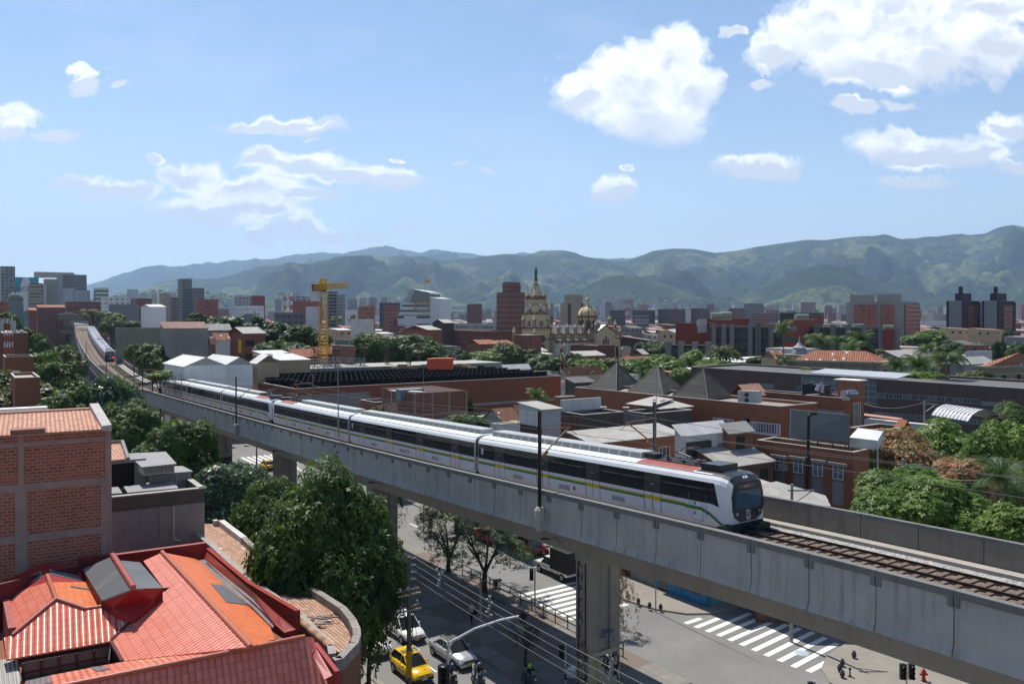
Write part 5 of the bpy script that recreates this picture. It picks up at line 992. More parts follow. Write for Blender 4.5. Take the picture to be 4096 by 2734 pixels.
sit=dict(pel=(0,0,.55),wai=(0,.02,.72),che=(0,.05,.95),nec=(0,.06,1.08),hea=(0,.08,1.20),top=(0,.07,1.28),shR=(.19,.03,1.0),shL=(-.19,.03,1.0),elR=(.24,.1,.75),haR=(.12,.35,.62),elL=(-.24,.1,.75),haL=(-.12,.35,.62),hiR=(.1,.05,.52),knR=(.13,.45,.52),anR=(.13,.42,.1),toR=(.13,.58,.05),hiL=(-.1,.05,.52),knL=(-.13,.45,.52),anL=(-.13,.42,.1),toL=(-.13,.58,.05))
person('person in pale clothes sitting on the planter seat in the shade',PZ(*cH(1400,1005),.14),(-.3,-1,0),sit,cl('pale',(.35,.35,.38)),cl('denim',(.22,.27,.38)),hairb)
person('bare armed person in dark top sitting beside the one in pale clothes',PZ(*cH(1485,975),.14),(-.2,-1,0),sit,cl('dark',(.05,.04,.05)),cl('dkblue',(.02,.03,.06)),hairb)
person('person with a purple bag sitting at the end of the railing',PZ(*cH(1245,690),.14),(-.5,-1,0),sit,cl('brown',(.12,.07,.06)),cl('purple',(.12,.08,.2)),hairb)
person('person in white shirt standing beyond the tree near the red cars',PZ(*cH(1400,270),.14),(0,-1,0),{},cl('white',(.5,.5,.5)),cl('navy',(.015,.016,.022)),hairb)
def moto(label,p,head,col,cat='motorcycle'):
 root=thing('motorcycle',label,cat,(0,0,0),0,'motorcycles at the stop line')
 for x in(-.62,.66):
  b=MB();
  for k in range(18):a0,a1=k*.349,(k+1)*.349;b.cyl((x+.25*math.cos(a0),0,.29+.25*math.sin(a0)),(x+.25*math.cos(a1),0,.29+.25*math.sin(a1)),.05,n=6)
  wo=b.build('wheel',tyre,root);b=MB();b.cyl((x,-.03,.29),(x,.03,.29),.17,n=12);b.build('rim',rim,wo)
 b=MB();b.mesh([(-.75,-.12,.62),(-.75,.12,.62),(-.2,.17,.68),(-.2,-.17,.68),(-.7,-.1,.82),(-.7,.1,.82),(-.15,.15,.80),(-.15,-.15,.80)],[(3,2,1,0),(4,5,6,7),(0,1,5,4),(1,2,6,5),(2,3,7,6),(3,0,4,7)],0);b.build('seat',black,root)
 b=MB();b.mesh([(-.5,-.14,.3),(-.5,.14,.3),(.35,.17,.28),(.35,-.17,.28),(-.4,-.15,.66),(-.4,.15,.66),(.3,.16,.72),(.3,-.16,.72)],[(3,2,1,0),(4,5,6,7),(0,1,5,4),(1,2,6,5),(2,3,7,6),(3,0,4,7)],0);b.mesh([(.35,-.2,.45),(.35,.2,.45),(.62,.12,.6),(.62,-.12,.6),(.3,-.17,1.0),(.3,.17,1.0),(.5,.1,1.02),(.5,-.1,1.02)],[(3,2,1,0),(4,5,6,7),(0,1,5,4),(1,2,6,5),(2,3,7,6),(3,0,4,7)],0);b.build('fairing',col,root)
 b=MB();b.tube([(.66,.07,.29),(.5,.07,.7),(.42,.07,1.0)],.025,6);b.tube([(.66,-.07,.29),(.5,-.07,.7),(.42,-.07,1.0)],.025,6);b.tube([(.3,.36,1.05),(.42,.2,1.06),(.42,-.2,1.06),(.3,-.36,1.05)],.018,6);b.build('fork_and_handlebar',steel,root)
 b=MB();b.lathe((.62,0,.82),[(0,-.09),(.09,-.05),(.1,.04),(0,.09)],10);b.build('headlight',lampg,root)
 for sg in(1,-1):b=MB();b.tube([(.36,sg*.28,1.06),(.33,sg*.38,1.24)],.01,4);b.lathe((.33,sg*.40,1.27),[(0,-.05),(.05,0),(0,.05)],8);b.build('mirror',black,root)
 h=Vector(head).normalized();root.rotation_euler=(0,0,math.atan2(h.y,h.x));root.location=p;return root
ride=dict(pel=(0,-.1,.86),wai=(0,-.06,1.0),che=(0,.02,1.24),nec=(0,.05,1.37),hea=(0,.08,1.49),top=(0,.07,1.57),shR=(.19,.02,1.29),shL=(-.19,.02,1.29),elR=(.28,.2,1.12),haR=(.3,.42,1.08),elL=(-.28,.2,1.12),haL=(-.3,.42,1.08),hiR=(.1,-.08,.84),knR=(.26,.24,.72),anR=(.24,.1,.32),toR=(.25,.25,.27),hiL=(-.1,-.08,.84),knL=(-.26,.24,.72),anL=(-.24,.1,.32),toL=(-.25,.25,.27))
hd=-VD(30)
p=G(28.6,.0,0);p=PZ(*cH(1100,1490),0);moto('blue grey scooter carrying two riders before the silver sedan',p,hd,M('moto_blue',(.05,.08,.1),rough=.3));person('front rider in black vest with grey helmet on the scooter',p+Vector((0,0,0)),hd,ride,cl('black',(.02,.02,.02)),cl('denim',(.1,.12,.18)),helmet=M('helmet_grey',(.15,.15,.16),rough=.25))
person('rear passenger in white shirt and dark helmet on the scooter',p-hd*.42+Vector((0,0,.08)),hd,{**ride,'haR':(.16,.3,1.0),'haL':(-.16,.3,1.0)},cl('white',(.6,.62,.66)),cl('denim',(.1,.12,.18)),helmet=M('helmet_blk',(.02,.02,.03),rough=.2))
p=PZ(*cH(1535,1500),0);p=G(*[st_of(p)[0],.0],0)if False else p;moto('dark motorcycle ridden by the green helmeted rider',p,hd,M('moto_dark',(.02,.03,.09),rough=.3));person('rider in black jacket with bright yellow green helmet',p,hd,ride,cl('black',(.02,.02,.02)),cl('jeans',(.05,.08,.12)),helmet=M('helmet_green',(.35,.62,.04),rough=.25))
p=PZ(*cH(868,1500),0);moto('black motorcycle half hidden behind the signal board',p,hd,M('moto_black',(.02,.02,.02),rough=.3));person('rider in dark jacket and jeans behind the signal board',p,hd,ride,cl('dkgrey',(.04,.04,.05)),cl('jeans2',(.12,.16,.22)),helmet=M('helmet_rb',(.05,.06,.2),rough=.25))
A_=Vector((-.575,.818,0));B_=Vector((.848,.53,0));Z_=Vector((0,0,1))
def az_(d):return Vector((math.sin(rad(d)),math.cos(rad(d)),0))
def plane3(p,q,r):n=(q-p).cross(r-p).normalized();return(p,n if n.z>0 else-n)
def PP(x,y,pl):r=ray(x,y);o=Vector((0,0,H));return o+r*((pl[0]-o).dot(pl[1])/r.dot(pl[1]))
def slabp(b,pts,th=.08,mi=0,ms=None):
 n=len(pts);pts=[Vector(p)for p in pts];nn=sum(((pts[i]-pts[0]).cross(pts[(i+1)%n]-pts[0])for i in range(1,n-1)),Vector((0,0,0)))
 if nn.z<0:pts=pts[::-1]
 lo=[p-Z_*th for p in pts];b.poly(pts,mi);b.poly(lo[::-1],mi if ms is None else ms)
 for i in range(n):j=(i+1)%n;b.poly([lo[i],lo[j],pts[j],pts[i]],mi if ms is None else ms)
WC={}
def wmesh(w,h,kind,mats):
 k=(round(w,2),round(h,2),kind,tuple(m.name for m in mats))
 if k in WC:return WC[k]
 b=MB();fw=.05 if w<2 else.07
 b.box((-w/2,-.012,0),(w,0,0),(0,.01,0),(0,0,h),1)
 if kind!='bare':
  b.box((-w/2-.02,-.07,-.02),(fw,0,0),(0,.06,0),(0,0,h+.04),0);b.box((w/2-fw+.02,-.07,-.02),(fw,0,0),(0,.06,0),(0,0,h+.04),0)
  b.box((-w/2+fw-.02,-.07,h-fw+.02),(w-2*fw+.04,0,0),(0,.06,0),(0,0,fw),0);b.box((-w/2+fw-.02,-.10,-.02),(w-2*fw+.04,0,0),(0,.09,0),(0,0,fw),0)
 if kind in('cross','grid','multi'):
  nv={'cross':1,'grid':2,'multi':max(2,int(w/.8))}[kind]
  for i in range(nv):b.box((-w/2+w*(i+1)/(nv+1)-.02,-.055,0),(.04,0,0),(0,.04,0),(0,0,h),0)
  if kind!='multi':b.box((-w/2,-.05,h*.5),(w,0,0),(0,.03,0),(0,0,.035),0)
 if kind=='bars':
  for i in range(int(w/.16)):b.box((-w/2+.08+i*.16,-.09,0),(.02,0,0),(0,.02,0),(0,0,h),0)
 me_o=b.build('w',list(mats),None,org=(0,0,0));me=me_o.data;bpy.data.objects.remove(me_o);WC[k]=me;return me
def win(parent,p,d,w,h,mats=None,kind='cross',name='window'):
 me=wmesh(w,h,kind,mats or(white,glass));o=bpy.data.objects.new(name,me);COL.objects.link(o);o.parent=parent;o.location=Vector(p)-ORG[parent.name];o.rotation_euler=(0,0,math.atan2(d.y,d.x));ORG[o.name]=Vector((0,0,0));return o
def wins(parent,p0,d,u0,du,cols,z0,dz,rows,w,h,mats=None,kind='cross',skip=()):
 for r in range(rows):
  for c in range(cols):
   if(c,r)in skip:continue
   win(parent,p0+d*(u0+du*c)+Vector((0,0,z0+dz*r-p0 .z)),d,w,h,mats,kind)
def along(P0,d,px):
 k=(px-CX)/F;return(k*P0 .y-P0 .x)/(d.x-k*d.y)
def bld(name,label,cat,xl,xc,xr,yt,Y,wall,roof=None,dl=A_,dr=B_,zb=0,par=.5,group=None,cap=conc_light,rt='flat',rh=1.6,wname='wall',ll=None,lr=None):
 """a block seen on its near corner: left face to column xl, right face to column xr; yt is the wall top at the corner"""
 C0=PY(xc,yt,Y);SIGHT.append((xl,xr,Y,yt+.28*(1253+H*F/Y-yt)if Y>230 else yt+60));Ll=ll if ll else min(90,max(1,along(C0,dl,xl)));Lr=lr if lr else min(90,max(1,along(C0,dr,xr)))
 zt=C0 .z;c=Vector((C0 .x,C0 .y,zb));p=[c,c+dr*Lr,c+dr*Lr+dl*Ll,c+dl*Ll];root=thing(name,label,cat,tuple(c),0,group)
 b=MB();b.ext([(q.x,q.y)for q in p],zb,zt-(.35 if rt=='flat' and par else 0));o=b.build(wname,wall,root)
 if rt=='flat':
  if par:
   b=MB();t=.22;
   for i in range(4):
    a,e=p[i],p[(i+1)%4];d=(e-a).normalized();n=Vector((-d.y,d.x,0));n=n if n.dot((p[(i+2)%4]-a))>0 else-n
    b.box(Vector((a.x,a.y,zt-.348)),(e-a)-d*t,n*t,Z_*.348)
   b.build('parapet',wall,root);b=MB()
   for i in range(4):
    a,e=p[i],p[(i+1)%4];d=(e-a).normalized();n=Vector((-d.y,d.x,0));n=n if n.dot((p[(i+2)%4]-a))>0 else-n
    b.box(Vector((a.x,a.y,zt+.002))-n*.04-d*.04,(e-a)-d*t+d*.0,n*(t+.08),Z_*.07)
   b.build('coping',cap,root)
  b=MB();b.poly([(q.x,q.y,zt-(.34 if par else-.004))for q in p]);b.build('roof',roof or conc_light,root)
 elif rt=='shed':
  b=MB();q=[Vector((v.x,v.y,zt))for v in p];q[2].z+=rh;q[3].z+=rh;e=.35;cc=(q[0]+q[2])/2;q=[v+(Vector((v.x-cc.x,v.y-cc.y,0)).normalized()*e)for v in q];slabp(b,q);b.build('roof',roof,root)
  b=MB();b.mesh([(p[0].x,p[0].y,zt),(p[1].x,p[1].y,zt),(p[2].x,p[2].y,zt+rh-.1),(p[3].x,p[3].y,zt+rh-.1),(p[2].x,p[2].y,zt),(p[3].x,p[3].y,zt)],[(1,4,2),(0,3,5),(5,3,2,4)]);b.build('gable',wall,root)
 elif rt in('gable','gableB'):
  q=[Vector((v.x,v.y,zt))for v in p];
  if rt=='gable':r0,r1=(q[0]+q[3])/2,(q[1]+q[2])/2;s1=[q[0],q[1],r1,r0];s2=[q[3],q[2],r1,r0];g1=[q[0],q[3],r0];g2=[q[1],q[2],r1];ax=dr
  else:r0,r1=(q[0]+q[1])/2,(q[3]+q[2])/2;s1=[q[0],q[3],r1,r0];s2=[q[1],q[2],r1,r0];g1=[q[0],q[1],r0];g2=[q[3],q[2],r1];ax=dl
  up=Z_*rh;b=MB()
  for s_ in(s1,s2):
   o1=(s_[0]-(s_[3]+up)).normalized()*.35;e1=(s_[1]-s_[0]).normalized()*.25;slabp(b,[s_[0]+o1-e1,s_[1]+o1+e1,s_[2]+up+e1,s_[3]+up-e1],.07)
  b.build('roof',roof,root);b=MB()
  for g_ in(g1,g2):b.poly([g_[0],g_[1],g_[2]+up*.97]);b.poly([g_[1],g_[0],g_[2]+up*.97])
  b.build('gable',wall,root)
 elif rt=='hip':
  q=[Vector((v.x,v.y,zt))for v in p];cc=(q[0]+q[2])/2;q=[v+Vector((v.x-cc.x,v.y-cc.y,0)).normalized()*.5 for v in q];m1=(q[0]+q[3])/2,(q[1]+q[2])/2;Ld=(m1[1]-m1[0]);w2=(q[3]-q[0]).length/2;k=min(.45,w2/Ld.length);r0=m1[0]+Ld*k+Z_*rh;r1=m1[1]-Ld*k+Z_*rh
  b=MB();b.poly([q[0],q[1],r1,r0]);b.poly([q[1],q[2],r1]);b.poly([q[2],q[3],r0,r1]);b.poly([q[3],q[0],r0]);b.poly([q[3]-Z_*.1,q[2]-Z_*.1,q[1]-Z_*.1,q[0]-Z_*.1]);
  for i in range(4):b.poly([q[i]-Z_*.1,q[(i+1)%4]-Z_*.1,q[(i+1)%4],q[i]])
  b.build('roof',roof,root)
 return root,Vector((C0 .x,C0 .y,zt)),Ll,Lr,p
bk_tower=brick('brick_hollow',(.40,.125,.07),(.22,.065,.045),(.36,.27,.23),.41,.185,.03,.3)
bk_red=brick('brick_red',(.31,.115,.07),(.23,.085,.052),(.14,.08,.06),.28,.085,.01,.2)
bk_mus=brick('brick_museum',(.36,.145,.08),(.27,.105,.06),(.13,.08,.06),.3,.1,.01,.2)
bk_old=brick('brick_old',(.24,.10,.065),(.16,.06,.045),(.22,.18,.15),.36,.16,.02,.5)
bk_grey=brick('brick_grey',(.33,.32,.33),(.29,.285,.295),(.2,.195,.2),.40,.2,.012,.3)
bk_dark=brick('brick_dark',(.10,.062,.052),(.07,.045,.04),(.07,.05,.045),.28,.09,.01,.3)
bk_pur=brick('brick_purple',(.135,.095,.088),(.10,.072,.068),(.06,.05,.05),.28,.09,.01,.45)
bk_or=brick('brick_orange',(.36,.15,.08),(.27,.11,.06),(.2,.14,.1),.3,.12,.012,.3)
tl_tower=tiles('tiles_tower',(.56,.30,.20),(.44,.21,.14),.235,.36,.7,.075,.12)
tl_red=tiles('tiles_red',(.74,.21,.14),(.62,.15,.09),.26,.40,.40,.07,.12,.7)
tl_org=tiles('tiles_orange',(.76,.21,.07),(.66,.16,.05),.26,.36,.42,.06,.06,.5)
tl_old=tiles('tiles_old',(.54,.34,.24),(.38,.22,.15),.2,.42,.85,.08,.3,.2,.02)
tl_brn=tiles('tiles_brown',(.27,.12,.07),(.16,.075,.05),.24,.4,.85,.08,.5,.2,.03)
tl_far=tiles('tiles_far',(.40,.17,.10),(.28,.12,.075),.5,.8,.85,.12,.4,.2,.03)
c_tin=corr('tin_grey',(.42,.40,.36),(.34,.32,.29),.17,.6,0,.35,(.2,.17,.14));c_white=corr('tin_white',(.68,.67,.65),(.6,.59,.57),.2,.5,0,.12,(.3,.26,.2));c_dark=corr('tin_dark',(.12,.12,.115),(.09,.09,.09),.17,.7,0,.5,(.06,.055,.05));c_rust=corr('tin_rust',(.3,.17,.12),(.22,.12,.09),.18,.7,0,.6,(.12,.06,.04));c_sky=corr('skylight_sheet',(.15,.155,.16),(.19,.19,.195),.2,.35,0,.15,(.1,.1,.1));c_wsk=corr('skylight_white',(.62,.6,.56),(.5,.49,.46),.2,.5,0,.2)
plast_w=M('plaster_white',(.60,.59,.56),(.48,.47,.44),sc=.5,stain=.7,fine=.15);plast_d=M('plaster_dark',(.10,.095,.085),(.055,.05,.045),sc=.5,stain=.5,fine=.4);plast_c=M('plaster_cream',(.48,.36,.22),(.4,.3,.18),sc=.4,stain=.3);plast_g=M('plaster_grey',(.26,.255,.245),(.18,.175,.165),sc=.35,stain=.8,fine=.2)
redpaint=M('red_paint',(.30,.018,.018),(.22,.014,.016),sc=1.2,rough=.55,stain=.2);redfl=M('red_flashing',(.34,.085,.07),(.26,.06,.055),sc=2,rough=.5,bmp=.2);band=M('beam_concrete',(.33,.24,.21),(.25,.18,.16),sc=1.2,stain=.5,fine=.25)
Bt=az_(60);C0=PY(445,1712,48);root=thing('brick_tower','tall raw hollow brick building with concrete beams and clay tile roof at the left edge','building',(C0 .x,C0 .y,0));At=az_(-34)
W0=17;p=[C0,C0-Bt*W0,C0-Bt*W0+At*5,C0+At*5];b=MB();b.ext([(q.x,q.y)for q in p],0,C0 .z-.02);b.build('wall',bk_tower,root)
n=Vector((Bt.y,-Bt.x,0))
def bandx(z0,z1,name='beam'):b=MB();b.box(C0-Bt*W0+n*.0+Vector((0,0,z0-C0 .z)),Bt*(W0-.0),n*.035,Z_*(z1-z0));return b.build(name,band,root)
for z0,z1 in((17.15,17.33),(16.58,16.8),(14.12,14.52),(11.25,11.65),(8.35,8.75)):bandx(z0,z1)
for u0,u1,z0,z1 in((0,.33,14.52,16.58),(0,.33,16.8,17.15),(0,.58,11.65,14.12),(0,.58,8.75,11.25),(4.4,4.68,14.52,16.58),(4.4,4.68,16.8,17.15),(4.25,4.85,11.65,14.12),(4.25,4.85,8.75,11.25),(9.2,9.7,8.75,14.12),(13.5,14,8.75,14.12)):
 b=MB();b.box(C0-Bt*u1+Vector((0,0,z0-C0 .z)),Bt*(u1-u0),n*.042,Z_*(z1-z0));b.build('column',band,root)
b=MB();e0=C0+n*.25+Z_*.02;r0=C0+At*5+Z_*.62;slabp(b,[e0-Bt*.45,r0-Bt*.45,r0-Bt*W0,e0-Bt*W0],.1);b.build('tile_roof',tl_tower,root)
b=MB();b.mesh([C0+n*.3-Z_*.1,C0+n*.3-Bt*.5-Z_*.1,C0+n*.3-Bt*.5+Z_*.2,C0+n*.3+Z_*.25,C0+At*5.2+Z_*.3,C0+At*5.2-Bt*.5+Z_*.3,C0+At*5.2-Bt*.5+Z_*1.0,C0+At*5.2+Z_*1.0],[(0,1,2,3),(3,2,6,7),(1,5,6,2),(0,3,7,4),(4,7,6,5)]);b.build('gable_coping',M('coping_grey',(.46,.42,.40),(.36,.33,.32),sc=1.5,stain=.2,fine=.2),root)
b=MB();b.box(r0-Bt*W0+At*.02+Z_*.0,Bt*(W0-.5),At*.35,Z_*.12);b.build('ridge_tiles',M('ridge_clay',(.55,.34,.24)),root);b=MB();b.box(r0-Bt*W0+At*.4,Bt*(W0-2.8),At*.7,Z_*.28);b.build('white_flashing',white,root)
v0=C0-Bt*4.9+n*.25+Z_*.05;b=MB();b.box(v0,Bt*1.5,At*.8,Z_*.16);b.box(v0+Z_*.16-Bt*.1,Bt*1.7,At*1.,Z_*.05);b.build('roof_vent',[M('vent_brick',(.25,.12,.08))],root)
gC=PY(817,1953,58);root=thing('grey_block_building','grey painted block building with louvred roof vents, right of the brick tower','building',(gC.x,gC.y,0));zt=gC.z
L1=17;p=[gC,gC-Bt*L1,gC-Bt*L1+At*9,gC+At*9];b=MB();b.ext([(q.x,q.y)for q in p],0,zt-.9);b.build('wall',bk_grey,root)
dkb=M('band_brown',(.115,.10,.085),(.09,.08,.068),sc=.5,stain=.3,fine=.2);b=MB();b.box(gC-Bt*L1-Z_*.95,Bt*L1,n*.05,Z_*.95);b.box(gC-Bt*(L1),Bt*L1,-n*.3,Z_*-.9);b.box(gC-Z_*.95,At*9,-Bt*.3,Z_*.95);b.box(gC-Bt*L1-Z_*5.1,Bt*L1,n*.04,Z_*1.3);b.build('dark_band',dkb,root)
b=MB();b.box(gC-Bt*2.9-Z_*3.6,Bt*2.9,n*.045,Z_*2.64);b.build('concrete_panel',concrete,root)
b=MB();b.box(gC-Bt*L1+n*.08,Bt*(L1+.1),-n*.45,Z_*.08);b.box(gC+Bt*.08,At*9,-Bt*.42,Z_*.08);b.build('coping',conc_light,root)
q=PP(*cE(1483,905),(gC+n*.1,n));b=MB();b.tube([q,q-Z_*2.3,q-Z_*2.45+Bt*.4],.09,8);b.build('downpipe',M('pipe_cream',(.5,.47,.38)),root)
lv=M('louvre_white',(.55,.55,.52),rough=.5);vr=M('vent_roof_grey',(.24,.23,.225),(.2,.19,.185),sc=1,rough=.6)
def vbox(pts,z,h,lab,nl=3,lo=True):
 P4=[PZ(*cE(x,y),z)for x,y in pts];root2=thing('roof_vent_box',lab,'roof vent',tuple(sum(P4,Vector((0,0,0)))/4-Z_*h),0,'louvred vent boxes on the grey roof');b=MB();slabp(b,P4,.1);b.build('vent_roof',vr,root2)
 cc=sum(P4,Vector((0,0,0)))/4;Q=[cc+(v-cc)*.86 for v in P4];b=MB();b.ext([(v.x,v.y)for v in Q],z-h,z-.101);b.build('vent_body',lv if lo else bk_grey,root2)
 a,e=Q[3],Q[2];d=(e-a);L_=d.length;d.normalize();nn=Vector((d.y,-d.x,0));b=MB()
 for i in range(int((h-.15)/.09)):b.box(a+nn*.01-Z_*(.16+i*.09),e-a,nn*.05,Z_*.03)
 b.build('louvres',M('louvre_dark',(.16,.16,.155)),root2);b=MB()
 for i in range(nl+1):b.box(a+d*(L_*i/nl-.06)-Z_*(h-.0),d*.12,nn*.08,Z_*(h-.1))
 b.build('vent_posts',M('vent_post',(.35,.35,.34)),root2)
vbox([(1375,565),(1560,560),(1650,605),(1252,637)],zt+.6,1.25,'wide louvred vent box with three panels on the grey roof')
vbox([(1085,455),(1415,437),(1510,540),(1210,570)],zt+1.5,.7,'topmost vent box roof behind the other louvred boxes')
vbox([(1055,735),(1475,692),(1525,748),(1090,787)],zt+.1,.9,'long low louvred vent box nearest the dark parapet')
vbox([(860,750),(1010,738),(1045,790),(900,800)],zt+.1,.9,'low vent box partly hidden by the brick tower')
q=PP(*cE(1250,740),(gC,Z_));q=PZ(*cE(1250,740),zt-.5);d=Bt;b=MB();top=PY(*cE(1250,495),q.y).z;b.box(q-Bt*9,Bt*9,At*3,Z_*(top-q.z));o=b.build('stair_room',bk_grey,root)
b=MB();z0=PY(*cE(1150,715),q.y).z;b.box(q-Bt*2.9+n*.01+Z_*.1,Bt*2.1,-n*-.01,Z_*1.8);b.build('dark_opening',M('opening_shade',(.008,.008,.01)),root)  # flat black sheet on the wall paints the shade inside the opening
q2=q+At*3.0;b=MB();slabp(b,[PZ(*cE(900,515),top+.1),PZ(*cE(1085,500),top+.1),PZ(*cE(1025,365),top+.4),PZ(*cE(900,372),top+.4)],.1);b.build('tile_roof',tl_tower,root);b=MB();b.tube([PZ(*cE(1095,500),top+.25),PZ(*cE(1045,350),top+.55)],.16,4);b.tube([PZ(*cE(1045,350),top+.55),PZ(*cE(940,355),top+.55)],.12,4);b.build('roof_edge',plast_g,root)
Mc=lambda x,y:(900+x/3.915,2400+y/3.915)
out=[cE(1815,1020),cE(1900,1008),cE(2110,1165),cE(2349,1390),(1225,2322),Mc(1760,0),Mc(1900,90),Mc(2050,270),Mc(2120,420),Mc(2130,520),Mc(2090,650),Mc(1990,750),Mc(1850,900),Mc(1720,930)]
inn=[cE(1515,1020),cE(1750,1215),cE(2100,1530),Mc(1120,240),Mc(1600,740),Mc(1620,860)]
zp=8.6;po=[PZ(*q,zp)for q in out];pi_=[PZ(*q,zp)for q in inn];cen=sum(po+pi_,Vector((0,0,0)))/len(po+pi_)
root=thing('corner_building','old brick corner building with weathered clay tiles and rounded concrete parapet','building',(cen.x,cen.y,0))
poly=[(v.x,v.y)for v in pi_]+[(v.x,v.y)for v in po[::-1]];b=MB();b.ext(poly,0,zp-.55);b.build('wall',brick('brick_corner',(.26,.12,.075),(.2,.09,.06),(.13,.09,.07),.26,.075,.01,.3),root)
def wallrun(pts,th,z0,z1,mat_,name,r,side=1):
 b=MB()
 for a,e in zip(pts[:-1],pts[1:]):
  d=(e-a);nn=Vector((-d.y,d.x,0)).normalized()*th*side;b.box(Vector((a.x,a.y,z0)),Vector((d.x,d.y,0)),nn,Z_*(z1-z0))
 return b.build(name,mat_,r)
capm=M('coping_weathered',(.33,.30,.26),(.16,.14,.12),sc=1.8,fine=.5);whitec=M('coping_white',(.62,.61,.62),(.4,.38,.36),sc=1.2,fine=.3)
wallrun(po[:3],-.42,zp-.55,zp,whitec,'white_parapet',root);wallrun(po[2:],-.38,zp-.55,zp-.02,capm,'curved_parapet',root);wallrun(pi_,.35,zp-.55,zp+.08,M('coping_lichen',(.42,.38,.33),(.2,.17,.15),sc=3,fine=.5),'inner_coping',root)
b=MB();Q=[PZ(*q,8.25)for q in(cE(1585,1060),cE(1890,1048),cE(2110,1215),cE(2300,1430),(1210,2360),Mc(1560,0),Mc(1720,200),Mc(1850,330),Mc(1930,470),Mc(1960,600),Mc(1900,760),Mc(1780,840),Mc(1650,760),Mc(1130,215),cE(2150,1540),cE(1790,1215))]
aB=Vector((.8254,.5646,0));c9=sum(Q,Vector((0,0,0)))/len(Q);Q=[q+Z_*(-(q-c9).dot(aB)*.09)for q in Q];slabp(b,Q,.1);b.build('tile_roof',tl_old,root)
b=MB();pts=[PZ(*Mc(1110,270),8.75),PZ(*Mc(1640,720),8.6)];
for i in range(9):a=pts[0].lerp(pts[1],i/9);e=pts[0].lerp(pts[1],(i+1.05)/9);b.cyl(a,e,.17,.14,n=8,mi=i%2)
b.build('ridge_tiles',[M('ridge_a',(.42,.22,.11)),M('ridge_b',(.22,.14,.10))],root)
b=MB();g_=random.Random(5)
for i in range(26):
 q=PZ(*Mc(1330+g_.uniform(-220,170),290+g_.uniform(-60,120)),8.5);a=g_.random()*.6;b.cyl(q,q+Vector((math.cos(a),math.sin(a),.0))*g_.uniform(.3,.9),.05,n=5,mi=g_.randrange(2))
b.build('loose_tiles',[M('loose_grey',(.3,.3,.29)),M('loose_clay',(.36,.2,.12))],root)
a,e=po[-5],po[-3];d=(e-a);d.z=0;d.normalize();w0=(po[-3]+po[-2])/2;win(root,po[-4]+(po[-3]-po[-4])*.55+Vector((0,0,-2.9)),(po[-4]-po[-3]).normalized()*-1,1.0,1.5,(conc_light,glass),'bare')
fz=lambda x,y,z:PZ(*cF(x,y),z)
root=thing('red_roof_house','large low building with bright red and orange tile-profile roofs in the lower left','building',tuple(fz(900,900,0)))
foot=[fz(-60,620,9.3),fz(405,470,9.3),fz(665,395,9.3),fz(950,372,9.3),fz(1760,272,9.3),PZ(*cE(2100,1540),9.3),PZ(*Mc(1100,290),9.2),PZ(*Mc(1560,760),9.2),PZ(*Mc(1700,1100),9.2),PZ(1330,2800,9.2),PZ(1000,3400,9.2),PZ(-200,3300,9.2),PZ(-160,2900,9.3)]
b=MB();b.ext([(v.x,v.y)for v in foot],0,8.0);b.build('wall',bk_red,root)
R1,R2=fz(1385,335,10.6),fz(2140,1140,10.6);pW=plane3(R1,R2,fz(1045,1265,9.0));pE=plane3(R1,R2,fz(2349,1080,9.55))
def roof(pl,pts,mt,name='tile_roof',off=0):b=MB();slabp(b,[PP(*(q if len(q)==2 and q[0]>3000 else cF(*q)),pl)+Z_*off for q in pts],.07);return b.build(name,mt,root)
roof(pW,[(1385,335),(1225,410),(1395,640),(1460,632),(1330,725),(945,1095),(1045,1265),(2140,1140)],tl_red)
roof(pE,[(1385,335),(1690,395),(1915,620),(2150,790),(2300,950),(2349,1075),(2240,1110),(2140,1140)],tl_org)
roof(pE,[(1800,608),(1915,622),(2145,795),(2120,790),(1935,765)],c_sky,'skylight',.03)
A1,A2=fz(405,535,10.5),fz(480,735,10.4);p1=plane3(A1,A2,fz(110,1030,9.3));p2=plane3(A1,A2,fz(850,790,9.7));p3=plane3(A2,fz(55,1250,8.95),fz(945,1095,8.95))
roof(p1,[(400,590),(75,690),(110,1040),(480,740)],tl_red);roof(p1,[(385,425),(30,575),(75,690),(402,590)],redpaint,'red_ridge_band');roof(p1,[(350,492),(80,622),(92,682),(367,548)],c_sky,'skylight',.03)
roof(p2,[(402,585),(750,590),(850,790),(720,815),(480,740)],tl_org);roof(p2,[(385,425),(660,470),(745,590),(402,590)],redpaint,'red_ridge_band');roof(p2,[(415,478),(680,540),(706,582),(430,527)],c_sky,'skylight',.03);roof(p2,[(600,622),(770,650),(775,663),(610,636)],c_sky,'skylight',.03)
roof(p3,[(480,742),(722,818),(1330,727),(945,1093),(55,1250),(35,1065),(110,1040)],tl_red)
roof(p3,[(993,803),(1125,788),(1152,885),(1047,985)],c_wsk,'white_skylight',.04)
G1,G2=fz(960,365,11.1),fz(1140,645,11.1);q1=plane3(G1,G2,fz(885,745,10.35));q2=plane3(G1,G2,fz(1390,640,10.6))
roof(q1,[(960,368),(705,480),(870,745),(1138,648)],c_sky,'skylight_roof');roof(q2,[(975,400),(1195,420),(1390,640),(1142,646)],c_sky,'skylight_roof')
b=MB();b.tube([G1+Z_*.05,G2+Z_*.05],.16,4);b.build('ridge_cap',redfl,root)
b=MB();a,e,m_=PP(*cF(870,745),q1),PP(*cF(1390,642),q2),G2;b.poly([m_,a,a-Z_*.9,m_-Z_*1.6,e-Z_*.9,e]);b.poly([m_,a,a-Z_*.9,m_-Z_*1.6,e-Z_*.9,e][::-1]);b.build('red_gable',redpaint,root)
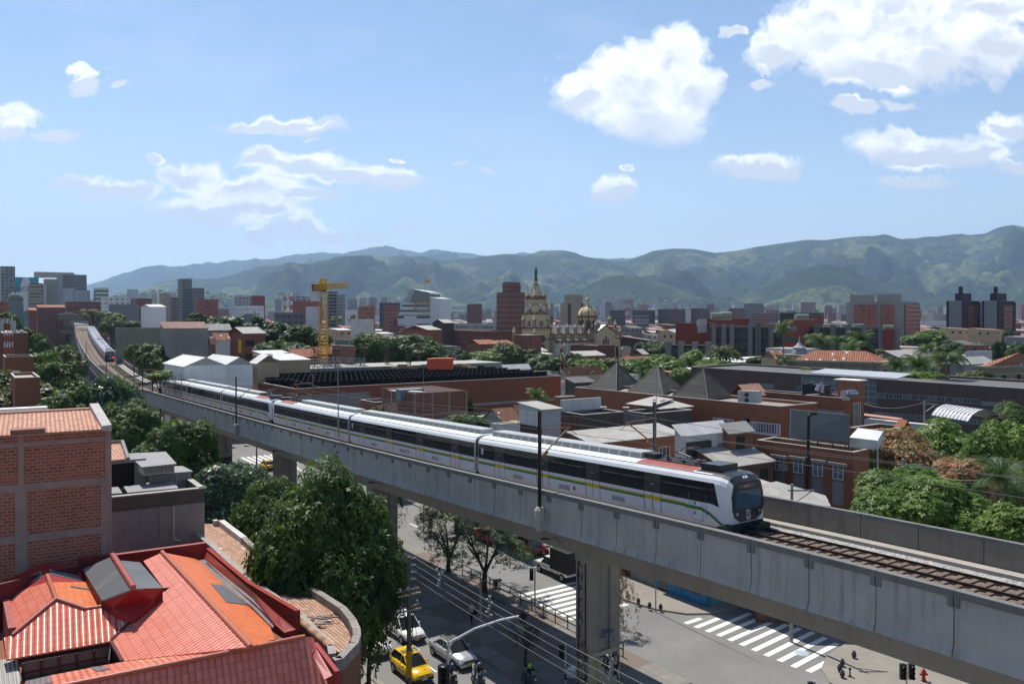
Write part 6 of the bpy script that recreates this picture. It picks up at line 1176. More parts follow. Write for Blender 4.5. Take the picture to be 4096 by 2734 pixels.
a2=PP(*cF(705,480),q1);b=MB();b.poly([a,a2,a2-Z_*1.2,a-Z_*1.2]);b.poly([a-Z_*1.2,a2-Z_*1.2,a2,a]);b.build('red_side',redpaint,root)
F1,F2,F3=fz(610,1461,10.2),fz(2140,1152,10.2),PZ(*Mc(1240,565),10.2);f1=plane3(F1,F3,fz(1050,1272,9.35));f2=plane3(F1,F3,PZ(*Mc(1550,1240),8.6))
roof(f1,[(610,1461),(2140,1150),(2330,1112),(2250,1120),(2130,1148),(1045,1270),(430,1385),(215,1450),(180,1520),(300,1540)],tiles('tiles_red_corr',(.74,.23,.14),(.62,.16,.1),.26,3,.3,.07,.1,.7));roof(f1,[(775,1322),(880,1308),(940,1335),(830,1355)],c_sky,'skylight',.03);roof(f1,[(215,1440),(420,1395),(450,1450),(240,1490)],c_sky,'skylight',.03)
b=MB();F0=F1-(F3-F1)*.35;e1=PZ(*Mc(1550,1240),8.6);e2=PP(1296-60,3000,f2);lo=(e1-F3);slabp(b,[F0,F3,F3+lo*1.25,F0+lo*1.6],.07);b.build('tile_roof',tl_red,root)
def ridge(pts,r=.12,mt=redfl,name='ridge_cap'):
 b=MB()
 for a,e in zip(pts[:-1],pts[1:]):
  nn=max(2,int((e-a).length/.55));
  for i in range(nn):b.cyl(a.lerp(e,i/nn),a.lerp(e,(i+1.04)/nn),r,r*.82,n=8)
 return b.build(name,mt,root)
rc=M('ridge_red',(.42,.13,.08),rough=.4);ridge([R1,R2],.13,rc);ridge([A1,A2],.12,rc);ridge([A2,PP(*cF(110,1040),p3)],.12,redfl);ridge([A2,PP(*cF(722,818),p3)],.12,redfl);ridge([PP(*cF(722,818),p3),PP(*cF(1330,727),p3)],.08,rc);ridge([F0,F2,F3],.12,rc)
b=MB();vl=[PP(*cF(1330,727),pW),PP(*cF(945,1095),pW)];b.tube([v+Z_*.02 for v in vl],.09,4);b.tube([PP(*cF(945,1095),pW),PP(*cF(1045,1268),pW)],.09,4);b.build('valley_flashing',M('valley',(.10,.03,.03)),root)
bwall=[fz(950,372,10.1),fz(1725,268,10.1),fz(1762,262,10.1)];wallrun(bwall,.25,8.,10.1,redpaint,'back_parapet',root);wallrun(bwall,.30,10.1,10.16,redfl,'parapet_cap',root)
wallrun([fz(665,382,10.6),fz(955,343,10.6)],-.3,8.,10.6,M('red_dark',(.10,.014,.018),rough=.6),'side_parapet',root);wallrun([fz(-40,620,10.4),fz(385,432,10.9),fz(665,470,10.3)],.2,8.,10.4,M('red_dark',(.10,.014,.018)),'side_parapet',root)
wallrun([fz(15,650,9.9),fz(70,1040,9.3)],.3,8,9.6,redfl,'side_flashing',root)
b=MB();L_=[fz(1745,390,9.5),fz(1935,545,9.5),fz(2155,720,9.5),fz(2349,945,9.45),PZ(*Mc(930,500),9.4)];Rr=[fz(1765,330,9.9),fz(1960,500,9.9),fz(2180,690,9.9),fz(2380,870,9.8),PZ(*Mc(1110,450),9.6)]
for i in range(4):slabp(b,[L_[i],L_[i+1],Rr[i+1],Rr[i]],.04)
b.build('wall_flashing',redfl,root);b=MB();L2=[fz(1690,400,9.3),fz(1915,625,9.3),fz(2150,800,9.3),fz(2330,980,9.3)];L3=[fz(1745,395,9.3),fz(1935,550,9.3),fz(2155,728,9.3),fz(2345,950,9.3)]
for i in range(3):slabp(b,[L2[i],L2[i+1],L3[i+1],L3[i]],.04)
b.build('gutter',M('gutter_grey',(.22,.16,.15),(.12,.1,.1),sc=2),root)
rw=[PZ(*cE(1760,1222),9.9),PZ(*cE(2110,1540),9.7),PZ(*Mc(1105,260),9.3)];wallrun(rw,.25,7.9,9.6,brick('brick_redpaint',(.34,.05,.03),(.26,.035,.025),(.2,.05,.04),.3,.1,.012,.2),'party_wall',root)
b=MB();slabp(b,[PZ(*Mc(1240,565),9.9),PZ(*Mc(1380,570),9.4),PZ(*Mc(1430,740),9.2),PZ(*Mc(1350,840),9.3)],.04);slabp(b,[PZ(*Mc(1350,840),9.2),PZ(*Mc(1430,750),9.2),PZ(*Mc(1680,1170),8.8),PZ(*Mc(1550,1235),8.7)],.04);b.build('wall_flashing',redfl,root)
wallrun([PZ(*Mc(1380,560),9.2),PZ(*Mc(1720,1110),8.9)],.2,6.,8.9,redpaint,'red_wall_end',root)
t0,t1=PP(*cF(190,1262),p3)-Z_*.1,PP(*cF(940,1105),p3)-Z_*.1;t2=t1+Vector((.7,-1.6,0));gl=glassm('court_glass',(.05,.055,.055),.15,.6);fr=M('frame_maroon',(.10,.03,.035))
for a,e,nn in((t0,t1,5),(t1,t2,1)):
 d=e-a;
 b=MB();b.box(a-Z_*2.0,Vector((d.x,d.y,0)),Vector((-d.y,d.x,0)).normalized()*.05,Z_*2.0);b.build('courtyard_glazing',gl,root)
 b=MB()
 for i in range(nn+1):b.box(a+Vector((d.x,d.y,0))*(i/nn)-Z_*2.0+Vector((0,-.06,0)),(.09,0,0),(0,.05,0),Z_*2)
 for k in(0,.8,1.5):b.box(a-Z_*(2-k)+Vector((0,-.07,0)),Vector((d.x,d.y,0)),(0,.05,0),Z_*.07)
 b.build('window_frame',fr,root)
b=MB();slabp(b,[fz(-80,1260,8.6),fz(150,1235,8.6),fz(185,1420,8.3),fz(140,1500,8.3),fz(-80,1500,8.3)],.06);b.build('old_sheet_roof',c_tin,root)
blue=M('paint_blue',(.02,.20,.42),(.015,.15,.34),sc=1,rough=.5);teal=M('paint_teal',(.08,.36,.36),(.06,.3,.3),rough=.5)
p0=G(31,21.0);dA=VD(31);dB=Vector((dA.y,-dA.x,0));root=thing('corner_house','low house on the far corner with bright blue ground floor and teal side wall','house',tuple(p0))
b=MB();Q=[p0,p0+dB*10,p0+dB*10+dA*9,p0+dA*9];b.ext([(q.x,q.y)for q in Q],0,8.4);b.build('wall',plast_g,root);b=MB();slabp(b,[Vector((q.x,q.y,z))for q,z in zip([Q[0]-dA*.5-dB*.4,Q[1]-dA*.5+dB*.4,Q[2]+dA*.4+dB*.4,Q[3]+dA*.4-dB*.4],(8.5,8.5,9.6,9.6))]);b.build('sheet_roof',c_tin,root)
for(u0,u1,z0,z1,mt,nm)in((0,.55,0,3,blue,'blue_pillar'),(.55,3.6,0,.9,blue,'blue_plinth'),(3.6,4.3,0,3,blue,'blue_pillar'),(5.3,5.9,0,3,blue,'blue_pillar'),(0,5.9,3,3.4,blue,'blue_band')):b=MB();b.box(p0+dA*u0-dB*.06+Z_*z0,dA*(u1-u0),dB*.055,Z_*(z1-z0));b.build(nm,mt,root)
b=MB();b.box(p0+dA*.55-dB*.03+Z_*.9,dA*3.05,dB*.02,Z_*2.1);b.box(p0+dA*4.3-dB*.03,dA*1.0,dB*.02,Z_*3);b.build('dark_opening',glass,root);b=MB();
for i in range(16):b.box(p0+dA*(.6+i*.19)-dB*.05+Z_*.9,dA*.03,dB*.02,Z_*2.1)
b.build('window_bars',M('bars_brown',(.08,.04,.03)),root);b=MB();b.box(p0-dA*.05,dB*2.6,dA*.045,Z_*1.3);b.box(p0-dA*.05,dB*.5,dA*.045,Z_*3);b.box(p0-dA*.05+dB*2.2,dB*1.5,dA*.045,Z_*3);b.build('teal_wall',teal,root);b=MB();b.box(p0-dA*.02+dB*.5+Z_*1.3,dB*1.7,dA*.012,Z_*1.5);b.build('side_window',glass,root)
p1=p0+dA*9.02;root=thing('shop_house','dark red brown house beside the blue corner house','house',tuple(p1));b=MB();Q=[p1,p1+dB*9,p1+dB*9+dA*8,p1+dA*8];b.ext([(q.x,q.y)for q in Q],0,7.2);b.build('wall',M('wall_maroon',(.10,.035,.025),(.07,.03,.022),sc=2,stain=.3),root);b=MB();b.poly([Vector((q.x,q.y,7.21))for q in Q]);b.build('roof',c_rust,root)
for u in(1,4.4):win(root,p1+dA*(u+.9)-dB*.01+Z_*.1,-dA,1.6,2.4,(M('door_brown',(.09,.04,.03)),glass),'bars','door')
def B(*a,**k):return bld(*a,**k)
kx=lambda x:2000+x/2.1355;ky=lambda y:1400+y/2.1355
bx=lambda x:1000+x/2.1355;cx_=lambda x:1950+x/2.1355;ay=lambda y:1000+y/2.1355;dx_=lambda x:2996+x/2.1355;ax_=lambda x:x/2.1355
r,C0,Ll,Lr,p=B('brick_house','brick house under a long pale corrugated roof behind the first train car','house',2276,2375,2731,1773,80,bk_or,c_tin,rt='shed',rh=.75,group=None)
for k,u in enumerate((.62,.78)):win(r,C0+B_*(Lr*u)+Z_*-3.4,B_,1.5,2.3,(white,glass),'multi')
win(r,C0+B_*(Lr*.12)-Z_*1.9,B_,2.2,.9,(bark,glass),'bare');win(r,C0+B_*(Lr*.42)-Z_*2.6,B_,.9,1.3,(bark,glass),'bare')
r,C0,Ll,Lr,p=B('white_house','white walled house with open balcony under a shiny white metal roof','house',2700,2735,2920,ky(735),78,plast_w,c_white,rt='shed',rh=1.0)
b=MB();b.box(C0+B_*.3-Z_*4-A_*.01,B_*Lr*.55,-A_*-.02+Vector((0,-.02,0)),Z_*3.4);b.build('balcony_opening',glassm('room_shade',(.012,.012,.012),.5),r)  # black sheet stands for the shaded room behind the balcony
b=MB();
for i in range(14):b.box(C0+B_*(.3+i*.3)-Z_*4.2-A_*.3,B_*.03,-A_*.03,Z_*1.0)
b.tube([C0+B_*.2-A_*.3-Z_*3.2,C0+B_*4.6-A_*.3-Z_*3.2],.04,5);b.box(C0-Z_*4.6-A_*.35,B_*Lr*.6,A_*.4,Z_*.35);b.build('balcony_railing',conc_light,r);win(r,C0+B_*Lr*.82-Z_*3.0,B_,1.3,2.0,(white,glass),'bars')
b=MB();q=C0+B_*3.2-A_*.55-Z_*2.6;b.box(q,B_*.9,A_*.35,Z_*.7);b.build('air_conditioner',black,r)
r,C0,Ll,Lr,p=B('brick_house','small orange brick house with tin roof and one barred window left of the billboard building','house',2895,2921,3012,ky(712),80,bk_or,c_tin,rt='shed',rh=.9);win(r,C0+B_*Lr*.45-Z_*1.9,B_,1.1,1.6,(bark,glass),'bars')
r,C0,Ll,Lr,p=B('brick_house','brick house with patched tin roof just right of the train nose','house',2790,2905,3095,1400+1000/2.1355,76,bk_old,c_tin,rt='shed',rh=1.3);win(r,C0+B_*Lr*.35-Z_*2.2,B_,.8,1.2,(bark,glass),'bare');win(r,C0+B_*Lr*.8-Z_*2.0,B_,1.0,1.4,(bark,glass),'bars')
LH=[PZ(*cL(*q),z)for q,z in(((40,1160),10.0),((235,1118),10.3),((655,1240),9.6),((700,1330),9.2),((60,1290),9.4))];root=thing('tin_roof_house','low brick house with weathered tin roof above the parapet, right of the train nose','house',(LH[0].x,LH[0].y,0));b=MB();slabp(b,LH);b.build('sheet_roof',c_tin,root);b=MB();b.ext([(q.x,q.y)for q in LH],0,9.0);b.build('wall',bk_old,root)
r,C0,Ll,Lr,p=B('concrete_house','dark stained concrete house with pale left wall behind the train','house',2496,2580,2770,ky(545),96,plast_d,M('roof_tar',(.09,.09,.085)),par=.3)
b=MB();b.box(C0-A_*-.0+Vector((-.0,0,0))-Z_*4.5,A_*Ll,Vector((-.03,-.02,0)),Z_*4.3);b.build('pale_wall',plast_g,r)
r,C0,Ll,Lr,p=B('stained_house','low blackened house with exposed orange brick patches','house',2246,2332,2494,1660,92,plast_d,c_dark,par=.3);b=MB();b.box(C0-Z_*3,A_*Ll*.95,Vector((-.03,-.02,0)),Z_*2.7);b.build('brick_patch',bk_old,r)
b=MB();b.box(C0+A_*Ll+Z_*.08,B_*Lr,A_*.2,Z_*1.3);b.build('white_back_wall',plast_w,r)
r,C0,Ll,Lr,p=B('white_house','white and pale blue two sided house left of the blackened one','house',2078,2168,2243,ky(505),89,M('plaster_blue',(.36,.43,.46),(.3,.36,.39),stain=.2),c_tin,rt='shed',rh=.4)
b=MB();b.box(C0-Z_*1.9,A_*Ll,Vector((-.03,-.02,0)),Z_*1.6);b.build('white_wall',plast_w,r);b=MB();b.box(C0-Z_*4.2,A_*Ll,Vector((-.05,-.03,0)),Z_*2.2);b.build('brick_parapet',bk_dark,r)
r,C0,Ll,Lr,p=B('rooftop_room','rusty brick rooftop room under a corrugated canopy beside the catenary pole','house',2562,2640,2768,ky(500),101,bk_old,c_tin,rt='shed',rh=.4)
b=MB();Q=[PY(*cK(*q),Y)for q,Y in(((1070,455),103),((1290,487),100),((1482,437),106),((1320,418),110))];zc=Q[0].z;Q=[Vector((q.x,q.y,zc+(.0 if i<2 else.25)))for i,q in enumerate(Q)];slabp(b,Q,.07,0);
for q in Q:b.cyl(q-Z_*2.5,q,.05,n=5,mi=1)
o=b.build('canopy_roof',[c_tin,steel]);tag(o,'pale corrugated canopy on thin posts above the rusty rooftop room','canopy')
b=MB();g_=random.Random(8);c_=sum(Q,Vector((0,0,0)))/4
for(x,y)in((1305,430),(1370,440),(1390,432)):q=PP(*cK(x,y),(c_,Z_));b.box(q,(.5,0,0),(0,.3,0),(0,0,.12))
o=b.build('loose_bricks',M('loose_brick',(.3,.1,.05)));tag(o,'loose red bricks holding down the corrugated canopy','bricks',None,'stuff')
for(x,y,Y,lab)in((883,487,97,'white satellite dish on the roof left of the stained house'),(1075,490,99,'grey satellite dish beside the rusty rooftop room'),(118,610,90,'small yellow dish on the low wall behind the middle car')):
 q=PY(*cK(x,y),Y);root=thing('satellite_dish',lab,'satellite dish',tuple(q-Z_*.9));b=MB();b.lathe(q,[(0,-.1),(.25,-.07),(.42,.02),(.45,.06),(.4,.04),(.2,-.04),(0,-.06)],14);b.build('dish',M('dish_'+('y' if 'yellow' in lab else 'w'),(.6,.45,.05)if 'yellow' in lab else(.45,.45,.43)),root);b=MB();b.tube([q-Z_*.9,q-Z_*.1],.04,5);b.tube([q+Z_*.05,q+Vector((.25,-.3,.3))],.02,4);b.build('mast',steel,root)
B('tile_house','low house with brown clay tile roof behind the middle car','house',1930,2020,2090,1690,100,plast_w,tl_brn,rt='gable',rh=1.5);B('tile_house','second brown tiled roof stepping up beside the palm','house',2030,2085,2150,1668,108,plast_w,tl_brn,rt='gable',rh=1.5)
B('low_wall_house','low white stained terrace wall left of the white and blue house','house',1960,1985,2080,ky(640),84,plast_w,conc_light)
b=MB();slabp(b,[PZ(x,y,10.0)for x,y in((1900,1663),(1955,1655),(2010,1670),(1990,1678))]);o=b.build('green_awning',corr('tin_green',(.16,.30,.14),(.14,.26,.12),.2,.6,0,.2));tag(o,'light green corrugated awning between tiled roofs','awning')
r,C0,Ll,Lr,p=B('unfinished_brick_house','half built brick house with pale concrete posts and a blue tank','house',1529,1660,1866,1573,114,bk_old,bk_dark,par=0)
b=MB();
for u in(0,.33,.66,1):b.box(C0+B_*(Lr*u-.12)-Z_*9+Vector((0,-.04,0)),B_*.25,A_*.1,Z_*9)
for u in(.5,1):b.box(C0+A_*(Ll*u-.12)-Z_*9+Vector((-.04,0,0)),A_*.25,B_*.1,Z_*9)
b.box(C0-Z_*3.2+Vector((0,-.05,0)),B_*Lr,A_*.1,Z_*.3);b.box(C0-Z_*3.2+Vector((-.05,0,0)),A_*Ll,B_*.1,Z_*.3);b.build('concrete_posts',band,r);b=MB();b.box(C0+B_*Lr*.4-Z_*3.9-A_*.3,B_*Lr*.5,A_*.3,Z_*.15);b.build('white_ledge',white,r)
for(x0,x1,y,z_,Y,mt,nm,lab)in((1578,1705,1563,.06,118,M('sheet_pale',(.5,.5,.5)),'roof_sheet','thin pale flat sheet roof over the half built house'),):
 a,e=PY(x0,y,Y),PY(x1,y+4,Y-4);b=MB();slabp(b,[a,e,e+A_*2.2,a+A_*2.2],.06);
 for q in(a,e):b.cyl(q+A_*1-Z_*2.2,q+A_*1,.05,n=5)
 o=b.build(nm,mt);tag(o,lab,'roof')
a=PY(1602,1600,116);root=thing('water_tank','blue grey water tank under the thin sheet roof','water tank',tuple(a));b=MB();b.box(a,B_*3.6,A_*1.5,Z_*1.4);b.build('tank',M('tank_blue',(.16,.22,.27)),root);b=MB();b.box(a+Z_*1.402-B_*.05-A_*.05,B_*3.7,A_*1.6,Z_*.07);b.build('lid',steel,root)
B('tile_house','tiny orange tiled roof left of the half built house','house',1530,1548,1585,1650,108,bk_or,tl_tower,rt='gable',rh=1.2)
A2,B2=az_(-41.9),az_(50.9);r,C0,Ll,Lr,p=B('brick_office','three storey brick office with green roof and pale concrete window hoods','building',3031,3413,3481,1809.7,75,bk_mus,M('roof_green',(.13,.19,.11),(.10,.15,.09),sc=.4,fine=.2),dl=A2,dr=B2)
def on(C,d,x):return C+d*along(C,d,x)
n2=Vector((-A2 .y,A2 .x,0));n2=n2 if n2 .y<0 else-n2
for i,(x0,x1,y0,y1)in enumerate(((228,310,925,1035),(385,470,938,1052),(550,642,965,1080),(722,818,993,1108))):
 a,e=on(C0,A2,dx_(x0)),on(C0,A2,dx_(x1));z1=PY(dx_(x1),1400+y0/2.1355,e.y).z;z0=PY(dx_(x1),1400+y1/2.1355,e.y).z;w_=(e-a).length;m_=(a+e)/2
 win(r,Vector((m_.x,m_.y,z0))+n2*.01,-A2,w_*.92,z1-z0,(white,glassm('office_glass',(.10,.115,.13),.12)),'cross')
 b=MB();b.box(Vector((e.x,e.y,z1+.02))+A2*-.35,A2*(w_+.7),n2*.35,Z_*.28);b.build('window_hood',concrete,r);b=MB();b.box(Vector((e.x,e.y,z0-2.4)),A2*w_,n2*.04,Z_*2.2);b.build('spandrel',plast_g,r)
 if i>1:win(r,Vector((m_.x,m_.y,z0-4.6))+n2*.01,-A2,w_*.92,1.8,(white,glassm('office_glass')),'grid')
 if i==0:b=MB();b.box(m_+Vector((0,0,z0-C0 .z+.1))+n2*.05,-A2*.9,n2*.35,Z_*.7);b.build('air_conditioner',conc_light,r)
root=thing('billboard','large blank dark grey billboard standing on the green roof','billboard',tuple(PY(3282,1790,79.5)));pr,pl=PY(3399.7,1770,77),PY(3160,1749,83);tr_,tl_=PY(3399.7,1658.5,77),PY(3164.6,1636,83)
b=MB();dn=Vector((0,.25,0));b.mesh([pl,pr,tr_,tl_,pl+dn,pr+dn,tr_+dn,tl_+dn],[(0,1,2,3),(5,4,7,6),(3,2,6,7),(1,5,6,2),(0,3,7,4),(4,5,1,0)]);bbm,t=newmat('billboard_grey');uvn=t.n('ShaderNodeUVMap').outputs[0];P=t.n('ShaderNodeNewGeometry').outputs['Position'];bq=t.n('ShaderNodeTexBrick',offset=0,i={'Vector':uvn,'Color1':(.105,.11,.12),'Color2':(.095,.10,.11),'Mortar':(.06,.065,.07),'Scale':1,'Mortar Size':.012,'Brick Width':1.7,'Row Height':.75});fin(t,**{'Base Color':t.mix(t.m('MULTIPLY',t.noise(P,.6,4),.4),bq.outputs[0],(.13,.14,.15)),'Roughness':.6});b.build('panel',bbm,root)
b=MB()
for i in range(5):q=pl.lerp(pr,i/4)+dn;b.box(Vector((q.x-.05,q.y,10.9)),(.1,0,0),(0,.1,0),(0,0,q.z-10.9+.3));b.tube([q+Z_*.2,Vector((q.x+.1,q.y+1.6,10.9))],.04,4)
b.build('steel_posts',rusty,root)
p=PY(*cL(505,745),74.5);b=MB();zt=PY(*cL(508,565),74.5).z;b.tube([Vector((p.x,p.y,1)),Vector((p.x,p.y,8.6)),Vector((p.x,p.y,8.7)),Vector((p.x,p.y,11.0)),Vector((p.x,p.y,11.1)),Vector((p.x+.05,p.y,zt)),Vector((p.x+.3,p.y,zt+.25)),Vector((p.x+.75,p.y,zt+.27))],[.16,.16,.24,.24,.16,.15,.15,.16],8);o=b.build('vent_pipe',black);tag(o,'tall black bent pipe in front of the billboard','pipe')
A3,B3=az_(-41.2),az_(56);r,C0,Ll,Lr,p=B('museum_hall','long orange brick hall with three grey pyramid skylights on its roof','building',2301,3122,3272,1626.2,97.3,bk_mus,M('roof_tan',(.26,.23,.2)),dl=A3,dr=B3)
n3=Vector((-A3 .y,A3 .x,0));n3=n3 if n3 .y<0 else-n3
for(x0,x1,y0,y1,src)in((1825,2000,585,655,cK),(2162,2400,625,725,cK),(35,222,622,728,cL),(778,856,475,520,cK)):
 q0,q1=src(x0,y0),src(x1,y1);a,e=on(C0,A3,q0[0]),on(C0,A3,q1[0]);z1=PY(q1[0],q0[1]+4,e.y).z;z0=PY(q1[0],q1[1],e.y).z;m_=(a+e)/2
 if src is cL:a=PY(q0[0],q0[1],100);
 win(r,Vector((m_.x,m_.y,z0))+n3*.01,-A3,(a-e).length if(a-e).length<9 else 6,z1-z0,(white,M('blind_grey',(.30,.30,.33),rough=.4)),'multi')
b=MB();q=on(C0,A3,kx(2105));b.box(q-Z_*6.2+n3*.3,A3*.35,n3*-.3,Z_*4.4,0);b.box(q-Z_*6.2+n3*.25-A3*.5,A3*.3,n3*-.25,Z_*4.4,1);b.build('vertical_duct',[steel,black],r)
pyr=tiles('pyramid_sheet',(.075,.073,.068),(.06,.058,.055),400,1.15,.9,.02,.5,.1)
for i,(l_,c_,r_,ap,lab)in enumerate((((858,1172),(1100,1198),(1283,1130),(1105,963),'grey sheet pyramid skylight nearest the church'),((1195,1208),(1500,1243),(1657,1165),(1452,988),'middle grey sheet pyramid skylight'),((1575,1243),(1885,1278),(2108,1250),(1845,1015),'rightmost grey pyramid skylight with a torn ridge flap'))):
 zb_=C0 .z-.15;q=[PZ(*cC(*v),zb_)for v in(l_,c_,r_)];q.append(q[0]+q[2]-q[1]);q=[q[1]+(v-q[1])*1.0 for v in q];cc=(q[0]+q[2])/2;axp=cC(*ap);k=(axp[0]-CX)/F;cc.x=k*cc.y;top=PY(axp[0],axp[1],cc.y);root=thing('pyramid_skylight',lab,'skylight',(cc.x,cc.y,zb_),0,'pyramid skylights on the museum hall')
 b=MB();
 for k2 in range(4):b.poly([q[k2],q[(k2+1)%4],top])
 b.poly([v for v in q[::-1]]);o=b.build('pyramid_shell',pyr,root);me=o.data;me.flip_normals()if me.polygons[0].normal.z<0 else None
 b=MB();
 for v in q:b.tube([v+Z_*.03,top+Z_*.03],.07,4)
 b.build('ridge_strips',M('ridge_strip',(.12,.12,.11)),root)
 if i==2:b=MB();f_=top.lerp(q[1],.33);b.mesh([f_,f_+Vector((.1,-.3,-.9)),f_+Vector((-.35,-.3,-1.1)),f_+Vector((-.3,-.25,-.5))],[(0,1,2,3),(3,2,1,0)]);b.build('torn_flap',black,root)
B('museum_annex','lower brick annex with sheet roof left of the museum hall','building',2225,2238,2301,1589,116,bk_mus,c_tin,dl=A3,dr=B3,rt='flat')
r,C0,Ll,Lr,p=B('brick_block','brick block with rooftop ducts and air conditioners right of the museum hall','building',3221,3381,3457,1593.8,104,bk_mus,conc_light,dl=A3,dr=B3)
win(r,C0+B3*Lr*.62-Z_*4.3,B3,1.4,3.6,(white,glass_b),'multi','side_door');b=MB();b.box(C0+A3*Ll*.02-Z_*2.3+n3*.02,A3*Ll*.9,n3*.02,Z_*.7);b.build('concrete_strip',concrete,r)
duct=M('duct_metal',(.42,.41,.50),rough=.25,metal=.8)
q=PZ(*cD(455,1235),13);root=thing('rooftop_cooler','dark rooftop cooling unit left of the bent steel duct','air conditioner',tuple(q));b=MB();b.box(q,B3*1.2-A3*0,A3*-3.2,Z_*1.5);b.build('casing',darkmetal,root);b=MB();[b.cyl(q-A3*(.8+i*1.5)+B3*.6+Z_*1.5,q-A3*(.8+i*1.5)+B3*.6+Z_*1.65,.45,n=12)for i in(0,1)];b.build('fan',black,root)
b=MB();P_=[PY(*cD(*v),108)for v in((577,1200),(590,1170),(603,1150),(618,1150),(625,1168),(623,1215))];b.tube(P_,.28,10);o=b.build('bent_duct',duct);tag(o,'shiny inverted U steel duct on the brick block','duct')
P_=[PY(*cD(*v),104)for v in((828,1235),(850,1222),(920,1222))];b=MB();b.tube(P_,[.2,.5,.5],8);b.box(P_[0]+Vector((-.4,0,-.7)),(.9,0,0),(0,.8,0),(0,0,1.2));o=b.build('silver_duct',duct);tag(o,'fat silver duct with intake box at the corner of the brick block','duct')
q=PY(*cD(925,1255),104);root=thing('chimney_block','square brick roof block with white slab cap','roof block',tuple(q));b=MB();b.box(q,B3*1.6-A3*0,A3*2.6,Z_*2.0);b.build('wall',bk_mus,root);b=MB();b.box(q-B3*.2-A3*.2+Z_*2.001,B3*2.0,A3*3.2,Z_*.14);b.build('cap',white,root)
q=PZ(*cK(2030,447),12.9);root=thing('rooftop_air_unit','white twin fan air unit beside the rightmost pyramid','air conditioner',tuple(q));b=MB();b.box(q,-A3*-1.0*-1+Vector((1.6,0,0)),B3*.8,Z_*1.5);b.build('casing',M('ac_white',(.42,.42,.43)),root);b=MB();[b.cyl(q+Vector((.9+.0*i,-.75,.4+i*.65)),q+Vector((.9,-.8,.4+i*.65)),.27,n=12)for i in(0,1)];b.build('fan_grille',darkmetal,root)
r,C0,Ll,Lr,p=B('brick_courtyard','brick courtyard walls and frames behind the museum hall','building',3010,3226,3280,ay(1240),118,bk_mus,bk_dark,dl=A3,dr=B3,par=.5)
B('tile_house','orange tiled roof behind the rightmost pyramid','house',2925,2990,3066,ay(1235),121,bk_mus,tl_org if False else tl_tower,rt='gable',rh=1.4)
A4=az_(-37.4);r,C0,Ll,Lr,p=B('long_purple_building','very long dark purple brick building with glass entrance and strip windows','building',2765,4230,4400,1563,116,bk_pur,M('roof_dark',(.11,.11,.11)),dl=A4,dr=az_(52),ll=84.5 if False else None)
n4=Vector((-A4 .y,A4 .x,0));n4=n4 if n4 .y<0 else-n4
def pan4(x0,x1,y0,y1,mt,name,off=.02,yy=None):
 a,e=on(C0,A4,x0),on(C0,A4,x1);z1=PY(x0,y0,a.y).z;z0=PY(x0,y1,a.y).z;b=MB();b.box(Vector((e.x,e.y,z0)),Vector((a.x-e.x,a.y-e.y,0)),n4*off,Z_*(z1-z0));return b.build(name,mt,r),a,e,z0,z1
gf,t=newmat('curtain_glass');uvn=t.n('ShaderNodeUVMap').outputs[0];bq=t.n('ShaderNodeTexBrick',offset=0,i={'Vector':uvn,'Color1':(.10,.125,.14),'Color2':(.075,.10,.115),'Mortar':(.33,.33,.35),'Scale':1,'Mortar Size':.035,'Brick Width':2.1,'Row Height':1.0});fin(t,**{'Base Color':bq.outputs[0],'Roughness':.25})
pan4(dx_(450),dx_(1098),1502,1590,gf,'glass_entrance',.06);pan4(dx_(396),dx_(445),1540,1570,glass_b,'window',.05)
o,a,e,z0,z1=pan4(dx_(605),dx_(757),ay(1182),ay(1232),M('banner_magenta',(.16,.012,.07)),'banner',.12);mm=(a+e)/2+n4*.14
text('ESTO',1.15,Vector((mm.x,mm.y,(z0+z1)/2))+A4*1.9,-A4,(0,0,1),M('banner_lime',(.35,.33,.02)),r,'banner_text');text('VIDA',1.15,Vector((mm.x,mm.y,(z0+z1)/2))-A4*1.9,-A4,(0,0,1),M('banner_white',(.6,.58,.6)),r,'banner_text')
q=on(C0,A4,dx_(795));text('Vida',.9,Vector((q.x,q.y,(z0+z1)/2-.1))+n4*.09,-A4,(0,0,1),M('letters_dark',(.03,.04,.04)),r,'wall_text')
wl=(M('frame_grey',(.33,.34,.36)),glass_b);
for k,(x0,x1)in enumerate([(1100+i*73,1100+i*73+66)for i in range(12)]):
 a,e=on(C0,A4,dx_(x0)),on(C0,A4,dx_(x1));ym=1400+(362+(x0-1100)*.063)/2.1355;z1=PY(dx_(x0),ym,a.y).z;z0=PY(dx_(x0),ym+19,a.y).z;m_=(a+e)/2;win(r,Vector((m_.x,m_.y,z0))+n4*.01,-A4,(a-e).length,z1-z0,(wl[0],[glass,glass_b][k%3==0]),'multi')
for k,x0 in enumerate(range(1000,2000,80)):
 if k:a,e=on(C0,A4,dx_(x0)),on(C0,A4,dx_(x0+72));ym=1400+(520+(x0-1000)*.075)/2.1355;z1=PY(dx_(x0),ym,a.y).z;z0=PY(dx_(x0),ym+18,a.y).z;m_=(a+e)/2;win(r,Vector((m_.x,m_.y,z0))+n4*.01,-A4,(a-e).length,z1-z0,wl,'multi')
gr=M('granite_pale',(.22,.225,.24),(.15,.155,.165),sc=3,fine=.4);pan4(dx_(1985),dx_(2305),1400+432/2.1355,1400+470/2.1355,gr,'granite_strip');pan4(2996,dx_(215),ay(1128),ay(1165),gr,'granite_strip')
b=MB();a,e=on(C0,A4,dx_(520)),on(C0,A4,dx_(1270));slabp(b,[a+Z_*.35,e+Z_*.35,e-n4*5+Z_*.9,a-n4*5+Z_*.9],.12);b.build('metal_roof',corr('tin_silver',(.5,.51,.52),(.45,.46,.47),.5,.35,.3,.05),r)
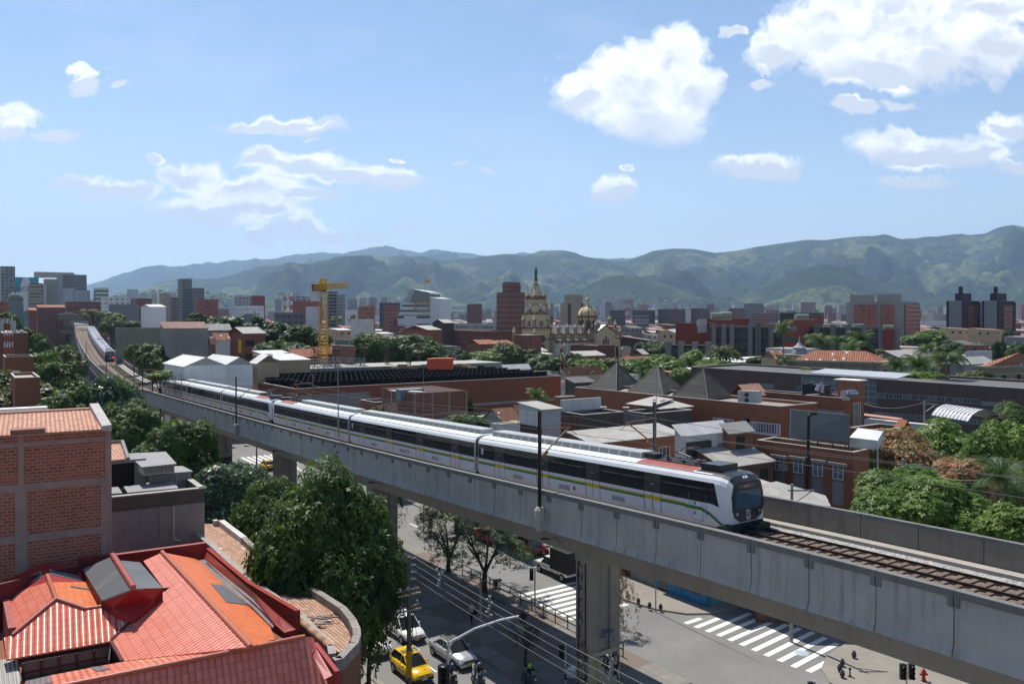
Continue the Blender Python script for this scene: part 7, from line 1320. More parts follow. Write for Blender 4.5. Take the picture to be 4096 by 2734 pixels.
B('white_garden_wall','long white garden wall with tile coping below the purple building','wall',3459,3725,3727,1400+640/2.1355,98,plast_w,plast_w,dl=az_(-41),dr=B3,par=0,rt='flat')
b=MB();Q=[PZ(*cL(*q),8.6)for q in((982,555),(1315,598),(1305,578),(985,538))];slabp(b,Q,.1);o=b.build('tile_coping',tl_tower);tag(o,'strip of orange roof tiles along the white garden wall','tile coping')
c0,c1=PY(*cL(1565,552),104),PY(*cL(1880,588),98);root=thing('arched_canopy','white ribbed arched canopy in front of the purple building','canopy',((c0 .x+c1 .x)/2,(c0 .y+c1 .y)/2,c1 .z-4));dc=(c1-c0);dc.z=0;L_=dc.length;dc.normalize();nc=Vector((-dc.y,dc.x,0));nc=nc if nc.y>0 else-nc
b=MB();N=9
for k in range(N):
 a0,a1=[(math.pi*.15+math.pi*.7*v/N)for v in(k,k+1)];f_=lambda a:nc*(2.2-2.6*math.cos(a))+Z_*(2.4*math.sin(a)-1.1)
 b.poly([c0+f_(a0),c0+dc*L_+f_(a0),c0+dc*L_+f_(a1),c0+f_(a1)])
b.build('canopy_sheet',M('canopy_white',(.62,.63,.64),rough=.4),root);b=MB()
for i in range(11):b.tube([c0+dc*(L_*i/10)+nc*(2.2-2.6*math.cos(a))+Z_*(2.4*math.sin(a)-1.07)for a in[math.pi*(.15+.7*v/6)for v in range(7)]],.06,4)
b.build('canopy_ribs',steel,root)
for k in(0,1):b=MB();q=c0+dc*(L_*k)+nc*2;b.cyl(Vector((q.x,q.y,0)),q,.12,n=6);b.build('canopy_post',steel,root)
q=PY(*cL(1052,683),80);root=thing('white_tent','white peaked garden tent behind the billboard','tent',(q.x,q.y,q.z-4));base=[PY(*cL(858,742),78),PY(*cL(1100,770),76),PY(*cL(1145,725),82),PY(*cL(930,705),84)];zb_=base[0].z;b=MB();base=[Vector((v.x,v.y,zb_))for v in base]
for k in range(4):b.poly([base[k],base[(k+1)%4],q])
b.build('canvas',M('tent_white',(.7,.7,.7)),root);b=MB()
for k in range(4):v,v2=base[k],base[(k+1)%4];b.poly([v,v2,v2-Z_*.9,v-Z_*.9]);b.cyl(v,v-Z_*5,.06,n=5)
b.build('valance',M('tent_valance',(.6,.6,.6)),root)
B('green_roof_annex','low annex with dark green flat roof around the white tent','building',3400,3520,3640,1400+690/2.1355,88,bk_mus,M('roof_green2',(.06,.09,.055)),dl=A3,dr=B3)
q=PY(*cL(1355,670),90);b=MB();s_=1.1;b.mesh([q+Vector((-s_,0,-1)),q+Vector((s_,0,-1)),q+Vector((0,0,.9)),q+Vector((-s_,2,-1)),q+Vector((s_,2,-1)),q+Vector((0,2,.9))],[(0,1,2),(3,5,4),(0,2,5,3),(1,4,5,2)]);o=b.build('brick_gable',bk_mus);tag(o,'small pointed brick gable poking out above the mango trees','gable')
root,C0,Ll,Lr,p=B('brick_warehouse','very long brown brick warehouse with dark sawtooth roof behind the train','warehouse',1000,1180,2243,1555,150,bk_red,M('roof_black',(.035,.034,.032)),dr=az_(58),dl=az_(-37))
dW=az_(58);aW=az_(-37);nW=Vector((dW.y,-dW.x,0))
cs=corr('sawtooth_sheet',(.022,.021,.019),(.017,.016,.015),.3,.85,0,.3,(.05,.045,.04));cs_=Z_*.05
for i in range(6):
 b=MB();a=C0+aW*(3+i*4.9)+dW*1.2-Z_*.25;e=a+dW*(Lr-2.4);slabp(b,[a+Z_*1.2,e+Z_*1.2,e+aW*4.4+Z_*.1,a+aW*4.4+Z_*.1],.1);b.mesh([a+Z_*1.15+aW*.15,e+Z_*1.15+aW*.15,e-Z_*.2+aW*.15,a-Z_*.2+aW*.15],[(0,1,2,3),(3,2,1,0)]);b.build('sawtooth_roof',cs,root)
 b=MB();
 for k in range(int(Lr/1.1)):q=a+Z_*1.22+dW*(k*1.1);b.box(q,dW*.35,aW*.16,Z_*.05)
 b.build('roof_clips',M('clip_pale',(.22,.21,.18)),root)
b=MB();b.box(C0+dW*(Lr*.36)+nW*.02-Z_*5.3,dW*(Lr*.64),nW*-.0+nW*.12,Z_*.55);b.build('concrete_band',concrete,root)
for i in range(17):win(root,C0+dW*(Lr*.385+i*2.12)+nW*.005-Z_*8.3,dW,1.35,1.55,(white,glassm('ware_glass',(.03,.035,.04),.15)),'cross')
b=MB();b.box(C0+dW*.6-Z_*5.5+nW*.02,dW*14,nW*.03,Z_*4.3);b.build('grey_panel',plast_g,root)
B('brick_annex','low brick annex wall at the foot of the warehouse','building',1440,1500,1780,1600+20/2.1355,135,bk_red,M('roof_black',(.035,.034,.032)),dl=aW,dr=dW)
B('white_tin_hall','bright white metal roofed hall between the warehouse and the park trees','building',2010,2020,2120,1478,205,plast_w,c_white,rt='shed',rh=1.2);B('white_stepped_wall_house','white house with stepped parapet right of the bright white roof','house',2115,2120,2205,1487,200,M('house_white2',(.72,.72,.72)),conc_light)
B('tile_house','long brown tiled roof between the antenna mast and the first pyramid','house',2262,2270,2410,1500,170,plast_c,tl_brn,rt='shed',rh=1.6);B('tin_house','grey tin roofed sheds behind the pyramid nearest the church','house',2262,2300,2380,1530,150,plast_d,c_dark,rt='shed',rh=.8)
cr_w=brick('church_cream',(.66,.55,.34),(.58,.48,.29),(.40,.32,.2),1.1,.55,.03,.35,.5);cr_r=M('church_maroon',(.20,.06,.035),(.11,.035,.025),sc=1);cr_s=M('church_spire',(.55,.45,.27),(.44,.36,.22),sc=.8,stain=.3);zinc=corr('zinc_roof',(.32,.33,.36),(.22,.23,.26),.9,.35,.5,.2,(.15,.15,.16));dkgl=glassm('church_glass',(.01,.011,.014),.3)
CB,CA=az_(54),az_(-38);nB=Vector((CB.y,-CB.x,0));nA=Vector((CA.y,-CA.x,0))*-1
cc0=PY(cx_(400),1430,395);O=Vector((cc0 .x,cc0 .y,0));zf=lambda y,Y=395:H-(1000+y/2.1355-1253)*Y/F
ch=thing('church','cream and maroon gothic church with clock tower, tall spire and golden dome','church',tuple(O));Pt=lambda u,v,z:O+CB*u+CA*v+Z_*z
def cbox(b,u0,u1,v0,v1,z0,z1,mi=0):b.box(Pt(u0,v0,z0),CB*(u1-u0),CA*(v1-v0),Z_*(z1-z0),mi)
def pinn(c,w_,z0,h,name='pinnacle',colon=True):
 b=MB();hs=h*.5
 if colon:
  for dx in(-1,1):
   for dy in(-1,1):b.box(c+CB*(dx*w_*.32-w_*.1)+CA*(dy*w_*.32-w_*.1)+Z_*z0,CB*w_*.2,CA*w_*.2,Z_*hs,0)
  b.bc(c+Z_*(z0-.001),w_*1.15,w_*1.15,.25,math.atan2(CB.y,CB.x),1);b.bc(c+Z_*(z0+hs),w_*1.25,w_*1.25,.3,math.atan2(CB.y,CB.x),1)
  b.bc(c+Z_*(z0+.2),w_*.45,w_*.45,hs-.2,math.atan2(CB.y,CB.x),1)
 zt=z0+(hs+.3 if colon else 0);q=[c+CB*(dx*w_*.5)+CA*(dy*w_*.5)+Z_*zt for dx,dy in((-1,-1),(1,-1),(1,1),(-1,1))];ap=c+Z_*(z0+h)
 for k in range(4):b.poly([q[k],q[(k+1)%4],ap],0)
 b.lathe(ap-Z_*.1,[(0,-.1),(.16,0),(0,.4)],5,1);b.build(name,[cr_s,cr_r],ch)
TW=9.6;z1,z2,z3=zf(665),zf(545),zf(405)
b=MB();cbox(b,0,TW,0,TW,0,z1);cbox(b,.7,TW-.7,.7,TW-.7,z1,z2);cbox(b,1.5,TW-1.5,1.5,TW-1.5,z2,z3);b.build('tower',[cr_w],ch)
b=MB();
for z,e in((z1,.35),(z2,-.45),(z3,-1.15),(zf(860),.2),((z1+zf(860))/2,.15)):cbox(b,-e,TW+e,-e,TW+e,z-.25,z+.25)
for z,e,n_ in((z1-1.3,.12,7),(z3-1.2,-1.38,5)):
 for i in range(n_):
  u=e*-1+.2+i*(TW+2*e-.6)/(n_-1)if e>0 else 1.5+.3+i*(TW-3.6)/(n_-1);cbox(b,u,u+.35,-e,-e+.2,z,z+1.);cbox(b,-e,-e+.2,u,u+.35,z,z+1.)
b.build('cornices',cr_r,ch)
def disc(c,nn,r,mt,name,r2=None,mi2=None):
 b=MB();b.cyl(c,c+nn*.12,r,n=20);
 if mi2:b.cyl(c+nn*.12,c+nn*.16,r*.8,n=20,mi=1)
 return b.build(name,[mt]+([mi2]if mi2 else[]),ch)
nb_=-CA;na_=-CB
for(c,nn)in((Pt(TW/2,0,zf(760)),nb_),(Pt(0,TW/2,zf(760)),na_)):disc(c,nn,1.9,cr_r,'rose_window',mi2=dkgl)
for(c,nn)in((Pt(TW/2,.7,zf(628)),nb_),(Pt(.7,TW/2,zf(628)),na_)):disc(c,nn,1.35,cr_r,'round_window',mi2=M('lattice',(.2,.19,.17)))
for(c,nn,ax)in((Pt(TW/2,1.5,zf(467)),nb_,CB),(Pt(1.5,TW/2,zf(467)),na_,CA)):
 disc(c,nn,1.35,cr_r,'clock_face',mi2=M('clock_white',(.75,.75,.72)));b=MB()
 for k in range(12):a=k*math.pi/6;q=c+nn*.17+ax*math.cos(a)*.85+Z_*math.sin(a)*.85;b.box(q-ax*.07-Z_*.12,ax*.14,nn*.02,Z_*.24)
 b.tube([c+nn*.2,c+nn*.2+Z_*.75],.05,4);b.tube([c+nn*.2,c+nn*.2+ax*.2-Z_*.5],.06,4);b.build('clock_hands',black,ch)
 b=MB();q=c-Z_*3.9+nn*.02;b.box(q-ax*.8,ax*1.6,nn*.1,Z_*2.1);b.build('louvre_window',M('lattice',(.2,.19,.17)),ch)
for(o_,ax,nn)in((Pt(0,0,0),CB,nb_),(Pt(0,0,0),CA,na_)):
 for z0,w_,h_,ins_ in((zf(880),2.6,4.2,0),):
  b=MB();q=o_+ax*TW/2+Z_*z0+nn*.02;b.box(q-ax*w_/2,ax*w_,nn*.18,Z_*h_,0);b.box(q-ax*.5,ax*1.,nn*.25,Z_*(h_-.4),1);b.box(q-ax*1.15,ax*.4,nn*.25,Z_*(h_-1.6),1);b.box(q+ax*.75,ax*.4,nn*.25,Z_*(h_-1.6),1);b.build('portal_window',[cr_r,dkgl],ch)
 for zb_,in_,h_ in((z2-.2,.7,1.9),(z3-.9,1.5,1.7)):
  b=MB();q=o_+ax*TW/2+Z_*zb_+nn*(-in_+.02)+(ax*0);w_=(TW-2*in_)/2-.5;b.poly([q-ax*w_,q+ax*w_,q+Z_*h_],0);b.poly([q+Z_*h_,q+ax*w_,q-ax*w_],0);b.tube([q-ax*w_+nn*.1,q+Z_*h_+nn*.1,q+ax*w_+nn*.1],.22,4,1);b.build('gable_front',[cr_s,cr_r],ch)
spz=zf(255);b=MB();q=[Pt(TW/2+dx*2.1,TW/2+dy*2.1,z3)for dx,dy in((-1,-1),(1,-1),(1,1),(-1,1))];t_=[Pt(TW/2+dx*.65,TW/2+dy*.65,spz-2)for dx,dy in((-1,-1),(1,-1),(1,1),(-1,1))];b.mesh(q+t_,[(k,(k+1)%4,4+(k+1)%4,4+k)for k in range(4)],0);
for k in range(4):b.tube([q[k],t_[k]],.12,4,1)
b.bc(Pt(TW/2,TW/2,spz-2.1),1.9,1.9,.4,math.atan2(CB.y,CB.x),1);b.bc(Pt(TW/2,TW/2,spz-1.7),1.3,1.3,1.5,math.atan2(CB.y,CB.x),0);b.bc(Pt(TW/2,TW/2,spz-.2),1.8,1.8,.3,math.atan2(CB.y,CB.x),1);b.build('spire',[cr_s,cr_r],ch)
st_=Pt(TW/2,TW/2,spz);b=MB();hh=zf(135)-spz;b.lathe(st_,[(0,0),(.75,.05),(.8,.5),(.6,hh*.3),(.7,hh*.5),(.8,hh*.66),(.62,hh*.78),(.25,hh*.83),(.33,hh*.88),(.36,hh*.93),(.2,hh*.985),(0,hh)],10);b.tube([st_+Z_*hh*.72,st_+CB*.9+Z_*hh*.58,st_+CB*1.3+Z_*hh*.62],[.25,.17,.08],6);b.tube([st_+Z_*hh*.72,st_-CB*.9+Z_*hh*.56,st_-CB*1.2+Z_*hh*.5],[.25,.17,.08],6)
for k in range(12):a=k*math.pi/6;b.tube([st_+Z_*hh*.93+CB*math.cos(a)*.45+Z_*math.sin(a)*.45,st_+Z_*hh*.93+CB*math.cos(a)*.95+Z_*math.sin(a)*.95],.04,3)
b.cyl(st_+Z_*hh,st_+Z_*(hh+1.8),.03,n=4);b.build('statue',M('statue_bronze',(.05,.065,.065),(.08,.10,.095),sc=2,rough=.5),ch)
for(u,v)in((0,0),(TW,0),(0,TW),(TW,TW)):
 k=lambda u,d:d if u==0 else u-d
 pinn(Pt(k(u,.6),k(v,.6),0),1.7,z1+.2,6.8);pinn(Pt(k(u,1.9),k(v,1.9),0),1.6,z3-3.4,8.)
for(u,v,z,h_)in((-.5,-.8,zf(770),6.5),(-1.2,TW+4.5,zf(770),6.8),(TW+1,-.8,zf(770),6.)):pinn(Pt(u,v,0),1.5,z,h_)
b=MB();cbox(b,-1.2,.0,-.8,1.,0,zf(770));cbox(b,-1.6,0,TW+3.6,TW+5.4,0,zf(770));cbox(b,-.5,3,TW,TW+5,0,zf(790));cbox(b,TW,TW+1.8,-1.6,0,0,zf(770));b.build('buttress',[cr_w],ch)
ze,zr,za=zf(705,410),zf(655,415),zf(770,405);UL=49.
b=MB();cbox(b,TW,UL,1.0,9.5,0,ze);cbox(b,TW,UL-6,-3.2,1.0,0,za);b.build('nave_wall',[cr_w],ch)
b=MB();slabp(b,[Pt(TW,.6,ze),Pt(UL,.6,ze),Pt(UL,5.2,zr+1),Pt(TW,5.2,zr+1)],.15);slabp(b,[Pt(TW,9.9,ze),Pt(UL,9.9,ze),Pt(UL,5.2,zr+1),Pt(TW,5.2,zr+1)],.15);b.build('nave_roof',zinc,ch)
b=MB();slabp(b,[Pt(TW,-3.4,za),Pt(UL-6,-3.4,za),Pt(UL-6,1,za+1.2),Pt(TW,1,za+1.2)],.12);b.build('aisle_roof',zinc,ch);b=MB();cbox(b,TW,UL,.75,1.0,ze-.5,ze);cbox(b,TW,UL-6,-3.5,-3.2,za-.5,za+.02);cbox(b,TW,UL-6,-3.4,-3.2,za-3.2,za-2.9)
for i in range(40):u=TW+.6+i*.85;cbox(b,u,u+.3,-3.38,-3.2,za-1.5,za-.5)
b.build('cornices',cr_r,ch)
for i in range(6):
 u=TW+4+i*5.3;disc(Pt(u,1.0,(ze+za)/2+.9),nb_,1.0,cr_r,'round_window',mi2=dkgl);pinn(Pt(u-2.6,-2.9,0),1.6,za-.2,6.2);pinn(Pt(u-2.6,1.2,0),1.5,ze-.6,5.6);b=MB();b.cyl(Pt(u,-3.2,za-5.2),Pt(u,-3.35,za-5.2),1.4,n=14);b.box(Pt(u-1.4,-3.2,0),CB*2.8,nb_*.15,Z_*(za-5.2));b.build('arched_window',cr_r,ch)
for i in range(5):pinn(Pt(TW+3+i*5.3,9.4,0),1.4,ze,4.6)
UD=39.;kd=(cx_(855)-CX)/F;UD=along(Pt(0,5.5,0),CB,cx_(855));dc=Pt(UD,5.5,0);Yd=dc.y;z=lambda y:zf(y,Yd);rd=86/2.1355*Yd/F
b=MB();b.lathe(dc,[(rd*.86,ze-2),(rd*.86,z(568))],8,0,False);b.lathe(dc,[(rd*1.04,z(575)),(rd*1.08,z(560)),(rd*.98,z(560))],8,1,False)
for k in range(8):a=k*math.pi/4;b.cyl(dc+Vector((math.cos(a)*rd*.86,math.sin(a)*rd*.86,ze)),dc+Vector((math.cos(a)*rd*.86,math.sin(a)*rd*.86,z(572))),.35,n=5,mi=1)
b.build('drum',[cr_w,cr_r],ch)
for k in range(16):a=(k+.5)*math.pi/8;q=dc+Vector((math.cos(a)*rd*.84,math.sin(a)*rd*.84,ze+1));b=MB();b.cyl(q,q+Vector((0,0,z(600)-ze-1)),.42,n=8);b.build('drum_window',dkgl,ch)
hd_=z(478)-z(562);prof=[(rd*math.cos(a),z(562)+hd_*math.sin(a))for a in[math.pi/2*k/9 for k in range(9)]]+[(rd*.18,z(478))];b=MB();b.lathe(dc,prof,16,0,True)
for k in range(8):a=k*math.pi/4;b.tube([dc+Vector((math.cos(a)*r_*1.01,math.sin(a)*r_*1.01,z_))for r_,z_ in prof],.2,4,1)
b.build('dome',[cr_s,cr_r],ch);b=MB();b.lathe(dc,[(1.5,z(480)),(1.5,z(470)),(.95,z(468)),(.95,z(430)),(1.3,z(426)),(1.2,z(418)),(.9,z(408)),(.3,z(402)),(.35,z(398)),(0,z(395))],8,0,False);b.tube([dc+Z_*z(398),dc+Z_*z(378)],.12,4,1);b.tube([dc+Z_*z(386)-CB*.7,dc+Z_*z(386)+CB*.7],.12,4,1);b.build('lantern',[cr_s,cr_r],ch)
u0,u1=along(Pt(0,-5,0),CB,cx_(930)),along(Pt(0,-5,0),CB,cx_(1092));Yt=Pt(u0,-5,0).y;z=lambda y:zf(y,Yt);um=(u0+u1)/2
b=MB();cbox(b,u0,u1,-5,7,0,z(700));b.mesh([Pt(u0,-5,z(700)),Pt(u1,-5,z(700)),Pt(um,-5,z(640)),Pt(u0,7,z(700)),Pt(u1,7,z(700)),Pt(um,7,z(640))],[(0,1,2),(4,3,5)]);cbox(b,u1,u1+4.5,-4,4,0,z(770));b.build('transept_wall',[cr_w],ch)
b=MB();slabp(b,[Pt(u0-.3,-5.2,z(700)),Pt(um,-5.2,z(636)),Pt(um,7,z(636)),Pt(u0-.3,7,z(700))],.2);slabp(b,[Pt(u1+.3,-5.2,z(700)),Pt(um,-5.2,z(636)),Pt(um,7,z(636)),Pt(u1+.3,7,z(700))],.2);b.build('transept_roof',zinc,ch)
b=MB();b.tube([Pt(u0,-5.2,z(705)),Pt(um,-5.2,z(642)),Pt(u1,-5.2,z(705))],.3,4);b.build('cornices',cr_r,ch)
for du,h_ in((0,4.6),(-1.5,3),(1.5,3)):b=MB();b.box(Pt(um+du-.45,-5.0,z(820)),CB*.9,nb_*.1,Z_*h_);b.cyl(Pt(um+du,-5.0,z(820)+h_),Pt(um+du,-5.1,z(820)+h_),.45,n=10);b.build('transept_window',dkgl,ch)
b=MB();b.box(Pt(u1+1.4,-4.0,0),CB*1.6,nb_*.1,Z_*z(840));b.cyl(Pt(u1+2.2,-4,z(840)),Pt(u1+2.2,-4.1,z(840)),.8,n=12);b.build('transept_window',dkgl,ch)
for u,v,zz,h_ in((u0,-4.8,700,6.5),(u1,-4.8,700,6.5),(u1+.6,0,640,5),(u1+2.2,1,640,5),(u1+.8,-4.2,760,6.5),(u1+4,-4.2,760,6.5),(u0+1,4,640,5)):pinn(Pt(u,v,0),1.5,z(zz),h_)
B('church_hall','small cream annex with grey hipped roof at the right end of the church','building',cx_(1140),cx_(1160),cx_(1225),ay(845),385,cr_w,c_tin,dl=CA,dr=CB,rt='hip',rh=1.5)
conc_w=facade('slab_apartments',(.27,.27,.26),(.03,.035,.04),3.2,2.7,.5,.5,None,(.22,.22,.21));f_bt=facade('brown_tower',(.17,.08,.055),(.03,.03,.035),3.4,2.85,.34,.3,(.24,.17,.14),(.12,.05,.038),.1)
r,C0,Ll,Lr,p=B('brown_tower','tall brown brick apartment tower with pale floor lines left of the church spire','tower block',cx_(78),cx_(190),cx_(318),1000+360/2.1355,450,f_bt,conc_light,dl=az_(-38),dr=az_(54));b=MB();zt=PY(0,ay(268),450).z;q=C0+az_(-38)*Ll*.25;b.box(q-Z_*.2,az_(-38)*Ll*.3,az_(54)*Lr*.95,Z_*(zt-C0 .z));b.build('upper_block',f_bt,r)
B('brown_block','lower brown brick block joined to the foot of the brown tower','building',cx_(-450),cx_(-10),cx_(225),ay(690),430,brick('bkb',(.17,.065,.045),(.14,.055,.04),(.22,.15,.12),3,2.9,.12,.1),c_rust,dl=az_(-38),dr=az_(54));B('brick_house','brick house with pale window frame below the brown block','house',bx(1850),bx(1960),bx(2110),ay(800),330,brick('bk_mid',(.27,.095,.06),(.21,.075,.05),(.22,.16,.13),3,2.7,.1,.1),tl_far,rt='gable',rh=1.5)
B('black_block','dark brown flat block right of the clock tower','building',cx_(485),cx_(490),cx_(560),ay(562),470,f_bt,conc_light)
r,C0,Ll,Lr,p=B('beige_tower','unfinished looking beige tower behind the church nave','tower block',cx_(622),cx_(765),cx_(836),ay(455),560,facade('beige_t',(.34,.29,.21),(.04,.035,.03),9,60,.3,.9,None,(.28,.24,.18)),conc_light,dl=az_(-60),dr=az_(40));b=MB();q=C0+az_(-60)*2;b.box(q,az_(-60)*(Ll*.6),az_(40)*10,Z_*6);b.build('upper_block',M('beige_plain',(.32,.28,.2)),r)
r,C0,Ll,Lr,p=B('brick_house','unfinished dark brick house in front of the church transept','house',cx_(692),cx_(930),cx_(1088),ay(815),370,brick('bk_mid2',(.17,.065,.045),(.13,.05,.04),(.2,.15,.12),4,2.8,.1,.2),conc_light,dl=az_(-50),dr=az_(50));[win(r,C0+az_(50)*(2+i*5)-Z_*(5+3.4*j),az_(50),1.6,1.4,(black,glass),'bare')for i in(0,1)for j in(0,1)]
g_grn=facade('green_bands',(.055,.075,.06),(.012,.014,.016),400,3.75,1.,.36,None,(.05,.065,.055),0);g_brk=brick('bk_hosp',(.25,.06,.035),(.21,.05,.03),(.2,.05,.035),4,.5,.03,.1);a60=az_(-62);b60=az_(30);colm=M('column_grey',(.20,.19,.175),(.15,.145,.135),stain=.4)
def gblock(label,xl,xc,xr,yt,Y,cols,yb=None,mt=g_grn):
 r,C0,Ll,Lr,p=B('green_office_block',label,'building',xl,xc,xr,yt,Y,mt,conc_light,dl=a60,dr=b60,par=.4);nn=Vector((-a60 .y,a60 .x,0));nn=nn if nn.y<0 else-nn
 for x in cols:q=on(C0,a60,x);b=MB();b.box(Vector((q.x,q.y,0))-a60*.9,a60*1.8,nn*1.2,Z_*(C0 .z+1.2));b.build('column',colm,r)
 return r,C0
gblock('long dark green and concrete office block with tall grey columns',2837,3588,3600,1311,300,[cx_(x)for x in(1940,2025,2095,2250,2320)]+[dx_(x)for x in(80,195,465,580,720,850,985,1130,1255)])
r,C0,Ll,Lr,p=B('brick_stair_tower','bright red brick stair tower in the middle of the green office block','building',dx_(305),dx_(400),dx_(590),ay(595),292,g_brk,conc_light,dl=a60,dr=b60);[win(r,C0+a60*(Ll*.45)-Z_*(4+3.75*j)+Vector((0,-.05,0)),-a60,4.2,1.7,(black,glass),'bare')for j in range(7)]
B('brick_upper_block','red brick upper block with a curved tank on the green office roof','building',dx_(385),dx_(500),dx_(640),ay(560),350,g_brk,conc_light,dl=a60,dr=b60);B('grey_roof_block','dark green rooftop block under a thin steel frame','building',dx_(262),dx_(560),dx_(640),ay(535),370,M('green_dark',(.05,.065,.06)),conc_light,dl=a60,dr=b60)
B('brick_end_wall','plain red brick end bay at the right of the green office block','building',dx_(1155),dx_(1235),dx_(1245),ay(672),298,g_brk,conc_light,dl=a60,dr=b60)
B('red_brick_block','red brick block with pale metal panel at the left of the green offices','building',cx_(1607),cx_(1895),cx_(1925),ay(622),345,g_brk,conc_light,dl=a60,dr=b60);B('red_brick_block','taller red brick block with rooftop tanks behind the green offices','building',cx_(1850),cx_(2225),cx_(2240),ay(583),392,g_brk,conc_light,dl=a60,dr=b60)
a=PY(cx_(1797),ay(705),340);b=MB();b.box(a,Vector((3.6,-.0,0))*1.0,(0,-.3,0),Z_*5.7);o=b.build('metal_panel',M('panel_pale',(.42,.42,.42)));tag(o,'large pale square metal panel on the red brick block','panel')
gblock('low dark green block with four grey columns in front of the offices',cx_(1545),cx_(1922),cx_(1935),ay(815),270,[cx_(x)for x in(1553,1660,1778,1890)])
for i,(x,w_,y,r_)in enumerate(((cx_(1955),90,548,2.2),(cx_(2040),85,545,2.4),(dx_(450),110,557,2.),(dx_(700),130,632,1.3),(dx_(815),60,632,1.3),(dx_(935),90,634,1.3),(dx_(1190),80,643,1.3),(cx_(1830),80,610,1.4))):
 a=PY(x-w_/4.27,ay(y)+9,(330,330,345,320,312,308,300,345)[i]);e=PY(x+w_/4.27,ay(y)+9,(330,330,345,320,312,308,300,345)[i]);b=MB();b.cyl(a+Z_*.2,e+Z_*.2,r_*.7,n=12);b.box(a-Z_*1.2,e-a,Vector((0,1,0)),Z_*.6);o=b.build('roof_tank',M('tank_steel',(.45,.44,.40)if i>2 else(.25,.27,.2),rough=.4,metal=.4));tag(o,['green','bigger','pale','long shiny','short shiny','middle shiny','rightmost shiny','leftmost shiny'][i]+' horizontal cylinder tank on the '+['left','left','red brick','right part of the green','right part of the green','right part of the green','right part of the green','left red brick'][i]+' office roof','roof tank')
fa=facade('apt_brick',(.36,.11,.065),(.05,.055,.06),2.6,2.75,.5,.5,None,(.26,.08,.055),.55);fc=M('apt_concrete',(.27,.265,.25),(.22,.215,.2),stain=.4,sc=.1)
r,C0,Ll,Lr,p=B('apartment_block','broad grey concrete and red brick apartment block behind the palms','tower block',dx_(832),dx_(1325),dx_(1450),ay(440),520,fc,conc_light,dl=az_(-72),dr=az_(38));nn=Vector((-az_(-72).y,az_(-72).x,0));nn=nn if nn.y<0 else-nn
for i,(x0,x1)in enumerate(((900,965),(975,1025),(1030,1090),(1125,1182),(1190,1238))):a,e=on(C0,az_(-72),dx_(x1)),on(C0,az_(-72),dx_(x0));b=MB();b.box(Vector((a.x,a.y,0)),Vector((e.x-a.x,e.y-a.y,0)),nn*.8,Z_*(C0 .z-2));b.build('brick_bay',fa,r)
b=MB();b.box(Vector((C0 .x,C0 .y,0))+az_(38)*.5+Vector((.8,-.5,0))*.3,az_(38)*(Lr-1),Vector((.6,-.4,0)),Z_*(C0 .z-1.5));b.build('brick_bay',fa,r)
for x0,x1 in((865,1085),(1215,1390)):a=on(C0,az_(-72),dx_(min(x1,1320)));b=MB();b.box(a+Vector((0,4,0)),az_(-72)*14,b60*6,Z_*(5 if x0==1215 else 4.6));b.build('roof_block',fc,r)
for x0,lab in((1685,'left one of the two dark apartment towers with grey panel walls'),(1985,'right one of the two dark apartment towers with grey panel walls')):
 r,C0,Ll,Lr,p=B('dark_tower',lab,'tower block',dx_(x0),dx_(x0+150),dx_(x0+283),ay(432),539,brick('tw_dark',(.055,.045,.05),(.05,.04,.045),(.04,.035,.04),1.2,.6,.05,.1),darkmetal,dl=az_(-70),dr=az_(48));nl=Vector((-az_(-70).y,az_(-70).x,0));nl=nl if nl.y<0 else-nl
 b=MB();a,e=on(C0,az_(-70),dx_(x0+130)),on(C0,az_(-70),dx_(x0+22));b.box(Vector((a.x,a.y,0)),Vector((e.x-a.x,e.y-a.y,0)),nl*.7,Z_*C0 .z);b.build('grey_panel_wall',M('tower_grey',(.19,.195,.205),(.17,.175,.185),sc=.1),r)
 nr_=Vector((az_(48).y,-az_(48).x,0));b=MB();a=C0+az_(48)*Lr*.25;b.box(Vector((a.x,a.y,0)),az_(48)*Lr*.6,nr_*.6,Z_*(C0 .z-3));b.build('brick_bay',facade('tw_brick',(.22,.07,.04),(.05,.03,.025),3,2.8,.4,.4,None,None,.1),r)
 b=MB();b.box(C0+az_(48)*Lr*.85-Z_*C0 .z,az_(48)*Lr*.12,nr_*1.2,Z_*(C0 .z-1));b.box(C0+Z_*.05+az_(48)*(Lr*.2)+az_(-70)*3,az_(48)*Lr*.6,az_(-70)*(Ll*.4),Z_*5);b.box(C0+az_(48)*(Lr*.3)+az_(-70)*4,az_(48)*2,az_(-70)*2,Z_*9.5);b.build('roof_block',M('tw_top',(.035,.03,.035)),r)
pal=M('palace_stone',(.27,.235,.18),(.2,.175,.135),sc=.5,stain=.4,fine=.2);
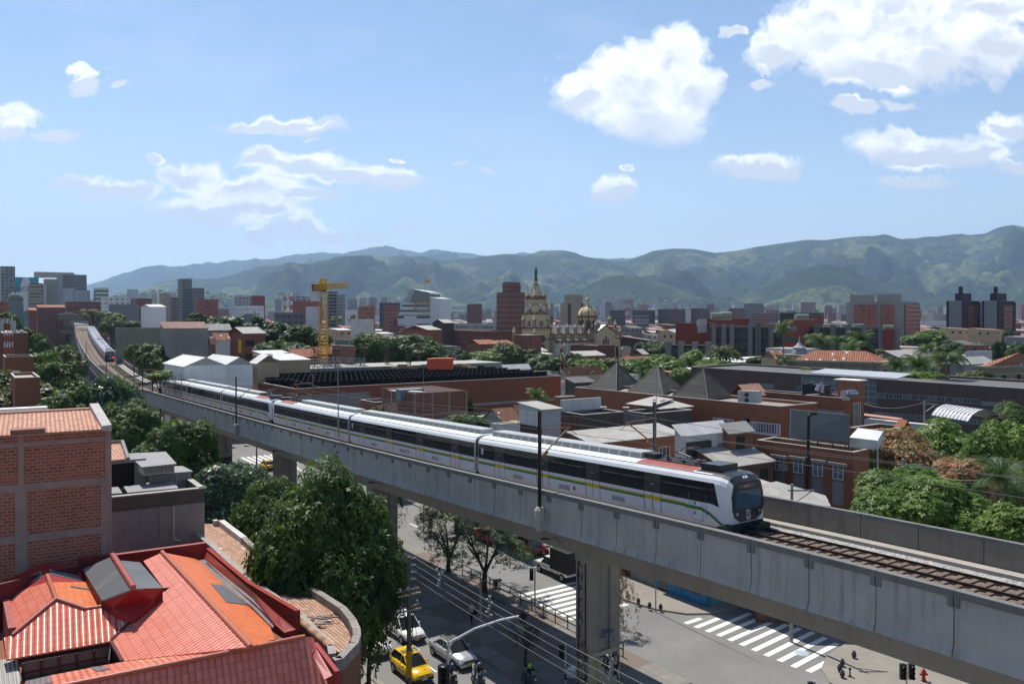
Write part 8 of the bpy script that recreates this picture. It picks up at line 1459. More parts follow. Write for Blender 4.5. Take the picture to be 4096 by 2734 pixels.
def palace(label,xl,xc,xr,yt,Y,xsL,xsR,dl,dr):
 r,C0,Ll,Lr,p=B('palace',label,'building',xl,xc,xr,yt,Y,pal,pal,dl=dl,dr=dr,par=0);nl=Vector((-dl.y,dl.x,0));nl=nl if nl.y<0 else-nl;nr_=Vector((dr.y,-dr.x,0));nr_=nr_ if nr_.y<0 else-nr_
 b=MB();e=.5;q=[C0-dl*e-dr*e,C0+dr*(Lr+e)-dl*e,C0+dr*(Lr+e)+dl*(Ll+e),C0+dl*(Ll+e)-dr*e];b.ext([(v.x,v.y)for v in q],C0 .z+.003,C0 .z+.5);b.ext([(v.x,v.y)for v in[C0-dl*.2-dr*.2,C0+dr*(Lr+.2)-dl*.2,C0+dr*(Lr+.2)+dl*(Ll+.2),C0+dl*(Ll+.2)-dr*.2]],C0 .z-1.3,C0 .z-1.0);b.build('cornice',M('cornice_stone',(.33,.29,.22),(.25,.22,.17)),r)
 q=[v+(cc-v).normalized()*1.5 for cc in[sum(q,Vector((0,0,0)))/4]for v in q];q=[Vector((v.x,v.y,C0 .z+.5))for v in q];m0,m1=(q[0]+q[1])/2,(q[3]+q[2])/2;D=(m1-m0);w2=(q[1]-q[0]).length/2;k=min(.45,w2/D.length);r0,r1=m0+D*k+Z_*2.2,m1-D*k+Z_*2.2;b=MB();b.poly([q[0],q[1],r0]);b.poly([q[1],q[2],r1,r0]);b.poly([q[2],q[3],r1]);b.poly([q[3],q[0],r0,r1]);o=b.build('tile_roof',tl_far,r);[o.data.flip_normals()for _ in(0,)if o.data.polygons[0].normal.z<0]
 for d_,nn,xs_ in((dl,nl,xsL),(dr,nr_,xsR)):
  for x in xs_:
   q0=on(C0,d_,x);w_=1.75 if d_ is dl else 1.3;b=MB();q0=Vector((q0 .x,q0 .y,C0 .z-5.4));b.box(q0-d_*w_/2,d_*w_,nn*.05,Z_*3.7,0);b.cyl(q0+Z_*3.7,q0+Z_*3.7+nn*.05,w_/2,n=16,mi=0);b.build('arch_opening',[M('arch_shade',(.02,.017,.016))],r);b=MB()  # flat dark panel paints the shade inside each arch
   for k in range(10):a0,a1=math.pi*k/10,math.pi*(k+1)/10;R0,R1=w_/2,w_/2+.3;b.poly([q0+Z_*3.7+nn*.1+d_*math.cos(a)*R_+Z_*math.sin(a)*R_ for a,R_ in((a0,R0),(a1,R0),(a1,R1),(a0,R1))])
   for sg in(-1,1):b.box(q0+d_*(sg*(w_/2+.15)-.15),d_*.3,nn*.12,Z_*3.7)
   b.build('arch_trim',pal,r);b=MB();b.box(q0+d_*(w_/2+.55),d_*.8,nn*.04,Z_*3.6);b.build('brick_pier',bk_red,r)
 return r,C0,Ll,Lr
r,C0,Ll,Lr=palace('old stone palace with arched openings, tiled roof and grey cupola','x' and dx_(345),dx_(1122),dx_(1240),ay(972),185,[dx_(x)for x in(515,618,703,793,886,982,1080)],[dx_(x)for x in(1160,1203)],az_(-62),az_(48))
q=PY(dx_(430),ay(905),215);b=MB();b.bc(Vector((q.x,q.y,5)),7.5,7.5,q.z-5,.6);b.bc(Vector((q.x,q.y,q.z)),8.3,8.3,.5,.6);b.build('corner_pavilion',pal,r);b=MB();w_=78/2.1355*215/F;zz=lambda y:PY(0,ay(y),215).z;b.lathe(Vector((q.x,q.y,0)),[(w_,zz(903)),(w_*.93,zz(880)),(w_*.7,zz(835)),(w_*.78,zz(832)),(w_*.45,zz(815)),(w_*.16,zz(790)),(w_*.06,zz(765)),(w_*.09,zz(750)),(.03,zz(740)),(.02,zz(712))],8,0,False);b.build('cupola',tiles('slate',(.26,.27,.30),(.22,.23,.26),.8,.6,.6,.02,.2,.4),r)
palace('second stone arcade with tiled roof cut by the right edge','' or dx_(1995),dx_(2010),4230,ay(1012),150,[],[dx_(x)for x in(2065,2180,2305,2430)],az_(-50),az_(66))
mk=lambda c,w=3.4,h=3.1,ww=.5,wh=.4,b_=None,l=.25:facade('f_'+str(c)+str(w)+str(ww)+str(b_ is not None),c,(.035,.04,.045),w,h,ww,wh,b_,None,l)
wR=brick('bk_farred',(.27,.085,.055),(.22,.07,.045),(.27,.18,.14),6,3,.12,.1);wht=(.62,.62,.61);T=[('stained_cube_building','big square raw concrete building with rusty sheet roof beside the tin sheds','building',641,660,831,1313,190,M('cube_concrete',(.30,.29,.265),(.17,.165,.155),sc=.15,stain=.9,fine=.3),c_rust,'shed'),('beige_wall_building','long low beige grey walled building left of the stained cube','building',461,470,641,1312,245,M('wall_beige',(.24,.22,.17),(.18,.165,.13),sc=.2,stain=.5),c_dark,'flat'),('brick_office','brown brick office with a yellow sign near the park trees','building',911,973,1061,1332,255,bk_red,c_tin,'gable'),('tin_hall','grey tin roofed hall between the stained cube and the brick office','building',815,835,925,1318,262,plast_g,c_tin,'gable'),('white_house','white house with balcony below the grey tin hall','house',840,862,920,1357,235,plast_w,tl_far,'gable'),('brick_house','narrow brick house right beside the stained cube','house',832,845,862,1372,225,bk_old,tl_far,'gable'),('tin_shed','leftmost white gabled tin shed by the viaduct','shed',656,740,900,1463,150,white,c_white,'gableB'),('tin_shed','second white gabled tin shed with a red stripe','shed',800,900,1010,1460,158,white,c_white,'gableB'),('cream_shed','cream gabled shed with painted arch beside the building site','shed',1000,1030,1116,1450,165,plast_c,c_white,'gableB'),('white_roof_hall','wide bright white roofed hall left of the crane','shed',1010,1120,1240,1440,178,plast_c,c_white,'shed'),('brick_house','small brick rooftop house with grey cap by the white sheds','house',1012,1050,1090,1424,172,bk_old,conc_light,'flat'),('tile_house','long brick house with clay roof left of the crane','house',1135,1175,1265,1425,215,bk_red,tl_far,'gable'),('tile_house','clay roofed house directly left of the crane foot','house',1245,1268,1330,1413,225,bk_old,tl_far,'gable'),('brick_block','tall raw brick block right of the crane foot','building',1328,1385,1420,1384,205,bk_old,conc_light,'flat'),('concrete_block','grey unfinished concrete block behind the crane','building',1340,1395,1405,1360,280,plast_g,concrete,'flat'),('white_ruin','weathered white walled block among the houses right of the crane','building',1405,1424,1495,1276,330,plast_w,conc_light,'flat'),('brick_warehouse','brick warehouse with pale sheet roof in front of the sloped white tower','warehouse',1616,1710,1766,1318,370,wR,c_tin,'gable'),('dark_warehouse','dark gabled warehouse to the right of the sloped white tower','warehouse',1730,1775,1815,1290,450,bk_dark,c_tin,'gable'),('grey_office','long grey low office strip left of the brown tower','building',1815,1990,2010,1295,560,mk((.33,.33,.31),2.5,3.2,.7),conc_light,'flat'),('brick_tower','brown brick tower with grey shaft between slope tower and brown tower','tower block',1868,1900,1928,1215,900,mk((.17,.06,.045)),conc_light,'flat'),('brick_block','orange brick block with concrete grid right of the crane','building',1434,1450,1500,1223,620,brick('bk_grid',(.33,.12,.075),(.3,.11,.07),(.4,.3,.25),9,3.2,.3,.1),white,'flat'),('white_box','plain white box building right of the twin grey towers','building',1380,1384,1430,1239,700,M('white_clean',(.6,.62,.64)),conc_light,'flat'),('grey_tower','dark grey tower with white floor bands just right of the crane','tower block',1307,1312,1350,1165,850,mk((.10,.11,.13),5,3.4,.9,.55,(.5,.5,.52)),darkmetal,'flat'),('grey_tower','beige grey tower with windows right of the dark banded one','tower block',1346,1372,1380,1178,840,mk((.30,.29,.26)),darkmetal,'flat'),('white_cube','white stained cube building directly left of the crane','building',1223,1240,1283,1226,560,M('cube_white',(.6,.6,.62),(.4,.4,.42),sc=.08,stain=.8),conc_light,'flat'),('brick_office','wide red brick block with white roof edge left of the crane','building',1163,1170,1290,1205,700,mk((.28,.09,.065),7,4.5,.2,.2),white,'flat'),('grey_complex','grey complex with curved white roof behind the wide brick block','building',1158,1165,1290,1185,800,mk((.33,.34,.34),6,3.5,.6),white,'flat'),('grey_block','low dark grey warehouse left of the white stained cube','warehouse',1096,1105,1223,1250,520,mk((.12,.12,.125),4,4,.6),c_dark,'flat'),('white_hotel','white block with small square windows above the trees','building',917,970,1056,1222,640,mk((.66,.66,.68),3.2,3.6,.35,.32),conc_light,'flat'),('brick_tower','reddish brown block behind the white block with square windows','building',1004,1012,1060,1182,760,mk((.22,.06,.055),6,5,.15,.2),darkmetal,'flat'),('grey_block','grey block with dark top behind the white windowed block','building',937,950,1004,1183,820,mk((.33,.35,.38)),conc_light,'flat'),('brick_block','pinkish brick block right of the tall grey green tower','building',781,790,873,1196,640,mk((.30,.10,.085),40,3.4,.1,.2),conc_light,'flat'),('grey_green_tower','tallest grey green gridded tower of the middle left skyline','tower block',712,730,768,1114,900,mk((.15,.165,.155),2.2,3.2,.5,.5),darkmetal,'flat'),('grey_green_tower','shorter wing of the grey green gridded tower','tower block',766,772,818,1151,890,mk((.15,.165,.155),2.2,3.2,.5,.5),darkmetal,'flat'),('beige_stepped_tower','stepped beige tower left of the grey green tower','tower block',638,660,680,1172,860,mk((.33,.27,.2),9,3.2,.25),conc_light,'flat'),('brown_block','brown block joined to the stepped beige tower','building',676,690,712,1188,880,mk((.22,.15,.12)),conc_light,'flat'),('white_gable_hall','white gabled hall below the stepped beige tower','building',564,600,664,1226,620,white,c_white,'gable'),('brick_block','deep red brick block below the pale blue cube','building',523,548,609,1193,720,mk((.24,.075,.06)),conc_light,'flat'),('pale_cube','pale blue grey cube on the skyline before the wooded hill','building',509,512,553,1156,1100,M('pale_cube',(.45,.48,.54)),conc_light,'flat'),('glass_office','white office with green glass bands left of the wooded hill','building',375,384,435,1151,900,mk((.50,.53,.52),30,4.2,1,.45),conc_light,'flat'),('white_terraces','long stepped white building below the glass office','building',404,420,520,1188,820,mk(wht,5,4,.4,.3),conc_light,'flat'),('grey_warehouse','long blank grey warehouse right of the station','warehouse',434,440,556,1217,560,M('ware_grey',(.20,.21,.22),(.17,.175,.18),stain=.3),conc_light,'flat'),('brick_warehouse','wide dark brick building directly above the station roof','warehouse',260,268,404,1206,640,mk((.17,.065,.055),20,5,.0,.0,(.2,.13,.12)),conc_light,'flat'),('grey_cube','light grey blank cube above the wide dark brick building','building',292,300,361,1160,900,M('cube_grey',(.33,.345,.38)),conc_light,'flat'),('blue_grey_cube','blue grey plain tower in front of the big grey office slab','building',251,258,298,1153,950,M('cube_bluegrey',(.38,.42,.50)),conc_light,'flat'),('grey_slab_office','big grey office slab with white roof edge on the far left skyline','tower block',228,250,348,1097,1050,mk((.19,.19,.2),3,3.6,.7,.45),white,'flat'),('beige_office','beige office tower with stepped top beside the grey slab','tower block',175,180,235,1115,900,mk((.30,.27,.24),50,4,.1,.2),conc_light,'flat'),('white_strip_tower','narrow white stripe tower between two beige office blocks','tower block',170,172,187,1137,890,M('strip_white',(.5,.53,.56)),conc_light,'flat'),('beige_office','beige office block with dark ribbon windows in front of the oval wall','tower block',112,120,172,1132,880,mk((.32,.27,.2),40,3.6,1,.5),conc_light,'flat'),('teal_tower','teal walled tower with a big white oval sign','tower block',62,64,156,1108,1150,M('teal_wall',(.02,.25,.32)),conc_light,'flat'),('ribbed_tower','tall grey ribbed office tower at the far left edge','tower block',-40,3,62,1064,900,mk((.26,.25,.24),4,3.6,.6,.5,(.2,.19,.19)),darkmetal,'flat'),('orange_brick_block','orange brick building at the left edge beside the green dome','building',-40,-5,36,1206,420,mk((.30,.11,.07),5,3.4,.25,.25),white,'flat'),('brick_house','brick house with tiled roof between the dome and the station','house',108,115,145,1240,560,wR,tl_far,'gable'),('brick_row','long row of dark brick houses behind the station','building',145,150,260,1228,600,mk((.17,.07,.055),5,3,.2,.3),tl_far,'gable'),('graffiti_house','brick house with graffiti wall at the left edge behind the mast','house',-60,-10,112,1332,190,brick('bk_graf',(.22,.085,.06),(.16,.07,.055),(.13,.1,.09),.6,.2,.02,.6),conc_light,'flat'),('terrace_house','brick house with open roof terrace beside the avenue trees','house',10,20,134,1428,150,bk_red,conc_light,'flat'),('terrace_house','lower brick house with sloping terrace wall left of the avenue trees','house',40,60,158,1512,118,bk_red,M('terrace_pink',(.42,.33,.29)),'flat'),('white_roof_room','small white roof room above the graffiti house','house',46,52,92,1321,215,white,conc_light,'flat'),('curved_front_block','dark glass block with raised frame left of the sloped white tower','building',1518,1530,1600,1210,800,mk((.06,.08,.085),6,5,.8,.7),darkmetal,'flat'),('brick_block','brown brick block in front of the dark glass block','building',1535,1545,1600,1222,720,mk((.26,.10,.075)),conc_light,'flat'),('brick_block','lower brick wing left of the sloped white tower','building',1546,1556,1596,1246,650,mk((.30,.12,.09)),conc_light,'flat'),('slanted_office','dark wedge shaped office block right of the dome','building',2441,2500,2502,1240,900,mk((.085,.07,.075),60,3.4,1,.4),darkmetal,'flat'),('grey_office','grey office block with ribbon windows right of the wedge block','building',2535,2540,2595,1262,800,mk((.25,.25,.24),50,3.6,1,.45),conc_light,'flat'),('brown_tower','dark brown tower behind the grey ribbon office','tower block',2530,2545,2620,1240,1000,mk((.13,.085,.085)),darkmetal,'flat'),('brown_tower','wide pair of brown towers left of the slim white tower','tower block',2632,2690,2741,1235,1000,mk((.15,.10,.10)),darkmetal,'flat'),('white_tower','slim white apartment tower between brown towers','tower block',2741,2745,2764,1236,1100,mk((.55,.57,.6),3,3,.4),white,'flat'),('brown_tower','brown tower right of the slim white tower','tower block',2764,2800,2838,1233,1000,mk((.15,.10,.10)),darkmetal,'flat'),('grey_twin_tower','tall grey tower group right of the red brick blocks','tower block',2976,2996,3054,1213,1100,mk((.19,.19,.2)),darkmetal,'flat'),('brown_tower','brown apartment tower left of the tall grey group','tower block',2915,2935,2979,1232,1000,mk((.16,.10,.10)),darkmetal,'flat'),('pink_brick_block','wide pinkish brick apartments in front of the grey group','tower block',3008,3020,3112,1253,900,mk((.22,.12,.11)),conc_light,'flat'),('pink_tower','distant pink apartment tower above the green offices','tower block',3203,3215,3262,1207,1500,mk((.32,.2,.2)),conc_light,'flat'),('white_city_block','wide white apartment cluster between slab and twin towers','building',3678,3700,3785,1282,1100,mk((.62,.62,.62),4,3,.4,.3),white,'flat'),('white_block','white block with brown front and two dark windows right of the palms','building',3863,3898,3970,1406,255,M('blk_white',(.55,.55,.56),(.4,.4,.42),stain=.5),conc_light,'flat'),('grey_roof_hall','low grey roofed hall between palace and palms','building',3540,3600,3760,1430,225,plast_g,c_tin,'shed'),('grey_roof_hall','second low grey roofed hall left of the right arcade','building',3800,3850,3985,1458,190,plast_g,c_tin,'shed'),('tan_gable_house','tan gabled house left of the palace cupola','house',3046,3105,3150,1432,215,plast_c,tl_far,'gable'),('brick_house','low brick hall with rusty roof right of the church','house',2480,2590,2610,1360,420,bk_dark,c_rust,'shed'),('tin_house','small brick house with pale tin roof behind the park trees','house',2520,2570,2595,1415,330,bk_old,c_tin,'gable'),('tile_house','long orange tiled roof in front of the church annex','house',2490,2510,2680,1447,300,bk_old,tl_far,'shed')]
HB={}
for nm,lab,cat,xl,xc,xr,yt,Y,wm,rm,rt in T:
 q=B(nm,lab,cat,xl,xc,xr,yt,Y,wm,rm,rt=rt,rh=1.8 if Y>200 else 1.5,par=.5 if Y<700 else 1,dl=az_(-38)if xc>400 else az_(-34));HB[lab[:24]]=q
r,C0,Ll,Lr,p=HB['brown brick office with '];q=C0+A_*Ll*.1-Z_*2;b=MB();b.box(Vector((q.x,q.y,q.z-4.2))+Vector((-.1,-.05,0)),A_*Ll*.7,Vector((-.1,-.07,0)),Z_*4.2);b.build('sign_board',M('sign_yellow',(.65,.36,.015)),r);m_=C0+A_*Ll*.45;text('Bosuper',1.5,Vector((m_.x-.25,m_.y-.2,C0 .z-3.6)),-A_,(0,0,1),black,r,'sign_text')
for j in range(2):
 for i in range(2):win(r,C0+B_*(Lr*(.3+.0*i))-Z_*(4.+4.2*j),B_,Lr*.4,1.8,(black,glass),'bare')
b=MB();b.box(Vector((q.x,q.y,q.z-9.))+Vector((-.1,-.05,0)),A_*Ll*.7,Vector((-.1,-.07,0)),Z_*4.2);b.build('large_window',glass,r)
r,C0,Ll,Lr,p=HB['teal walled tower with a'];q=C0+az_(54)*0;c_=PY(103,1185,C0 .y-2);b=MB();pts=[(c_+Vector((math.cos(a)*8.*1.,0,math.sin(a)*23+4))if math.sin(a)>0 else c_+Vector((math.copysign(8,math.cos(a)),0,-18 if abs(math.cos(a))<.99 else 4)))for a in[math.pi*k/12 for k in range(13)]];pts+=[c_+Vector((-8,0,-20)),c_+Vector((8,0,-20))];bb=[v+Vector((0,.6,0))for v in pts];n_=len(pts);b.mesh(pts+bb,[tuple(range(n_)),tuple(range(n_,2*n_))[::-1]]+[(k,(k+1)%n_,n_+(k+1)%n_,n_+k)for k in range(n_)]);b.build('oval_sign',M('sign_white',(.62,.60,.60)),r);text('HOLLYW',9,c_+Vector((7,-.5,10)),(1,0,0),(0,0,1),M('sign_dark',(.04,.06,.08)),r,'sign_text')
b=MB();b.box(C0+B_*22+Z_*.1,B_*50,A_*6,Z_*8);b.build('roof_block',conc_light,r)
wt=M('tower_white',(.62,.63,.64),(.55,.56,.57),sc=.05);Yw=650.;X=lambda x,y:PY(1500+x/2.686,1100+y/2.686,Yw)
root=thing('sloped_tower','white office tower with slanted glass side and yellow square frame','tower block',tuple(Vector((X(430,0).x,Yw,0))));dp=Vector((6,22,0))
def pr(pts,name,mt,dy=dp,off=0):b=MB();a=[X(*q)+Vector((0,off,0))for q in pts];e=[v+dy for v in a];n_=len(a);b.mesh(a+e,[tuple(range(n_))[::-1],tuple(range(n_,2*n_))]+[(k,(k+1)%n_,n_+(k+1)%n_,n_+k)for k in range(n_)]);return b.build(name,mt,root)
pr([(245,530),(245,440),(375,155),(415,152),(590,185),(590,530)],'tower_body',facade('white_bands',(.62,.63,.64),(.05,.06,.07),400,4.,1,.42,None,None,0));pr([(590,545),(590,235),(682,250),(682,545)],'white_wing',wt,Vector((8,26,0)))
pr([(372,293),(432,175),(585,185),(583,292)],'dark_glass',glassm('tower_glass',(.04,.06,.07),.2),Vector((0,.5,0)),-1.0);pr([(308,293),(378,158),(430,158),(372,293)],'sloped_glass',glassm('slope_glass',(.14,.17,.20),.2),Vector((0,.5,0)),-1.0)
fy=M('frame_yellow',(.42,.24,.05));pr([(432,285),(584,285),(584,297),(432,297)],'yellow_frame',fy,Vector((0,1,0)),-2.2);pr([(432,378),(584,378),(584,390),(432,390)],'yellow_frame',fy,Vector((0,1,0)),-2.2);pr([(432,297),(446,297),(446,378),(432,378)],'yellow_frame',fy,Vector((0,1,0)),-2.2);pr([(571,297),(584,297),(584,378),(571,378)],'yellow_frame',fy,Vector((0,1,0)),-2.2);pr([(245,545),(245,435),(590,435),(590,545)],'white_base',mk((.6,.61,.62),20,6,.5,.3),Vector((6,22,0)),-1.5)
q=X(540,180);b=MB();b.cyl(q,q+Z_*10,.25,n=5);b.box(q+Z_*7.,(4,0,0),(0,.2,0),(0,0,2.6),1);b.build('flag',[steel,M('flag_yellow',(.6,.4,.03))],root)
cy_=M('crane_yellow',(.60,.33,.01),(.52,.28,.01),sc=1,rough=.5);q=PY(bx(627),1461,205);zt=PY(0,ay(345),205).z;root=thing('tower_crane','yellow tower crane standing on the building site','crane',(q.x,205,0));bs=Vector((q.x,205,0))
def lattice(a,e,w_,name,n_,r=.09,up=Z_,tri=False):
 b=MB();d=(e-a).normalized();s1=d.cross(Vector((0,1,0)));s1=s1 .normalized()if s1 .length>.1 else Vector((1,0,0));s2=d.cross(s1).normalized();cs=[s1*w_/2*i+s2*w_/2*j for i,j in((-1,-1),(1,-1),(1,1),(-1,1))];L_=(e-a).length
 for c_ in cs:b.cyl(a+c_,e+c_,r,n=4)
 for k in range(n_):
  for i in range(4):p_=a+d*L_*k/n_;q_=a+d*L_*(k+1)/n_;b.cyl(p_+cs[i],q_+cs[(i+1)%4],r*.6,n=3,cap=False);b.cyl(p_+cs[i],p_+cs[(i+1)%4],r*.6,n=3,cap=False)
 return b.build(name,cy_,root)
lattice(bs,Vector((q.x,205,zt)),1.9,'mast',34,.1);jz=zt+1.;jr=PY(bx(835),ay(345),195);lattice(Vector((q.x,205,jz)),Vector((jr.x,195,jz)),1.3,'jib',16,.08);jl=PY(bx(540),ay(345),209);lattice(Vector((q.x,205,jz)),Vector((jl.x,209,jz)),1.3,'counter_jib',6,.12);tp=PY(bx(632),ay(240),205);lattice(Vector((q.x,205,jz)),tp,1.2,'tower_head',6,.12)
b=MB();b.tube([tp,Vector(((q.x+jr.x)/2,200,jz+.6))],.06,4);b.tube([tp,Vector((jl.x+1,208,jz+.6))],.06,4);b.build('tie_cable',darkmetal,root);b=MB();b.box((jl.x,207.5,jz-1.4),(3.4,0,0),(0,2,0),(0,0,2.2));b.build('counterweight',M('counterweight',(.10,.09,.08)),root);b=MB();b.box((q.x-2.6,202,zt-2.6),(2.2,0,0),(0,2,0),(0,0,2.4));b.build('cab',[M('cab_white',(.5,.5,.5))],root)
sl_=bld('site_slab','pale concrete floor slab of the building site behind the warehouse','building site',1040,1130,2010,1478,185,plast_g,conc_light,dl=az_(-37),dr=az_(60),par=0);C0=sl_[1]
for i,(x,Y,y0)in enumerate(((1148,190,1400),(1075,185,1420),(1258,195,1390),(1350,192,1375),(1450,200,1370),(1548,205,1368),(1635,200,1365),(1770,212,1360),(1525,225,1378),(1680,225,1372))):
 q=PY(x,1470,Y);zt=PY(x,y0,Y).z;b=MB();g_=random.Random(i)
 for k in range(10):dx,dy=g_.uniform(-.7,.7),g_.uniform(-.7,.7);b.cyl((q.x+dx,Y+dy,C0 .z),(q.x+dx*1.1,Y+dy,zt-g_.random()*1.5),.045,n=3)
 for k in range(5):b.box((q.x-.7,Y-.7,C0 .z+.8+k*.9),(1.4,0,0),(0,1.4,0),(0,0,.05))
 o=b.build('rebar_column',M('rebar',(.10,.06,.04),(.06,.045,.035)));tag(o,'%s cage of upright reinforcing bars from the left on the building site'%['third','leftmost','fourth','fifth','sixth','seventh','ninth','tenth','eighth','last'][i],'rebar cage','rebar cages on the building site')
for i,(x,w_,Y,y0)in enumerate(((1250,90,186,1435),(1330,80,184,1430),(1420,70,188,1432),(700,110,152,1500))):
 q=PY(x,1470,Y);zt=PY(x,y0,Y).z;W_=w_*Y/F;b=MB();zb_=C0 .z if i<3 else 6
 for k in range(5):
  X_=q.x-W_/2+W_*k/4;b.cyl((X_,Y,zb_),(X_,Y,zt),.06,n=4);b.cyl((X_,Y+2,zb_),(X_,Y+2,zt),.06,n=4)
  if k<4:
   b.cyl((X_,Y,zb_),(X_+W_/4,Y,zt),.05,n=3);b.cyl((X_+W_/4,Y,zb_),(X_,Y,zt),.05,n=3)
 for z_ in(.35,.7,1.):b.cyl((q.x-W_/2,Y,zb_+(zt-zb_)*z_),(q.x+W_/2,Y,zb_+(zt-zb_)*z_),.05,n=3)
 o=b.build('scaffold',M('scaffold_steel',(.35,.37,.38),metal=.3));tag(o,'scaffold frame %s'%['left of the crane foot','right of the crane foot','right of the second rebar cages','behind the tail of the white train'][i],'scaffold')
a=PY(1727,1476,182);b=MB();b.box(a,(4.6,0,0),(0,2.5,0),(0,0,2.4));b.box(a+Vector((-1,-.2,0)),(1.8,0,0),(0,2,0),(0,0,2.3));o=b.build('orange_tarpaulin',M('tarp_orange',(.75,.10,.04),rough=.6));tag(o,'bright orange tarpaulin enclosure on the building site','tarpaulin')
g_=random.Random(4);OT='first second third fourth fifth sixth seventh eighth ninth tenth eleventh last'.split()
for i in range(12):x=1560+i*28+g_.random()*15;Y=186+g_.random()*14;q=PY(x,1470,Y);b=MB();b.box((q.x,Y,C0 .z),(g_.uniform(1,2.4),0,0),(0,1,0),(0,0,g_.uniform(.3,.9)));o=b.build('timber_stack',M('timber',(.30,.22,.12)));tag(o,'low stack of shuttering timber on the site slab, %s counted from the left'%OT[i],'timber stack','timber stacks on the slab')
def mast(label,x,yt,Y,r,zb_=0,bands=1):
 q=PY(x,yt,Y);root=thing('antenna_mast',label,'mast',(q.x,Y,zb_));b=MB();n_=12;L_=q.z-zb_
 for k in range(n_):
  for i,j in((-1,-1),(1,-1),(1,1),(-1,1)):b.cyl((q.x+i*r,Y+j*r,zb_+L_*k/n_),(q.x+i*r,Y+j*r,zb_+L_*(k+1)/n_),r*.16,n=4,mi=k%2 if bands else 0)
  for(i,j),(i2,j2)in(((-1,-1),(1,-1)),((1,-1),(1,1)),((-1,1),(-1,-1))):b.cyl((q.x+i*r,Y+j*r,zb_+L_*k/n_),(q.x+i2*r,Y+j2*r,zb_+L_*(k+1)/n_),r*.1,n=3,mi=k%2 if bands else 0)
 b.build('lattice',[M('mast_red',(.38,.05,.03)),M('mast_white',(.55,.55,.55))],root)
 for i,(dx,dz)in enumerate(((-2.2,.5),(-1.4,.2),(1.4,.2),(2.2,.5))):b=MB();b.box((q.x+dx*r*1.3,Y-r*1.5,q.z-2.6-dz),(r*.7,0,0),(0,r*.5,0),(0,0,2.6));b.build('antenna_panel',M('panel_antenna',(.40,.42,.43)),root)
 return root
mast('rusty phone mast with white antenna panels at the left edge',33,1272,175,.55,8.);mast('phone mast with grey antenna panels in front of the church nave',2250,1368,195,.5);mast('slim red and white mast right of the church',2507,1215,560,.8);mast('squat red and white lattice mast left of the crane',1152,1168,640,2.6)
q=PY(62,1168,620);root=thing('church_dome','dark green ribbed dome with lantern on the far left','dome',(q.x,620,0));zz=lambda y:PY(0,y,620).z;w_=28*620/F;b=MB();b.lathe((q.x,620,0),[(w_*1.05,10),(w_*1.05,zz(1200)),(w_*.95,zz(1198))]+[(w_*math.cos(a),zz(1198)+(zz(1168)-zz(1198))*math.sin(a))for a in[math.pi/2*k/7 for k in range(7)]]+[(w_*.2,zz(1167)),(w_*.2,zz(1158)),(w_*.05,zz(1152)),(0,zz(1146))],16,0,True);b.build('dome_shell',M('dome_green',(.10,.125,.115),(.2,.2,.16),sc=.2,stain=.5),root)
b=MB();b.box(PY(975,1400,285)-Z_*0,(2.6,0,0),(0,2,0),(0,0,PY(0,1256,285).z-PY(0,1400,285).z));o=b.build('chimney',plast_g);tag(o,'square grey concrete chimney standing among the park trees','chimney')
sr=thing('metro_station','concrete metro station with vaulted roof straddling the viaduct','station',tuple(VP(480,4.3,-12)));cst=M('station_concrete',(.19,.175,.15),(.14,.13,.11),stain=.4)
b=MB();sweep(b,[(-7,-.6),(16,-.6),(16,-2.2),(10,-3.4),(-1,-3.4),(-7,-2.2)],455,560,8);b.build('platform_deck',cst,sr)
for t_,sg in((-3.4,1),(12,1)):
 for k in range(9):s=458+k*11.5;b=MB();pts=[(t_+3.9*math.cos(a),4.6+2.2*math.sin(a))for a in[math.pi*j/8 for j in range(9)]];pp=pts+[(x_*1-(x_-t_)*.04,z_-.3)for x_,z_ in pts[::-1]];sweep(b,pp,s,s+9.5,9.5);b.build('roof_vault',[M('vault_copper',(.24,.13,.09),(.17,.1,.08),sc=.3)],sr)
 for k in range(10):s=456.5+k*11.5;b=MB();sweep(b,[(t_-4.2,4.2),(t_+4.2,4.2),(t_+4.0,7.0),(t_,7.6),(t_-4.0,7.0)],s,s+1.3,1.3);b.build('roof_rib',cst,sr);b=MB();sweep(b,[(t_-.5,-.6),(t_+.5,-.6),(t_+.5,4.3),(t_-.5,4.3)],s,s+1.2,1.2);b.build('roof_column',cst,sr)
b=MB();sweep(b,[(-7.6,4.6),(16.4,4.6),(16.4,7.2),(-7.6,7.2)],451,453.5,3);b.build('portal_beam',cst,sr);b=MB();sweep(b,[(-7,-.6),(-6.8,-.6),(-6.8,.9),(-7,.9)],455,560,8);b.build('platform_wall',cst,sr)
for s in(460,490,520,550):
 b=MB();c_=G(s,4.3);b.box(c_+Vector((-6,-1,0)),(12,0,0),(0,2,0),(0,0,PR[540]-3.2));b.build('station_pier',cst,sr)
vb=thing('far_viaduct','far end of the viaduct curving on beyond the station','viaduct',tuple(VP(600,4,-8)));b=MB();sweep(b,[(-.1,1.9),(.2,1.9),(.2,-.1),(8.4,-.1),(8.4,1.9),(8.6,1.9),(8.6,-2.6),(-.1,-1.0)],560,860,8);b.build('deck',cst,vb)
for s in range(575,860,35):b=MB();c_=G(s,4.3);b.box(c_+Vector((-1.5,-1,0)),(3,0,0),(0,2,0),(0,0,PR[600]-2.5));b.build('pier',cst,vb)
tk='trees of the city park and gardens'
